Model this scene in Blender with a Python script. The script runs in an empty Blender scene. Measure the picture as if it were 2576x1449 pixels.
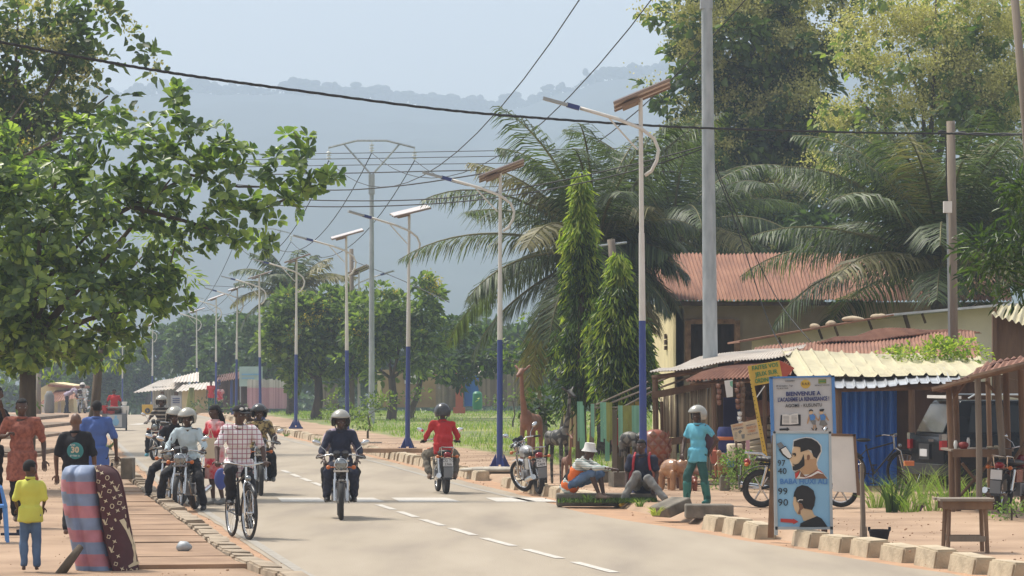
import bpy, bmesh, math, random
import numpy as np
from mathutils import Vector, Matrix, noise
random.seed(7); rng = np.random.default_rng(7)
S = bpy.context.scene
R = math.radians; PI = math.pi
# ---------------- camera ----------------
F, HY, CH = 8587.0, 940.0, 2.1          # focal length in picture units (2576 wide), horizon row, eye height
cam = bpy.data.objects.new('camera', bpy.data.cameras.new('camera'))
S.collection.objects.link(cam); S.camera = cam
cam.location = (0, 0, CH); cam.rotation_euler = (R(90), 0, 0)
cam.data.lens = 120; cam.data.sensor_width = 36
cam.data.shift_y = (HY-724.5)/2576; cam.data.clip_end = 9000; cam.data.clip_start = 1
# ---------------- light ----------------
SUN_EL, SUN_AZ = R(60), R(-52)        # azimuth from +Y towards +X ; sun stands to the left beyond the street
w = bpy.data.worlds.new('World'); S.world = w; w.use_nodes = True
nt = w.node_tree; bg = nt.nodes['Background']
sk = nt.nodes.new('ShaderNodeTexSky'); sk.sky_type = 'NISHITA'; sk.sun_disc = False
sk.sun_elevation = SUN_EL; sk.sun_rotation = SUN_AZ
sk.air_density = 1.0; sk.dust_density = 2.2; sk.ozone_density = 1.6
hs_ = nt.nodes.new('ShaderNodeHueSaturation'); hs_.inputs['Saturation'].default_value = .22; nt.links.new(sk.outputs[0], hs_.inputs['Color']); nt.links.new(hs_.outputs[0], bg.inputs[0]); bg.inputs[1].default_value = 0.15
sl = bpy.data.lights.new('sun', 'SUN'); sl.energy = 3.5; sl.angle = R(8); sl.color = (1.0, .93, .82)
so = bpy.data.objects.new('sun', sl); S.collection.objects.link(so)
sd = Vector((math.sin(SUN_AZ)*math.cos(SUN_EL), math.cos(SUN_AZ)*math.cos(SUN_EL), math.sin(SUN_EL)))
so.rotation_euler = sd.to_track_quat('Z', 'Y').to_euler(); so.location = (0, 0, 60)
S.view_settings.view_transform = 'Standard'; S.view_settings.look = 'None'
S.view_settings.exposure = 0.52; S.view_settings.gamma = 1
S.cycles.volume_bounces = 1; S.cycles.max_bounces = 8; S.cycles.transparent_max_bounces = 6
S.cycles.use_denoising = True
# ---------------- helpers ----------------
C = S.collection
def P(px, py, Y): return Vector(((px-1288)*Y/F, Y, CH-(py-HY)*Y/F))
def PX(px, Y): return (px-1288)*Y/F
def PZ(py, Y): return CH-(py-HY)*Y/F
M = {}
def mat(name, c, c2=None, rough=.8, metal=0, scale=6, bump=0, bscale=None, trans=0, island=0, detail=4, stretch=None, contrast=.5, spec=.5, c3=None, alpha=1):
    m = bpy.data.materials.new(name); m.use_nodes = True; M[name] = m
    n = m.node_tree; b = n.nodes['Principled BSDF']; L = n.links.new
    b.inputs['Roughness'].default_value = rough; b.inputs['Metallic'].default_value = metal
    b.inputs['Specular IOR Level'].default_value = spec
    if c2 is None: c2 = tuple(x*.78 for x in c)
    tc = n.nodes.new('ShaderNodeTexCoord'); mp = n.nodes.new('ShaderNodeMapping'); L(tc.outputs['Object'], mp.inputs[0])
    if stretch: mp.inputs['Scale'].default_value = stretch
    nz = n.nodes.new('ShaderNodeTexNoise'); nz.inputs['Scale'].default_value = scale; nz.inputs['Detail'].default_value = detail
    L(mp.outputs[0], nz.inputs[0])
    rp = n.nodes.new('ShaderNodeValToRGB'); rp.color_ramp.elements[0].position = .5-contrast*.35; rp.color_ramp.elements[1].position = .5+contrast*.35
    rp.color_ramp.elements[0].color = (*c2, 1); rp.color_ramp.elements[1].color = (*c, 1)
    if c3:
        e = rp.color_ramp.elements.new(.5); e.color = (*c3, 1)
    fac = nz.outputs[0]
    if island:
        g = n.nodes.new('ShaderNodeNewGeometry'); mx = n.nodes.new('ShaderNodeMix'); mx.inputs[0].default_value = island
        L(nz.outputs[0], mx.inputs[2]); L(g.outputs['Random Per Island'], mx.inputs[3]); fac = mx.outputs[0]
    L(fac, rp.inputs[0]); L(rp.outputs[0], b.inputs['Base Color'])
    if bump:
        bn = n.nodes.new('ShaderNodeBump'); bn.inputs['Strength'].default_value = bump; bn.inputs['Distance'].default_value = .02
        n2 = n.nodes.new('ShaderNodeTexNoise'); n2.inputs['Scale'].default_value = bscale or scale*4; n2.inputs['Detail'].default_value = 5
        L(mp.outputs[0], n2.inputs[0]); L(n2.outputs[0], bn.inputs['Height']); L(bn.outputs[0], b.inputs['Normal'])
    if trans:
        t = n.nodes.new('ShaderNodeBsdfTranslucent'); mxs = n.nodes.new('ShaderNodeMixShader'); mxs.inputs[0].default_value = trans
        gm = n.nodes.new('ShaderNodeMix'); gm.data_type = 'RGBA'; gm.blend_type = 'MULTIPLY'; gm.inputs[0].default_value = 1
        L(rp.outputs[0], gm.inputs[6]); gm.inputs[7].default_value = (1.9, 2.1, 1.0, 1); L(gm.outputs[2], t.inputs[0])
        L(b.outputs[0], mxs.inputs[1]); L(t.outputs[0], mxs.inputs[2]); L(mxs.outputs[0], n.nodes['Material Output'].inputs[0])
    if alpha < 1: b.inputs['Alpha'].default_value = alpha
    return m
def pmat(name, c, rough=.4, metal=0, **k): return mat(name, c, tuple(x*.88 for x in c), rough=rough, metal=metal, scale=3, **k)
class MB:
    def __init__(s): s.v = []; s.f = []; s.m = []; s.k = 0
    def add(s, vs, fs, T=None):
        o = len(s.v)
        for v in vs: s.v.append(tuple(T @ Vector(v)) if T is not None else tuple(v))
        for f in fs: s.f.append([i+o for i in f]); s.m.append(s.k)
        return s
    def box(s, c, d, T=None, rz=0):
        x, y, z = d[0]/2, d[1]/2, d[2]/2
        vs = [Vector((a*x, b*y, e*z)) for e in (-1, 1) for b in (-1, 1) for a in (-1, 1)]
        if rz: rm = Matrix.Rotation(rz, 3, 'Z'); vs = [rm @ v for v in vs]
        vs = [v+Vector(c) for v in vs]
        return s.add(vs, [(0, 2, 3, 1), (4, 5, 7, 6), (0, 1, 5, 4), (2, 6, 7, 3), (0, 4, 6, 2), (1, 3, 7, 5)], T)
    def hexa(s, b, t, T=None):           # bottom 4, top 4 (same winding ccw from above)
        return s.add(list(b)+list(t), [(3, 2, 1, 0), (4, 5, 6, 7), (0, 1, 5, 4), (1, 2, 6, 5), (2, 3, 7, 6), (3, 0, 4, 7)], T)
    def tube(s, pts, r, n=8, cap=True, T=None, flat=1):
        pts = [Vector(p) for p in pts]; m = len(pts)
        rr = r if isinstance(r, (list, tuple)) else [r]*m
        vs = []; prev = None
        for i, p in enumerate(pts):
            d = (pts[min(i+1, m-1)]-pts[max(i-1, 0)])
            d = d.normalized() if d.length > 1e-9 else Vector((0, 0, 1))
            if prev is None:
                a = Vector((0, 0, 1)) if abs(d.z) < .9 else Vector((1, 0, 0)); u = d.cross(a).normalized()
            else: u = (prev-d*prev.dot(d)); u = u.normalized() if u.length > 1e-6 else d.orthogonal().normalized()
            prev = u; v = d.cross(u)
            for k in range(n):
                t = 2*PI*k/n; vs.append(p+(u*math.cos(t)*flat+v*math.sin(t))*rr[i])
        fs = [(i*n+k, i*n+(k+1) % n, (i+1)*n+(k+1) % n, (i+1)*n+k) for i in range(m-1) for k in range(n)]
        if cap: fs += [tuple(range(n-1, -1, -1)), tuple(range((m-1)*n, m*n))]
        return s.add(vs, fs, T)
    def ball(s, c, r, nu=12, nv=8, T=None, Rm=None):
        if not isinstance(r, (list, tuple)): r = (r, r, r)
        vs = [Vector((0, 0, r[2]))]
        for j in range(1, nv):
            a = PI*j/nv
            for i in range(nu):
                t = 2*PI*i/nu; vs.append(Vector((r[0]*math.sin(a)*math.cos(t), r[1]*math.sin(a)*math.sin(t), r[2]*math.cos(a))))
        vs.append(Vector((0, 0, -r[2])))
        if Rm is not None: vs = [Rm @ v for v in vs]
        vs = [v+Vector(c) for v in vs]; e = len(vs)-1
        fs = [(0, 1+i, 1+(i+1) % nu) for i in range(nu)]
        for j in range(nv-2):
            o = 1+j*nu; fs += [(o+i, o+nu+i, o+nu+(i+1) % nu, o+(i+1) % nu) for i in range(nu)]
        o = 1+(nv-2)*nu; fs += [(e, o+(i+1) % nu, o+i) for i in range(nu)]
        return s.add(vs, fs, T)
    def lathe(s, prof, c=(0, 0, 0), n=16, T=None, Rm=None):
        vs = []
        for r, z in prof:
            for k in range(n):
                t = 2*PI*k/n; v = Vector((r*math.cos(t), r*math.sin(t), z))
                if Rm is not None: v = Rm @ v
                vs.append(v+Vector(c))
        m = len(prof)
        fs = [(i*n+k, i*n+(k+1) % n, (i+1)*n+(k+1) % n, (i+1)*n+k) for i in range(m-1) for k in range(n)]
        fs += [tuple(range(n-1, -1, -1)), tuple(range((m-1)*n, m*n))]
        return s.add(vs, fs, T)
    def torus(s, c, Rr, r, n=24, m=8, T=None, ax='X', wid=1):
        vs = []
        for i in range(n):
            a = 2*PI*i/n
            for k in range(m):
                t = 2*PI*k/m; q = Rr+r*math.cos(t); h = r*math.sin(t)*wid
                v = (h, q*math.cos(a), q*math.sin(a)) if ax == 'X' else ((q*math.cos(a), h, q*math.sin(a)) if ax == 'Y' else (q*math.cos(a), q*math.sin(a), h))
                vs.append(Vector(v)+Vector(c))
        fs = [(i*m+k, ((i+1) % n)*m+k, ((i+1) % n)*m+(k+1) % m, i*m+(k+1) % m) for i in range(n) for k in range(m)]
        return s.add(vs, fs, T)
    def prism(s, pts, off, T=None):
        pts = [Vector(p) for p in pts]; n = len(pts); off = Vector(off)
        return s.add(pts+[p+off for p in pts], [tuple(range(n-1, -1, -1)), tuple(range(n, 2*n))]+[(i, (i+1) % n, n+(i+1) % n, n+i) for i in range(n)], T)
    def corr(s, a, b, c, d, waves, amp, th=.004, nv=2, up=(0, 0, 1), seg=6, jit=0, rib=0):   # corrugated sheet: a-b eave (u), d-c ridge; ribs run a->d
        a, b, c, d = map(Vector, (a, b, c, d)); up = Vector(up); nu = int(waves*seg); vs = []
        for k in (0, 1):
            for j in range(nv+1):
                for i in range(nu+1):
                    u = i/nu; v = j/nv
                    p = (a.lerp(b, u)).lerp(d.lerp(c, u), v)
                    vs.append(p+up*(amp*(math.sin(2*PI*waves*u) if not rib else max(0, math.cos(2*PI*waves*u))**rib)-k*th+(noise.noise(p*.8)*jit if jit else 0)))
        N = (nu+1)*(nv+1); fs = []
        for j in range(nv):
            for i in range(nu):
                q = (j*(nu+1)+i, j*(nu+1)+i+1, (j+1)*(nu+1)+i+1, (j+1)*(nu+1)+i)
                fs.append(q); fs.append(tuple(x+N for x in reversed(q)))
        return s.add(vs, fs)
    def mesh(s, name, mats, smooth=None):
        me = bpy.data.meshes.new(name); me.from_pydata([tuple(v) for v in s.v], [], s.f); 
        for m in (mats if isinstance(mats, (list, tuple)) else [mats]): me.materials.append(M[m] if isinstance(m, str) else m)
        if any(s.m): me.polygons.foreach_set('material_index', s.m)
        if smooth:
            me.polygons.foreach_set('use_smooth', [True]*len(me.polygons))
            if smooth < 180: me.set_sharp_from_angle(angle=R(smooth))
        me.update(); return me
    def build(s, name, mats, parent=None, smooth=40, loc=None):
        o = bpy.data.objects.new(name, s.mesh(name, mats, smooth)); C.objects.link(o)
        if parent is not None: o.parent = parent
        if loc is not None: o.location = loc
        return o
def tag(o, label=None, cat=None, group=None, kind=None):
    if label: o['label'] = label
    if cat: o['category'] = cat
    if group: o['group'] = group
    if kind: o['kind'] = kind
    return o
def thing(name, label, cat, loc=(0, 0, 0), rz=0, group=None):
    o = bpy.data.objects.new(name, None); C.objects.link(o); o.location = loc; o.rotation_euler = (0, 0, rz); o.empty_display_size = .1
    return tag(o, label, cat, group)
KIDS = {}
def kids(o): return [c for c in o.children]
def dup(o, loc=None, rz=None, label=None, parent=None, scale=None):
    c = o.copy(); C.objects.link(c)
    if parent is not None: c.parent = parent
    if loc is not None: c.location = loc
    if rz is not None: c.rotation_euler = (0, 0, rz)
    if label: c['label'] = label
    if scale: c.scale = (scale,)*3
    for ch in kids(o): dup(ch, parent=c)
    return c
def npmesh(name, V, faces, m, parent=None, smooth=False):      # faces: (n,k) int array
    me = bpy.data.meshes.new(name); k = faces.shape[1]; n = len(faces)
    me.vertices.add(len(V)); me.vertices.foreach_set('co', V.astype(np.float32).ravel())
    me.loops.add(n*k); me.loops.foreach_set('vertex_index', faces.astype(np.int32).ravel())
    me.polygons.add(n); me.polygons.foreach_set('loop_start', (np.arange(n)*k).astype(np.int32))
    me.update(calc_edges=True); me.materials.append(M[m])
    if smooth: me.polygons.foreach_set('use_smooth', [True]*n)
    o = bpy.data.objects.new(name, me); C.objects.link(o)
    if parent is not None: o.parent = parent
    return o
def unit(a): return a/np.maximum(np.linalg.norm(a, axis=1, keepdims=True), 1e-9)
def leafmesh(name, pos, dr, nrm, ln, wd, m, parent=None, shape='six', fold=.15):
    """pos: base points, dr: direction of leaf, nrm: rough normal; one island per leaf"""
    pos, dr = np.asarray(pos), unit(np.asarray(dr)); sd_ = unit(np.cross(dr, nrm)); up = unit(np.cross(sd_, dr)); n = len(pos)
    ln = np.broadcast_to(np.asarray(ln, float), (n,))[:, None]; wd = np.broadcast_to(np.asarray(wd, float), (n,))[:, None]
    if shape == 'quad':
        V = np.stack([pos, pos+dr*ln*.5+sd_*wd*.5, pos+dr*ln-up*ln*.1, pos+dr*ln*.5-sd_*wd*.5], 1).reshape(-1, 3)
        Fc = np.arange(n*4).reshape(n, 4)
    else:
        w1, w2, a1, a2 = (.62, .9, .35, .78) if shape == 'obov' else (.8, .7, .3, .68)
        V = np.stack([pos, pos+dr*ln*a1+sd_*wd*.5*w1+up*wd*fold, pos+dr*ln*a2+sd_*wd*.5*w2+up*wd*fold, pos+dr*ln-up*ln*.08,
                      pos+dr*ln*a2-sd_*wd*.5*w2+up*wd*fold, pos+dr*ln*a1-sd_*wd*.5*w1+up*wd*fold], 1).reshape(-1, 3)
        b = np.arange(n)[:, None]*6
        Fc = np.concatenate([b+np.array([0, 1, 2, 3]), b+np.array([0, 3, 4, 5])], 0)
    return npmesh(name, V, Fc, m, parent)
def text(s, size, m, parent, loc, rot=(R(90), 0, 0), align='CENTER', name='lettering', sx=1, bold=0, ext=.002, spacing=1):
    cu = bpy.data.curves.new('t', 'FONT'); cu.body = s; cu.size = size; cu.align_x = align; cu.align_y = 'CENTER'; cu.extrude = ext; cu.offset = bold; cu.resolution_u = 2
    cu.space_character = spacing
    o = bpy.data.objects.new('t', cu); TS.collection.objects.link(o)
    me = bake(o); bpy.data.objects.remove(o)
    me.materials.clear(); me.materials.append(M[m])
    q = bpy.data.objects.new(name, me); C.objects.link(q); q.parent = parent; q.location = loc; q.rotation_euler = rot; q.scale = (sx, 1, 1)
    return q
TS = bpy.data.scenes.new('workshop_bench')       # scratch scene for baking modifiers, removed at the end
def bake(o): TS.view_layers[0].update(); return bpy.data.meshes.new_from_object(o.evaluated_get(TS.view_layers[0].depsgraph))
def ruffle(me, f):
    n = len(me.vertices); co = np.empty(n*3, np.float32); no = np.empty(n*3, np.float32); me.vertices.foreach_get('co', co); me.vertices.foreach_get('normal', no); co = co.reshape(-1, 3); no = no.reshape(-1, 3)
    d = np.array([f(Vector(c)) for c in co.tolist()])[:, None]; me.vertices.foreach_set('co', (co+no*d).astype(np.float32).ravel()); me.update()
def remesh(mb, voxel=.014, it=3, name='body'):
    me = mb.mesh('tmp', [list(M.values())[0]]); o = bpy.data.objects.new('tmp', me); TS.collection.objects.link(o)
    a = o.modifiers.new('r', 'REMESH'); a.mode = 'VOXEL'; a.voxel_size = voxel; a.use_smooth_shade = True
    b = o.modifiers.new('s', 'SMOOTH'); b.factor = .5; b.iterations = it
    out = bake(o)
    bpy.data.objects.remove(o); bpy.data.meshes.remove(me); return out
# ---------------- basic materials ----------------
mat('asphalt', (.385, .325, .25), (.27, .225, .175), rough=.9, scale=1.1, bump=.25, bscale=60, detail=10, c3=(.34, .285, .215), stretch=(1, .16, 1), contrast=.6)
mat('laterite', (.42, .29, .19), (.27, .18, .12), rough=.95, scale=.7, bump=.6, bscale=9, detail=9, c3=(.36, .225, .14))
mat('red_dust', (.48, .29, .17), (.36, .22, .135), rough=.95, scale=2.2, bump=.4, bscale=20, detail=6)
mat('kerb_concrete', (.56, .46, .32), (.36, .29, .20), rough=.9, scale=5, bump=.5, bscale=25, detail=6)
mat('old_concrete', (.22, .19, .15), (.10, .09, .07), rough=.95, scale=4, bump=.5, bscale=20, detail=6)
mat('paint_white', (.62, .59, .53), (.42, .38, .33), rough=.8, scale=9, detail=8, contrast=.6)
mat('paint_faded', (.40, .37, .32), (.27, .24, .2), rough=.8, scale=9, detail=8, contrast=.6)
mat('slab', (.40, .26, .165), (.23, .145, .09), rough=.95, scale=1.6, bump=.7, bscale=9, detail=10, contrast=.6)
mat('dark_gap', (.03, .025, .02), rough=1)
# ground colouring: laterite near the street, green on the open field, by world position
g = mat('ground', (.45, .31, .205), (.27, .175, .11), rough=.95, scale=.55, bump=.9, bscale=5, detail=12, c3=(.38, .255, .165), contrast=.5)
def field_mask(m, c_g1, c_g2):
    n = m.node_tree; L = n.links.new; b = n.nodes['Principled BSDF']
    at_ = n.nodes.new('ShaderNodeAttribute'); at_.attribute_name = 'green'
    nz = n.nodes.new('ShaderNodeTexNoise'); nz.inputs['Scale'].default_value = .45; nz.inputs['Detail'].default_value = 8
    gz = n.nodes.new('ShaderNodeNewGeometry'); L(gz.outputs['Position'], nz.inputs[0])
    rp = n.nodes.new('ShaderNodeValToRGB'); rp.color_ramp.elements[0].position = .38; rp.color_ramp.elements[1].position = .62
    rp.color_ramp.elements[0].color = (*c_g1, 1); rp.color_ramp.elements[1].color = (*c_g2, 1); L(nz.outputs[0], rp.inputs[0])
    ad = n.nodes.new('ShaderNodeMath'); ad.operation = 'ADD'; L(at_.outputs['Fac'], ad.inputs[0])
    ml = n.nodes.new('ShaderNodeMath'); ml.operation = 'MULTIPLY_ADD'; L(nz.outputs[0], ml.inputs[0]); ml.inputs[1].default_value = .9; ml.inputs[2].default_value = -.45
    L(ml.outputs[0], ad.inputs[1])
    r2 = n.nodes.new('ShaderNodeValToRGB'); r2.color_ramp.elements[0].position = .42; r2.color_ramp.elements[1].position = .58; L(ad.outputs[0], r2.inputs[0])
    mx = n.nodes.new('ShaderNodeMix'); mx.data_type = 'RGBA'; L(r2.outputs[0], mx.inputs[0])
    L(b.inputs['Base Color'].links[0].from_socket, mx.inputs[6]); L(rp.outputs[0], mx.inputs[7]); L(mx.outputs[2], b.inputs['Base Color'])
field_mask(g, (.11, .15, .045), (.27, .27, .09))
# ---------------- road plan ----------------
_RY = [-60, 20, 30, 35.5, 39.6, 43.45, 48.7, 53, 58.2, 63.9, 77.7, 92.5, 116, 132, 150, 169, 188, 207, 226, 245, 300, 400]
_RX = [31, 9, 6.35, 4.93, 3.98, 3.1, 2.15, 1.5, .62, -.28, -2.1, -4.2, -7.6, -9.7, -12.2, -14.9, -17.5, -20.8, -24.8, -29, -43, -72]
_LY = [-60, 20, 30, 35.4, 53, 65.6, 82, 120, 150, 180, 207, 226, 245, 300, 400]
_LX = [22, 1, -1.35, -2.6, -5.3, -7.17, -9.5, -14.7, -18.4, -21.8, -26.2, -30.5, -35, -49, -80]
def sm(Y, ys, xs): return float(np.mean([np.interp(Y+d, ys, xs) for d in (-4, -2, 0, 2, 4)])) if Y > 60 else float(np.interp(Y, ys, xs))
def RE(Y): return sm(Y, _RY, _RX)
def LE(Y): return sm(Y, _LY, _LX)
def GZ(Y):
    if Y < 165: return 0.0
    if Y < 195: return -.018*(Y-165)**2/60
    return -.27-.018*(Y-195) if Y < 420 else -4.32-.002*(Y-420)
YS = list(np.arange(-50, 30, 8))+list(np.arange(30, 130, 1.0))+list(np.arange(130, 260, 4.))+list(np.arange(260, 460, 20.))+[500, 700, 1000, 1500, 2200, 3100]
def kerb_gap(Y): return 46.6 < Y < 53.9 or 42.0 < Y < 43.2 or 64.3 < Y < 66.5
# ground sheet
vs, fs, gr = [], [], []
offs = [-22, -14, -9, -6, -4, -2.6, -1.6, -.9, -.28, -.24]
roff = [.26, .42, 1, 2, 3, 4.2, 5.5, 7, 9, 12, 16, 22, 34]
for Y in YS:
    l, r, z = LE(min(Y, 420)), RE(min(Y, 420)), GZ(Y)
    row = [(-840, z, .7), (-300, z, .8), (-120, z, .8)]
    for o in offs:
        zz = z+(.12 if o < -.25 else -.03)
        g_ = .0 if o > -9 else (.35 if o > -16 else .9)
        if o < -2 and Y < 170: zz += noise.noise(Vector((o*.7, Y*.12, 3)))*.05
        if Y > 150 and o < -5: g_ = .6
        row.append((l+o, zz, g_))
    for o in roff:
        zz = z+(.10 if o > .4 else -.03)
        g_ = 0
        if Y > 64 and o > 2.8: g_ = .6 if o < 5 else 1
        if Y > 130 and o > 2: g_ = 1
        if o > 1: zz += noise.noise(Vector((o*.7, Y*.15, 9)))*.04
        row.append((r+o, zz, g_))
    row += [(max(r+60, 140), z, .8), (420, z, .8), (840, z, .8)]
    for x, zz, g_ in row: vs.append((x, Y, zz)); gr.append(g_)
nr = len(row)
fs = [(j*nr+i, j*nr+i+1, (j+1)*nr+i+1, (j+1)*nr+i) for j in range(len(YS)-1) for i in range(nr-1)]
mb = MB(); mb.add(vs, fs); gnd = mb.build('ground', 'ground', smooth=180); tag(gnd, kind='structure')
a_ = gnd.data.attributes.new('green', 'FLOAT', 'POINT'); a_.data.foreach_set('value', gr)
def strip(name, m, fa, fb, y0, y1, z, dy=1.0, n=4, kind='structure'):
    mb = MB(); ys = list(np.arange(y0, y1, dy))+[y1]; vs = []
    for Y in ys:
        a, b = fa(Y), fb(Y)
        for i in range(n+1): vs.append((a+(b-a)*i/n, Y, GZ(Y)+z))
    fs = [(j*(n+1)+i, j*(n+1)+i+1, (j+1)*(n+1)+i+1, (j+1)*(n+1)+i) for j in range(len(ys)-1) for i in range(n)]
    mb.add(vs, fs); return tag(mb.build(name, m, smooth=180), kind=kind)
bulge = lambda Y: .28+.35*math.exp(-((Y-52)/4.5)**2)+noise.noise(Vector((Y*.6, 1, 1)))*.08
road = strip('road', 'asphalt', lambda Y: LE(Y)+.35+noise.noise(Vector((Y*.5, 5, 1)))*.08, lambda Y: RE(Y)-bulge(Y), -50, 400, 0, n=6)
strip('gutter_dust', 'red_dust', lambda Y: LE(Y)-.2, lambda Y: LE(Y)+.7+.1*noise.noise(Vector((Y*.9, 7, 2))), -50, 260, -.006)
strip('gutter_dust', 'red_dust', lambda Y: RE(Y)-1, lambda Y: RE(Y)+.3, -50, 260, -.010)
# faded edge lines
strip('edge_line', 'paint_faded', lambda Y: LE(Y)+.42, lambda Y: LE(Y)+.54, 30, 200, .005, n=1)
strip('edge_line', 'paint_faded', lambda Y: RE(Y)-.72, lambda Y: RE(Y)-.60, 56, 200, .005, n=1)
# centre dashes
cen = lambda Y: (LE(Y)+RE(Y))/2+.02
def along(f, Y, d): return Vector((f(Y+d)-f(Y-d), 2*d, 0)).normalized()
mb = MB()
for k in range(60):
    y0 = 33.2+k*2.78; y1 = y0+2.0
    if 55.6 < y1 < 60: continue
    if 71.5 < y0 < 96 and k % 2: continue
    for (ya, yb) in ((y0, y1),):
        mb.add([(cen(ya)-.06, ya, GZ(ya)+.006), (cen(ya)+.06, ya, GZ(ya)+.006), (cen(yb)+.06, yb, GZ(yb)+.006), (cen(yb)-.06, yb, GZ(yb)+.006)], [(0, 1, 2, 3)])
tag(mb.build('road_marking', 'paint_white'), kind='structure')
mb = MB()
for (p0, p1) in ((705, 800), (880, 940), (997, 1128), (1238, 1372)):
    a = PX(p0, 56.7); b = PX(p1, 56.7)
    mb.add([(a+.08, 55.9, .005), (b+.22, 55.9, .005), (b-.05, 57.7, .005), (a-.12, 57.7, .005)], [(0, 1, 2, 3)])
mb.add([(PX(335, 142), 140, .006), (PX(366, 142), 140, .006), (PX(366, 142), 144, .006), (PX(335, 142), 144, .006)], [(0, 1, 2, 3)])
tag(mb.build('zebra_marking', 'paint_white'), kind='structure')
# kerb stones
mat('kerb_worn', (.40, .32, .23), (.24, .19, .14), rough=.95, scale=4, bump=.6, bscale=22, detail=7)
def kerb_mesh(m='kerb_concrete'):
    b = bmesh.new(); bmesh.ops.create_cube(b, size=1); bmesh.ops.scale(b, vec=(.3, .78, .28), verts=b.verts)
    for v in b.verts:
        if v.co.z > 0 and v.co.x < 0: v.co.x += .05
    bmesh.ops.bevel(b, geom=b.edges[:], offset=.02, segments=2, affect='EDGES')
    me = bpy.data.meshes.new('kerb_stone'); b.to_mesh(me); b.free(); me.materials.append(M[m]); return me
KM = kerb_mesh(); KW = kerb_mesh('kerb_worn')
def kerbs(f, side, y0, y1, label, group):
    y = y0
    while y < y1:
        if not (side > 0 and kerb_gap(y)):
            o = bpy.data.objects.new('kerb_stone', KM if side > 0 else KW); C.objects.link(o); d = along(f, y, .5)
            o.location = (f(y)+side*.12, y, GZ(y)+.05+random.uniform(-.022, .012)); o.scale = (1 if side > 0 else -1, random.uniform(.94, 1.04), 1)
            o.rotation_euler = (random.uniform(-.03, .03), random.uniform(-.05, .05), math.atan2(-d.x, d.y)+random.uniform(-.06, .06))
            tag(o, label, 'kerb stone', group)
        y += 1.08 if side > 0 else (1.0 if y > 40 else .92)
kerbs(RE, 1, 33, 165, 'pale concrete kerb stone in the spaced row edging the right side of the road', 'kerb stones along the right side of the road')
kerbs(LE, -1, 31.5, 120, 'worn concrete kerb stone in the close row edging the left side of the road', 'kerb stones along the left side of the road')
# drain slabs on the left pavement with dark joints
mb = MB()
for k in range(16):
    y = 34.6+k*1.55; l = LE(y)
    mb.box((l-1.05, y+.76, .135), (1.25, 1.36 if k % 2 else 1.52, .05+random.uniform(-.012, .012)), rz=random.uniform(-.02, .02)-math.atan2(LE(y+1)-LE(y), 1)+0.0)
tag(mb.build('drain_cover', 'slab'), kind='structure')
strip('drain', 'dark_gap', lambda Y: LE(Y)-1.62, lambda Y: LE(Y)-.5, 35.2, 59, .138, n=1)
# hills
mat('hill_forest', (.03, .045, .045), (.018, .03, .03), rough=1, scale=.02, detail=8)
ridge = [(-600, 250), (0, 245), (440, 238), (560, 232), (640, 238), (700, 234), (860, 246), (1000, 262), (1100, 276), (1240, 281), (1330, 262), (1400, 240), (1500, 212), (1620, 188), (1760, 165), (2000, 150), (2576, 120), (3200, 150)]
def hill(name, Y0, Y1, prof, dz, seed):
    vs = []; nu, nv = 260, 26; prof = np.array(prof)
    for j in range(nv+1):
        t = j/nv; Y = Y0+(Y1-Y0)*t
        for i in range(nu+1):
            px = -1100+4800*i/nu; top = PZ(np.interp(px, prof[:, 0], prof[:, 1]), Y1)+dz
            h = -10+(top+10)*(t**.8); X = PX(px, Y1)*(.55+.45*t)
            h += noise.fractal(Vector((X*.012, Y*.012, seed)), 1, 2, 5)*14*math.sin(PI*min(t, .98))**.7
            if t > .85: h += noise.noise(Vector((X*.05, seed, 4)))*3
            vs.append((X, Y, h))
    for i in range(nu+1): vs.append((vs[nv*(nu+1)+i][0], Y1+150, -20))
    fs = [(j*(nu+1)+i, j*(nu+1)+i+1, (j+1)*(nu+1)+i+1, (j+1)*(nu+1)+i) for j in range(nv+1) for i in range(nu)]
    m = MB(); m.add(vs, fs); return tag(m.build(name, 'hill_forest', smooth=180), kind='structure'), vs[nv*(nu+1):(nv+1)*(nu+1)]
hl, ridgev = hill('hills', 1250, 2700, ridge, 0, 2)
mb = MB(); rnd = random.Random(3)
for i, v in enumerate(ridgev):
    px = -1100+4800*i/260
    for q in range(3):
        big = rnd.random()**3
        if any(abs(px-c) < wv for c, wv in ((870, 40), (960, 30), (1225, 70), (1560, 60), (740, 30), (1100, 25))): big = max(big, .7*rnd.random()+.3)
        r = 2.5+7*big; x = v[0]+rnd.uniform(-4, 4)
        for k in range(5):
            mb.ball((x+rnd.uniform(-1, 1)*r*.9, v[1]+rnd.uniform(-4, 4), v[2]+r*rnd.uniform(.2, 1.1)), (r*rnd.uniform(.3, .6), r*.5, r*rnd.uniform(.25, .45)), 6, 5)
        mb.tube([(x, v[1], v[2]-4), (x, v[1], v[2]+r*.6)], .5, 4)
tag(mb.build('ridge_forest', 'hill_forest', smooth=180), 'hazy forest trees standing along the ridge of the hills', 'forest', kind='stuff')
# air
hz = bpy.data.materials.new('haze'); hz.use_nodes = True; n = hz.node_tree; n.nodes.remove(n.nodes['Principled BSDF'])
pv = n.nodes.new('ShaderNodeVolumePrincipled'); pv.inputs['Color'].default_value = (.57, .685, .86, 1); pv.inputs['Density'].default_value = .00062
pv.inputs['Anisotropy'].default_value = .2
n.links.new(pv.outputs[0], n.nodes['Material Output'].inputs['Volume'])
mb = MB(); mb.box((0, 1540, 165), (1760, 3260, 400)); M['haze'] = hz
tag(mb.build('haze', 'haze', smooth=None), 'pale blue haze lying between the street and the hills', 'haze', kind='stuff')
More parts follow.
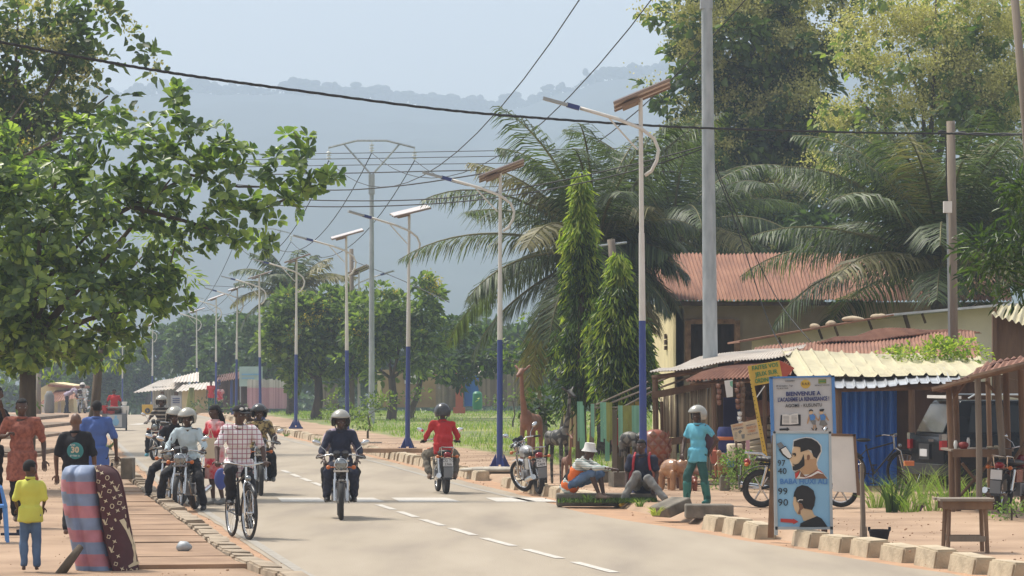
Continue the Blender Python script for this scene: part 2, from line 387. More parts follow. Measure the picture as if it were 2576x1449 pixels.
# ---------------- shared materials ----------------
mat('lamp_white', (.72, .71, .68), (.52, .48, .42), rough=.5, scale=2.5, contrast=.7, detail=8, stretch=(1, 1, .4)); mat('lamp_blue', (.02, .05, .26), (.05, .07, .20), rough=.5, scale=3, contrast=.7, detail=8, stretch=(1, 1, .4)); pmat('dark_blue', (.03, .05, .2), .4); pmat('steel', (.36, .38, .39), .55, .5)
mat('galvanised', (.42, .45, .47), (.28, .31, .33), rough=.6, metal=.3, scale=7, stretch=(1, 1, .3)); pmat('rust_panel', (.26, .19, .15), .8); pmat('panel_top', (.62, .55, .52), .3)
pmat('glass_ins', (.72, .75, .72), .15); pmat('black', (.012, .012, .012), .6); pmat('cable', (.02, .02, .022), .7)
mat('rust_roof', (.38, .19, .115), (.17, .075, .05), rough=.75, metal=.1, scale=1.6, stretch=(3, .5, .5), contrast=.9, c3=(.28, .13, .08), detail=8)
mat('rust_roof_dark', (.22, .10, .07), (.08, .04, .03), rough=.85, scale=2.5, contrast=.9, c3=(.15, .07, .05), detail=8)
mat('cream_roof', (.58, .52, .33), (.38, .33, .21), rough=.6, scale=2, contrast=.8, c3=(.50, .45, .29), detail=8, stretch=(2, .5, 1))
mat('zinc_roof', (.62, .64, .66), (.42, .43, .45), rough=.35, metal=.5, scale=3, detail=6); mat('pale_roof', (.72, .67, .60), (.44, .37, .31), rough=.7, scale=2.2, contrast=.9, detail=8)
mat('cream_wall', (.74, .63, .37), (.62, .52, .30), rough=.9, scale=1.4, bump=.2, detail=7); mat('ochre_wall', (.40, .28, .15), (.26, .18, .10), rough=.95, scale=1.2, bump=.3, detail=7)
mat('plaster_dirty', (.78, .72, .60), (.46, .42, .34), rough=.95, scale=1.1, bump=.3, detail=8, contrast=.8); mat('wall_in_shade', (.42, .33, .24), (.30, .235, .17), rough=.95, scale=1.5, bump=.3, detail=7)
mat('brick', (.48, .27, .16), (.14, .08, .05), rough=.95, scale=7, bump=.6, contrast=.9); mat('wood', (.24, .15, .09), (.10, .06, .04), rough=.9, scale=5, stretch=(1, 1, .2), bump=.4, contrast=.8)
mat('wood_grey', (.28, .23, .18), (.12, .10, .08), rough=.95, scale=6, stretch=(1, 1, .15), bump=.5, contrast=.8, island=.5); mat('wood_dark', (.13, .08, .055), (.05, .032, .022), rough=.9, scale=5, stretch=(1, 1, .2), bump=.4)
mat('bamboo', (.62, .53, .38), (.2, .16, .11), rough=.8, scale=5, stretch=(1, 1, .2), island=.8, contrast=.9, bump=.3); mat('blue_sheet', (.03, .17, .60), (.02, .10, .36), rough=.45, scale=2, stretch=(1, 1, .25), metal=.1)
pmat('terracotta', (.42, .12, .07), .8); mat('pink_plank', (.60, .36, .42), (.45, .25, .30), rough=.9, scale=8, stretch=(1, 1, .2), island=.6); mat('white_plank', (.62, .60, .56), (.42, .40, .37), rough=.9, scale=8, stretch=(1, 1, .2), island=.6)
mat('mint_paint', (.22, .48, .33), (.14, .33, .22), rough=.85, scale=9, stretch=(1, 1, .3), island=.5); mat('olive_paint', (.30, .32, .08), (.18, .2, .05), rough=.85, scale=9, stretch=(1, 1, .3)); mat('mustard_paint', (.30, .22, .04), (.18, .13, .03), rough=.85, scale=9)
pmat('red_chest', (.28, .035, .03), .6); pmat('sky_blue', (.24, .46, .66), .6); pmat('sign_grey', (.50, .50, .50), .6); pmat('sign_blue', (.07, .22, .52), .5); pmat('sign_yellow', (.62, .40, .05), .6); pmat('sign_red', (.42, .07, .03), .6)
pmat('ink_navy', (.03, .04, .16), .7); pmat('ink_black', (.015, .014, .014), .7); pmat('ink_green', (.05, .22, .07), .7); pmat('ink_red', (.5, .04, .03), .7); pmat('ink_orange', (.55, .16, .05), .7); pmat('off_white', (.72, .70, .66), .7); pmat('beige_board', (.60, .49, .34), .8)
pmat('painted_skin', (.46, .28, .15), .8); pmat('painted_skin_light', (.62, .44, .27), .8); pmat('painted_skin_dark', (.22, .11, .06), .8); pmat('sign_frame', (.40, .44, .46), .6); pmat('yellow_box', (.70, .42, .03), .6)
mat('pale_sack', (.50, .46, .38), (.33, .30, .25), rough=.9, scale=8)
# ---------------- motorcycles and bicycles ----------------
SC = .91
pmat('chrome', (.62, .62, .62), .18, 1); pmat('rubber', (.022, .021, .02), .8); pmat('seat_vinyl', (.015, .015, .016), .5); pmat('engine_metal', (.32, .32, .33), .45, .7); pmat('black_paint', (.012, .012, .014), .25)
pmat('lens', (.30, .32, .33), .12, .75); pmat('amber', (.55, .14, .02), .3); pmat('red_lens', (.28, .01, .015), .2); pmat('plate_white', (.62, .62, .62), .5); pmat('silver_tank', (.42, .42, .42), .3, .4); pmat('maroon_paint', (.16, .01, .015), .2)
pmat('blue_plastic', (.08, .26, .62), .4); pmat('grey_plastic', (.16, .17, .18), .6); pmat('bicycle_black', (.015, .015, .018), .35); pmat('mirror', (.75, .78, .8), .04, 1)
def wheel(parent, name, c, T=None, spokes='mag', Rr=.27, tr=.042, rim='chrome'):
    mb = MB(); n = 28; mb.torus(c, Rr-.035, .014, n, 6, T, wid=1.6)
    cv = Vector(c)
    mb.tube([cv+Vector((-.05, 0, 0)), cv+Vector((.05, 0, 0))], .045, 12, T=T)
    if spokes == 'mag':
        for k in range(6):
            a = k*PI/3; mb.tube([cv+Vector((0, math.cos(a)*.03, math.sin(a)*.03)), cv+Vector((0, math.cos(a)*(Rr-.04), math.sin(a)*(Rr-.04)))], [.018, .012], 6, T=T)
    else:
        for k in range(20):
            a = k*PI/10; mb.tube([cv+Vector((.03*(-1)**k, math.cos(a+.25)*.025, math.sin(a+.25)*.025)), cv+Vector((0, math.cos(a)*(Rr-.03), math.sin(a)*(Rr-.03)))], .0025, 4, cap=False, T=T)
    w_ = mb.build(name, rim, parent, smooth=60)
    mb = MB(); mb.torus(c, Rr, tr, 36, 10, T); mb.build('tyre', 'rubber', w_, smooth=180)
    return w_
def motorcycle(label, loc, rz=0, tank='black_paint', steer=0, plate=None, spokes='mag', rack=True, lean=0, group='motorcycles', stand=False):
    t = thing('motorcycle', label, 'motorcycle', loc, rz, group); t.rotation_euler = (0, lean, rz)
    rw = (0, .63, .31); fw = Vector((0, -.66, .31))
    ax = Vector((0, .45, 1)).normalized(); top = Vector((0, -.36, .95))
    Tf = Matrix.Translation(top) @ Matrix.Rotation(steer, 4, ax) @ Matrix.Translation(-top)
    wheel(t, 'rear_wheel', rw, None, spokes, .265, .052); wheel(t, 'front_wheel', fw, Tf, spokes, .27, .043)
    # frame
    mb = MB(); mb.tube([top, (0, -.30, .62), (0, -.22, .34), (0, .16, .30), (0, .26, .48)], .022, 7); mb.tube([top, (0, 0, .76), (0, .30, .70), (0, .66, .72)], .022, 7)
    for s in (-1, 1):
        mb.tube([(s*.05, .25, .40), (s*.09, .63, .31)], .02, 6); mb.tube([(s*.12, .5, .70), (s*.11, .62, .34)], .014, 6); mb.tube([(s*.04, .10, .28), (s*.24, .12, .27)], .014, 6); mb.tube([(s*.24, .06, .27), (s*.24, .18, .27)], .018, 6)
    b = mb.build('frame', 'black_paint', t, smooth=60)
    for s in (-1, 1):
        mb = MB(); mb.tube([(s*.13, .54, .68), (s*.12, .62, .36)], .026, 10); mb.build('shock_absorber', 'chrome', t, smooth=60)
    mb = MB(); mb.box((0, .02, .36), (.20, .34, .2)); mb.tube([(-.15, .0, .36), (.15, .0, .36)], .09, 14)
    mb.tube([(0, -.05, .42), (0, -.14, .64)], [.075, .075], 10)
    for k in range(6): p = Vector((0, -.05-.016*k, .45+.032*k)); mb.lathe([(.105, -.005), (.105, .005)], p, 12)
    mb.build('engine', 'engine_metal', t, smooth=50)
    mb = MB(); mb.tube([(.05, -.14, .58), (.09, -.26, .5), (.12, -.18, .28), (.14, .1, .25), (.17, .35, .27)], .018, 8); mb.tube([(.17, .3, .27), (.18, .45, .29), (.18, .98, .36)], [.03, .045, .05], 12); mb.build('exhaust', 'chrome', t, smooth=60)
    mb = MB(); mb.ball((0, -.13, .80), (.135, .27, .125), 16, 10); mb.box((0, -.1, .74), (.2, .36, .1)); me = remesh(mb, .016, 6); me.materials.clear(); me.materials.append(M[tank])
    q = bpy.data.objects.new('fuel_tank', me); C.objects.link(q); q.parent = t
    mb = MB(); mb.tube([(0, .06, .80), (0, .2, .80), (0, .45, .82), (0, .72, .86)], [.10, .12, .12, .09], 10, flat=1); mb.v = [(x*1.1, y, .78+(z-.80)*.45) for x, y, z in mb.v]; mb.build('seat', 'seat_vinyl', t, smooth=180)
    mb = MB(); mb.box((-.11, .30, .58), (.03, .26, .2)); mb.box((.11, .30, .58), (.03, .26, .2)); mb.build('side_cover', tank, t)
    # front end
    for s in (-1, 1):
        mb = MB(); mb.tube([(s*.095, -.42, .98), (s*.095, -.55, .62)], .018, 8, T=Tf); mb.tube([(s*.095, -.54, .64), (s*.095, -.66, .30)], .026, 10, T=Tf); mb.build('fork_leg', 'chrome', t, smooth=60)
    mb = MB(); mb.box((0, -.44, .93), (.26, .07, .03), T=Tf); mb.box((0, -.50, .77), (.24, .07, .03), T=Tf); mb.build('fork_clamp', 'chrome', t)
    mb = MB(); pr = [(.06, -.0), (.06, .0)]
    pts = [Vector((0, -.66+.335*math.cos(a), .31+.335*math.sin(a))) for a in [R(15+i*14) for i in range(8)]]
    for i in range(len(pts)-1):
        a, c = pts[i], pts[i+1]; mb.hexa([a+Vector((-.042, 0, 0)), a+Vector((.042, 0, 0)), c+Vector((.042, 0, 0)), c+Vector((-.042, 0, 0))], [q_+(q_-fw).normalized()*.008+Vector((sx, 0, 0)) for q_, sx in ((a, -.036), (a, .036), (c, .036), (c, -.036))], T=Tf)
    mb.build('front_mudguard', 'chrome' if tank != 'maroon_paint' else tank, t)
    mb = MB(); Hc = Vector((0, -.54, .88)); RmX = Matrix.Rotation(R(96), 3, 'X')
    mb.lathe([(.03, -.13), (.08, -.09), (.098, -.02), (.102, .01), (.095, .02)], Hc, 20, T=Tf, Rm=RmX); h = mb.build('headlight', 'chrome' if tank != 'maroon_paint' else 'black_paint', t, smooth=60)
    mb = MB(); mb.lathe([(.090, .021), (.07, .035), (.0001, .042)], Hc, 20, T=Tf, Rm=RmX); mb.build('lens', 'lens', h, smooth=180)
    mb = MB(); mb.tube([(-.36, -.26, .98), (-.30, -.30, 1.0), (-.14, -.38, 1.03), (-.06, -.42, .99), (.06, -.42, .99), (.14, -.38, 1.03), (.30, -.30, 1.0), (.36, -.26, .98)], .013, 8, T=Tf); hb = mb.build('handlebar', 'chrome', t, smooth=60)
    for s in (-1, 1):
        mb = MB(); mb.tube([(s*.27, -.315, 1.0), (s*.39, -.25, .975)], .019, 8, T=Tf); mb.build('grip', 'rubber', hb)
        mb = MB(); mb.tube([(s*.22, -.35, 1.02), (s*.30, -.38, 1.0), (s*.38, -.33, .98)], .006, 5, T=Tf); mb.build('lever', 'chrome', hb)
        mb = MB(); mb.tube([(s*.22, -.34, 1.02), (s*.25, -.34, 1.10), (s*.36, -.32, 1.19)], .006, 5, T=Tf); mb.ball((s*.385, -.32, 1.215), (.075, .02, .042), 14, 8, T=Tf, Rm=Matrix.Rotation(-s*.35, 3, 'Y')); mi = mb.build('mirror', 'chrome', t, smooth=60)
        mb = MB(); mb.ball((s*.385, -.300, 1.215), (.062, .006, .034), 14, 6, T=Tf, Rm=Matrix.Rotation(-s*.35, 3, 'Y')); mb.build('mirror_glass', 'mirror', mi, smooth=60)
        mb = MB(); mb.tube([(s*.09, -.50, .83), (s*.17, -.51, .83)], .01, 6, T=Tf); mb.ball((s*.20, -.52, .83), (.038, .04, .033), 10, 8, T=Tf); mb.build('indicator', 'amber', t, smooth=180)
        mb = MB(); mb.tube([(s*.08, .84, .72), (s*.15, .86, .72)], .009, 6); mb.ball((s*.185, .87, .72), (.036, .04, .032), 10, 8); mb.build('indicator', 'amber', t, smooth=180)
    mb = MB()
    for s in (-1, 1): mb.lathe([(.055, -.04), (.06, .03), (.05, .045)], Vector((s*.065, -.46, 1.03)), 14, T=Tf, Rm=Matrix.Rotation(R(25), 3, 'X'))
    mb.build('gauges', 'black_paint', t, smooth=50)
    mb = MB(); mb.tube([(.08, -.44, .95), (.13, -.52, .7), (.10, -.5, .5)], .006, 5, T=Tf); mb.tube([(-.1, -.44, .97), (-.15, -.5, .75), (-.06, -.2, .6)], .006, 5); mb.build('cable', 'rubber', t)
    # rear end
    mb = MB()
    pts = [Vector((0, .63+.36*math.cos(a), .31+.36*math.sin(a))) for a in [R(-5+i*15) for i in range(9)]]
    for i in range(len(pts)-1):
        a, c = pts[i], pts[i+1]; mb.hexa([a+Vector((-.07, 0, 0)), a+Vector((.07, 0, 0)), c+Vector((.07, 0, 0)), c+Vector((-.07, 0, 0))], [q_+(q_-Vector(rw)).normalized()*.012+Vector((sx, 0, 0)) for q_, sx in ((a, -.07), (a, .07), (c, .07), (c, -.07))])
    mb.box((0, .962, .61), (.21, .012, .17)); mb.build('rear_mudguard', 'black_paint', t)
    mb = MB(); mb.box((0, 1.0, .42), (.17, .015, .2)); mb.build('mud_flap', 'grey_plastic', t)
    mb = MB(); mb.ball((0, .86, .76), (.075, .06, .045), 14, 8); mb.box((0, .84, .74), (.13, .07, .07)); mb.build('tail_light', 'red_lens', t, smooth=50)
    mb = MB(); mb.box((0, .975, .61), (.19, .008, .15)); pl = mb.build('number_plate', 'plate_white', t)
    if plate:
        text(plate[0], .075, 'ink_black', pl, (0, .982, .645), (R(90), 0, PI)); text(plate[1], .072, 'ink_black', pl, (0, .982, .575), (R(90), 0, PI))
    if rack:
        mb = MB(); mb.tube([(-.11, .52, .80), (-.12, .62, .88), (-.12, .90, .90), (.12, .90, .90), (.12, .62, .88), (.11, .52, .80)], .011, 6)
        for k in range(4): mb.tube([(-.12, .66+.07*k, .89), (.12, .66+.07*k, .89)], .008, 5)
        mb.tube([(-.12, .85, .90), (-.1, .8, .7)], .009, 5); mb.tube([(.12, .85, .90), (.1, .8, .7)], .009, 5); mb.build('rack', 'chrome', t, smooth=60)
    t.scale = (SC,)*3
    if stand:
        mb = MB(); mb.tube([(-.08, .1, .27), (-.26, .12, .0)], .012, 6); mb.build('side_stand', 'black_paint', t)
    return t
def bicycle(label, loc, rz, steer=0, wr=.33):
    t = thing('bicycle', label, 'bicycle', loc, rz, 'bicycles'); fw, rw = Vector((0, -.54, wr+.02)), Vector((0, .50, wr+.02)); hd = Vector((0, -.36, .86)); ax = Vector((0, .3, 1)).normalized()
    Tf = Matrix.Translation(hd) @ Matrix.Rotation(steer, 4, ax) @ Matrix.Translation(-hd)
    for nm, c, T in (('front_wheel', fw, Tf), ('rear_wheel', rw, None)):
        mb = MB(); mb.torus(c, wr-.025, .012, 32, 6, T); mb.tube([c-Vector((.04, 0, 0)), c+Vector((.04, 0, 0))], .02, 8, T=T)
        for k in range(24): a = k*PI/12; mb.tube([c+Vector((.025*(-1)**k, 0, 0)), c+Vector((0, math.cos(a)*(wr-.03), math.sin(a)*(wr-.03)))], .0016, 3, cap=False, T=T)
        w_ = mb.build(nm, 'chrome', t, smooth=60); mb = MB(); mb.torus(c, wr, .02, 40, 8, T); mb.build('tyre', 'rubber', w_, smooth=180)
    bb = Vector((0, .02, .30)); st = Vector((0, .16, .82))
    mb = MB(); mb.tube([hd-Vector((0, 0, .12)), bb], .016, 8); mb.tube([hd, st-Vector((0, 0, .1))], .015, 8); mb.tube([bb, st], .015, 8)
    for s in (-1, 1): mb.tube([bb+Vector((s*.03, 0, 0)), rw+Vector((s*.06, 0, 0))], .01, 6); mb.tube([st-Vector((0, 0, .1)), rw+Vector((s*.06, 0, 0))], .008, 6)
    mb.build('frame', 'bicycle_black', t, smooth=60)
    mb = MB()
    for s in (-1, 1): mb.tube([hd+Vector((s*.02, -.02, -.1)), Vector((s*.055, -.45, .70)), fw+Vector((s*.055, 0, 0))], [.012, .012, .009], 7, T=Tf)
    mb.tube([hd-Vector((0, 0, .12)), hd+Vector((0, .02, .12))], .018, 8, T=Tf); mb.build('fork', 'chrome', t, smooth=60)
    mb = MB(); mb.tube([(-.29, -.20, .98), (-.24, -.28, 1.0), (-.10, -.36, .98), (0, -.38, .96), (.10, -.36, .98), (.24, -.28, 1.0), (.29, -.20, .98)], .012, 7, T=Tf); hb = mb.build('handlebar', 'chrome', t, smooth=60)
    for s in (-1, 1): mb = MB(); mb.tube([(s*.265, -.24, .99), (s*.30, -.14, .975)], .017, 7, T=Tf); mb.build('grip', 'rubber', hb)
    mb = MB(); mb.ball((0, -.46, .80), (.04, .035, .04), 12, 8, T=Tf); mb.build('lamp', 'lens', t, smooth=180)
    mb = MB(); mb.ball((0, .2, .90), (.085, .13, .035), 14, 8); mb.build('saddle', 'seat_vinyl', t, smooth=180)
    mb = MB(); mb.torus(bb, .09, .006, 20, 5)
    mb.tube([bb+Vector((.05, 0, 0)), bb+Vector((.06, -.02, -.16)), bb+Vector((.14, -.02, -.16))], .01, 6); mb.tube([bb+Vector((-.05, 0, 0)), bb+Vector((-.06, .02, .16)), bb+Vector((-.14, .02, .16))], .01, 6)
    mb.box(bb+Vector((.13, -.02, -.165)), (.09, .09, .02)); mb.box(bb+Vector((-.13, .02, .165)), (.09, .09, .02)); mb.build('pedals', 'bicycle_black', t); t.scale = (.97,)*3
    for nm, c, T, m in (('front_mudguard', fw, Tf, 'bicycle_black'), ('rear_mudguard', rw, None, 'bicycle_black')):
        mb = MB(); mb.tube([c+Vector((0, (wr+.035)*math.cos(a), (wr+.035)*math.sin(a))) for a in [R(30+i*14) for i in range(9)]], .024, 6, T=T, flat=1); mb.build(nm, m, t, smooth=180)
    mb = MB(); mb.box((0, .52, .74), (.14, .34, .02)); mb.tube([(-.06, .6, .74), (-.06, .5, .37)], .006, 5); mb.tube([(.06, .6, .74), (.06, .5, .37)], .006, 5); mb.build('rack', 'bicycle_black', t); return t
def YR(py, z=0.0): return (CH-z)*F/(py-HY)
def at(px, py, z=0.0): Y = YR(py, z); return (PX(px, Y), Y, z)
m1 = motorcycle('motorcycle ridden head on in the middle of the road by the rider in navy', at(857, 1304), .06)
m2 = motorcycle('motorcycle with plate CG 2366 riding away under the red shirted man', at(1112, 1239), PI+.14, plate=('CG TG', '2366'))
m3 = motorcycle('parked motorcycle with plate DG 2409 leaning at the kerb without a rider', at(1338, 1240, .02), PI+.24, tank='silver_tank', steer=.5, plate=('DG TG', '2409'), lean=.10, stand=True)
m4 = motorcycle('motorcycle halted at the left kerb under the rider in the pale blue shirt', at(470, 1284), -.12)
m5 = motorcycle('motorcycle half hidden behind the pale blue shirted rider at the left kerb', at(439, 1270), -.12, tank='maroon_paint')
m6 = motorcycle('motorcycle coming up behind the left group with a maroon tank', at(404, 1156), -.18, tank='maroon_paint')
m7 = motorcycle('motorcycle behind the cyclist with a rider in a brown patterned shirt', at(652, 1244), .12)
m8 = motorcycle('motorcycle with a white rack parked side on behind the barber board', at(2012, 1276, .1), PI/2-.08, tank='black_paint', rack=True, lean=-.05, steer=-.3)
m9 = motorcycle('maroon motorcycle cut by the right edge behind the stall', at(2560, 1287, .12), PI/2+1.05, tank='maroon_paint', steer=.25, lean=-.05)
m10 = motorcycle('tiny distant motorcycle of the rider in white on the far left', (PX(207, 172), 172, .08), -.1)
b1 = bicycle('black bicycle ridden towards the camera by the man in the checked shirt', at(604, 1354), .30, steer=.06)
b2 = bicycle('old bicycle leaning before the blue shop front behind the blank board', at(2200, 1236, .1), PI/2+.15, steer=.2)
# cargo tricycle far on the road
t = thing('cargo_tricycle', 'overloaded cargo tricycle driving away with pots and a picture on its tail', 'tricycle', at(288, 1083), PI+.12); o = t; t.scale = (.86,)*3
mb = MB(); mb.box((0, 0, .62), (1.05, 1.5, .06)); mb.box((0, .76, .42), (1.0, .03, .62)); mb.box((.52, 0, .74), (.03, 1.5, .26)); mb.box((-.52, 0, .74), (.03, 1.5, .26)); mb.build('cargo_bed', 'grey_plastic', t)
wheel(t, 'rear_wheel', (-.5, .3, .3)); wheel(t, 'rear_wheel', (.5, .3, .3)); wheel(t, 'front_wheel', (0, -1.5, .3))
mb = MB(); mb.box((0, .785, .42), (.62, .01, .52)); q = mb.build('tail_picture', 'sign_grey', t); mb = MB(); mb.ball((-.05, .80, .38), (.14, .01, .17)); mb.ball((-.05, .80, .60), (.06, .01, .06)); mb.build('figure_print', 'sky_blue', q)
mb = MB(); mb.tube([(0, -1.5, .3), (0, -1.3, .95)], .03, 6); mb.tube([(-.35, -1.2, 1.0), (.35, -1.2, 1.0)], .015, 6); mb.box((0, -.85, .45), (.3, .7, .3)); mb.box((0, -.7, .75), (.35, .5, .12)); mb.build('frame', 'maroon_paint', t)
for i, (x, y, z, r, h, m, l) in enumerate(((0, .4, .66, .36, .26, 'black_paint', 'black cauldron on the cargo tricycle'), (.05, .4, .94, .42, .08, 'galvanised', 'wide metal basin on top of the tricycle load'), (-.45, .55, .66, .17, .4, 'off_white', 'white bucket at the left of the tricycle load'), (-.42, .5, 1.08, .12, .16, 'off_white', 'small white pot balanced on the tricycle load'), (.42, .55, .66, .14, .42, 'ink_red', 'red canister at the right of the tricycle load'), (.15, .62, .66, .2, .2, 'red_chest', 'red bowl low on the tricycle load'))):
    mb = MB(); mb.lathe([(r*.7, 0), (r, h*.7), (r*1.04, h)], n=16); ob = mb.build('container', m, smooth=50); Tm = Matrix.Translation(t.location) @ Matrix.Rotation(PI+.12, 4, 'Z'); ob.location = Tm @ (Vector((x, y, z))*.86); ob.scale = (.86,)*3; tag(ob, l, 'container', 'load of the cargo tricycle')
# ---------------- people ----------------
mat('skin', (.085, .042, .026), (.055, .028, .018), rough=.5, scale=8, spec=.5); mat('skin_light', (.14, .07, .045), (.10, .05, .03), rough=.5, scale=8)
pmat('hair', (.008, .008, .008), .9); pmat('eye_white', (.5, .48, .44), .3); pmat('helmet_silver', (.40, .39, .35), .3, .3); pmat('helmet_dark', (.06, .062, .065), .25, .2); pmat('helmet_rim', (.02, .02, .02), .5); pmat('shoe_black', (.02, .018, .018), .5); pmat('shoe_tan', (.24, .16, .11), .6)
pmat('navy_cloth', (.018, .022, .045), .9); pmat('black_cloth', (.010, .010, .013), .9); pmat('grey_cloth', (.20, .20, .19), .9); pmat('khaki_cloth', (.15, .13, .10), .9); pmat('red_cloth', (.50, .02, .02), .85); pmat('blue_cloth', (.07, .13, .36), .9)
mat('denim', (.12, .20, .33), (.05, .09, .17), rough=.9, scale=4, contrast=.8); pmat('yellow_cloth', (.60, .60, .10), .85); pmat('cyan_cloth', (.12, .42, .55), .85); pmat('green_cloth', (.02, .09, .08), .9); pmat('green_boot', (.015, .15, .13), .45); pmat('pale_blue_cloth', (.50, .60, .64), .9)
mat('brown_print', (.34, .12, .08), (.20, .065, .045), rough=.9, scale=22, contrast=.4); mat('leopard_print', (.45, .33, .14), (.04, .03, .02), rough=.9, scale=16, contrast=.3); mat('red_print', (.55, .02, .04), (.62, .4, .4), rough=.9, scale=5, contrast=.25); pmat('orange_vest', (.75, .16, .03), .8); pmat('white_cloth', (.68, .67, .64), .9); pmat('mauve_cloth', (.40, .33, .42), .9)
def wavemat(name, c1, c2, sc, axis='Z', both=False, thr=.5, c3=None):
    m = pmat(name, c1, .9); n = m.node_tree; L = n.links.new; b = n.nodes['Principled BSDF']; tc = n.nodes.new('ShaderNodeTexCoord'); prev = None
    for a in ((axis,) if not both else ('Z', 'X')):
        wv = n.nodes.new('ShaderNodeTexWave'); wv.bands_direction = a; wv.inputs['Scale'].default_value = sc; wv.inputs['Distortion'].default_value = .3; L(tc.outputs['Object'], wv.inputs[0])
        rp = n.nodes.new('ShaderNodeValToRGB'); rp.color_ramp.elements[0].position = thr; rp.color_ramp.elements[1].position = thr+.06; rp.color_ramp.elements[0].color = (0, 0, 0, 1); rp.color_ramp.elements[1].color = (1, 1, 1, 1); L(wv.outputs[0], rp.inputs[0])
        if prev is None: prev = rp.outputs[0]
        else:
            mm = n.nodes.new('ShaderNodeMath'); mm.operation = 'MAXIMUM'; L(prev, mm.inputs[0]); L(rp.outputs[0], mm.inputs[1]); prev = mm.outputs[0]
    mx = n.nodes.new('ShaderNodeMix'); mx.data_type = 'RGBA'; L(prev, mx.inputs[0]); mx.inputs[6].default_value = (*c1, 1); mx.inputs[7].default_value = (*c2, 1); L(mx.outputs[2], b.inputs['Base Color']); return m
wavemat('checked_cloth', (.70, .67, .68), (.34, .13, .18), 5.0, both=True, thr=.90)
wavemat('striped_knit', (.60, .60, .56), (.30, .38, .36), 9, thr=.6); wavemat('striped_shirt', (.04, .035, .03), (.40, .35, .28), 3.0, thr=.72)
def limb(mb, a, b, r0, r1, n=10):
    a, b = Vector(a), Vector(b); mb.tube([a, a.lerp(b, .5), b], [r0, (r0+r1)/2, r1], n); mb.ball(a, r0, n, 7); mb.ball(b, r1, n, 7)
def orient(d, f=Vector((0, -1, 0))):      # matrix whose Z is d and -Y is roughly f
    z = Vector(d).normalized(); y = -(f-z*f.dot(z)).normalized(); x = y.cross(z); return Matrix((x, y, z)).transposed()
BASE = dict(pelvis=(0, 0, .93), chest=(0, 0, 1.30), neck=(0, .005, 1.47), head=(0, -.015, 1.62), shL=(.18, 0, 1.42), elL=(.23, .03, 1.14), wrL=(.24, -.03, .89), shR=(-.18, 0, 1.42), elR=(-.23, .03, 1.14), wrR=(-.24, -.03, .89),
            hipL=(.09, 0, .90), knL=(.10, -.02, .50), anL=(.10, .03, .09), hipR=(-.09, 0, .90), knR=(-.10, -.02, .50), anR=(-.10, .03, .09), look=(0, -1, 0), toeL=(.02, -1, 0), toeR=(-.02, -1, 0), gripL=None, gripR=None)
def addmesh(mb, me):
    vs = [v.co.copy() for v in me.vertices]; fs = [tuple(p.vertices) for p in me.polygons]; mb.add(vs, fs); bpy.data.meshes.remove(me)
def hand(mb, wr, d, s, side, curl=.5):
    """palm, four unequal bent fingers and a thumb that leaves the side of the palm"""
    d = Vector(d).normalized(); up = Vector((0, -1, 0)) if abs(d.z) > .6 else Vector((0, 0, 1)); x = d.cross(up).normalized(); pn = x.cross(d).normalized()  # pn: back of hand
    wr = Vector(wr); pc = wr+d*.05*s; mb.ball(pc, (.034*s, .034*s, .048*s), 10, 7, Rm=Matrix((x, pn*.0+pn, d)).transposed() @ Matrix.Diagonal((1.0, .5, 1.0)))
    for k, ln in enumerate((.070, .082, .076, .058)):
        b = wr+d*.085*s+x*(-.027+.018*k)*s; q1 = b+(d*math.cos(curl*.5)-pn*math.sin(curl*.5))*ln*.45*s; q2 = q1+(d*math.cos(curl*1.5)-pn*math.sin(curl*1.5))*ln*.35*s; q3 = q2+(d*math.cos(curl*2.4)-pn*math.sin(curl*2.4))*ln*.28*s
        mb.tube([wr+d*.05*s+x*(-.02+.013*k)*s, b, q1, q2, q3], [.010*s, .0098*s, .009*s, .008*s, .006*s], 6)
    tb = wr+d*.03*s-x*.028*s*side; t1 = tb+(d*.6-x*.7*side-pn*.25).normalized()*.042*s; t2 = t1+(d*.9-x*.15*side-pn*.4).normalized()*.032*s; mb.tube([wr+d*.025*s-x*.01*s*side, tb, t1, t2], [.013*s, .013*s, .011*s, .008*s], 6)
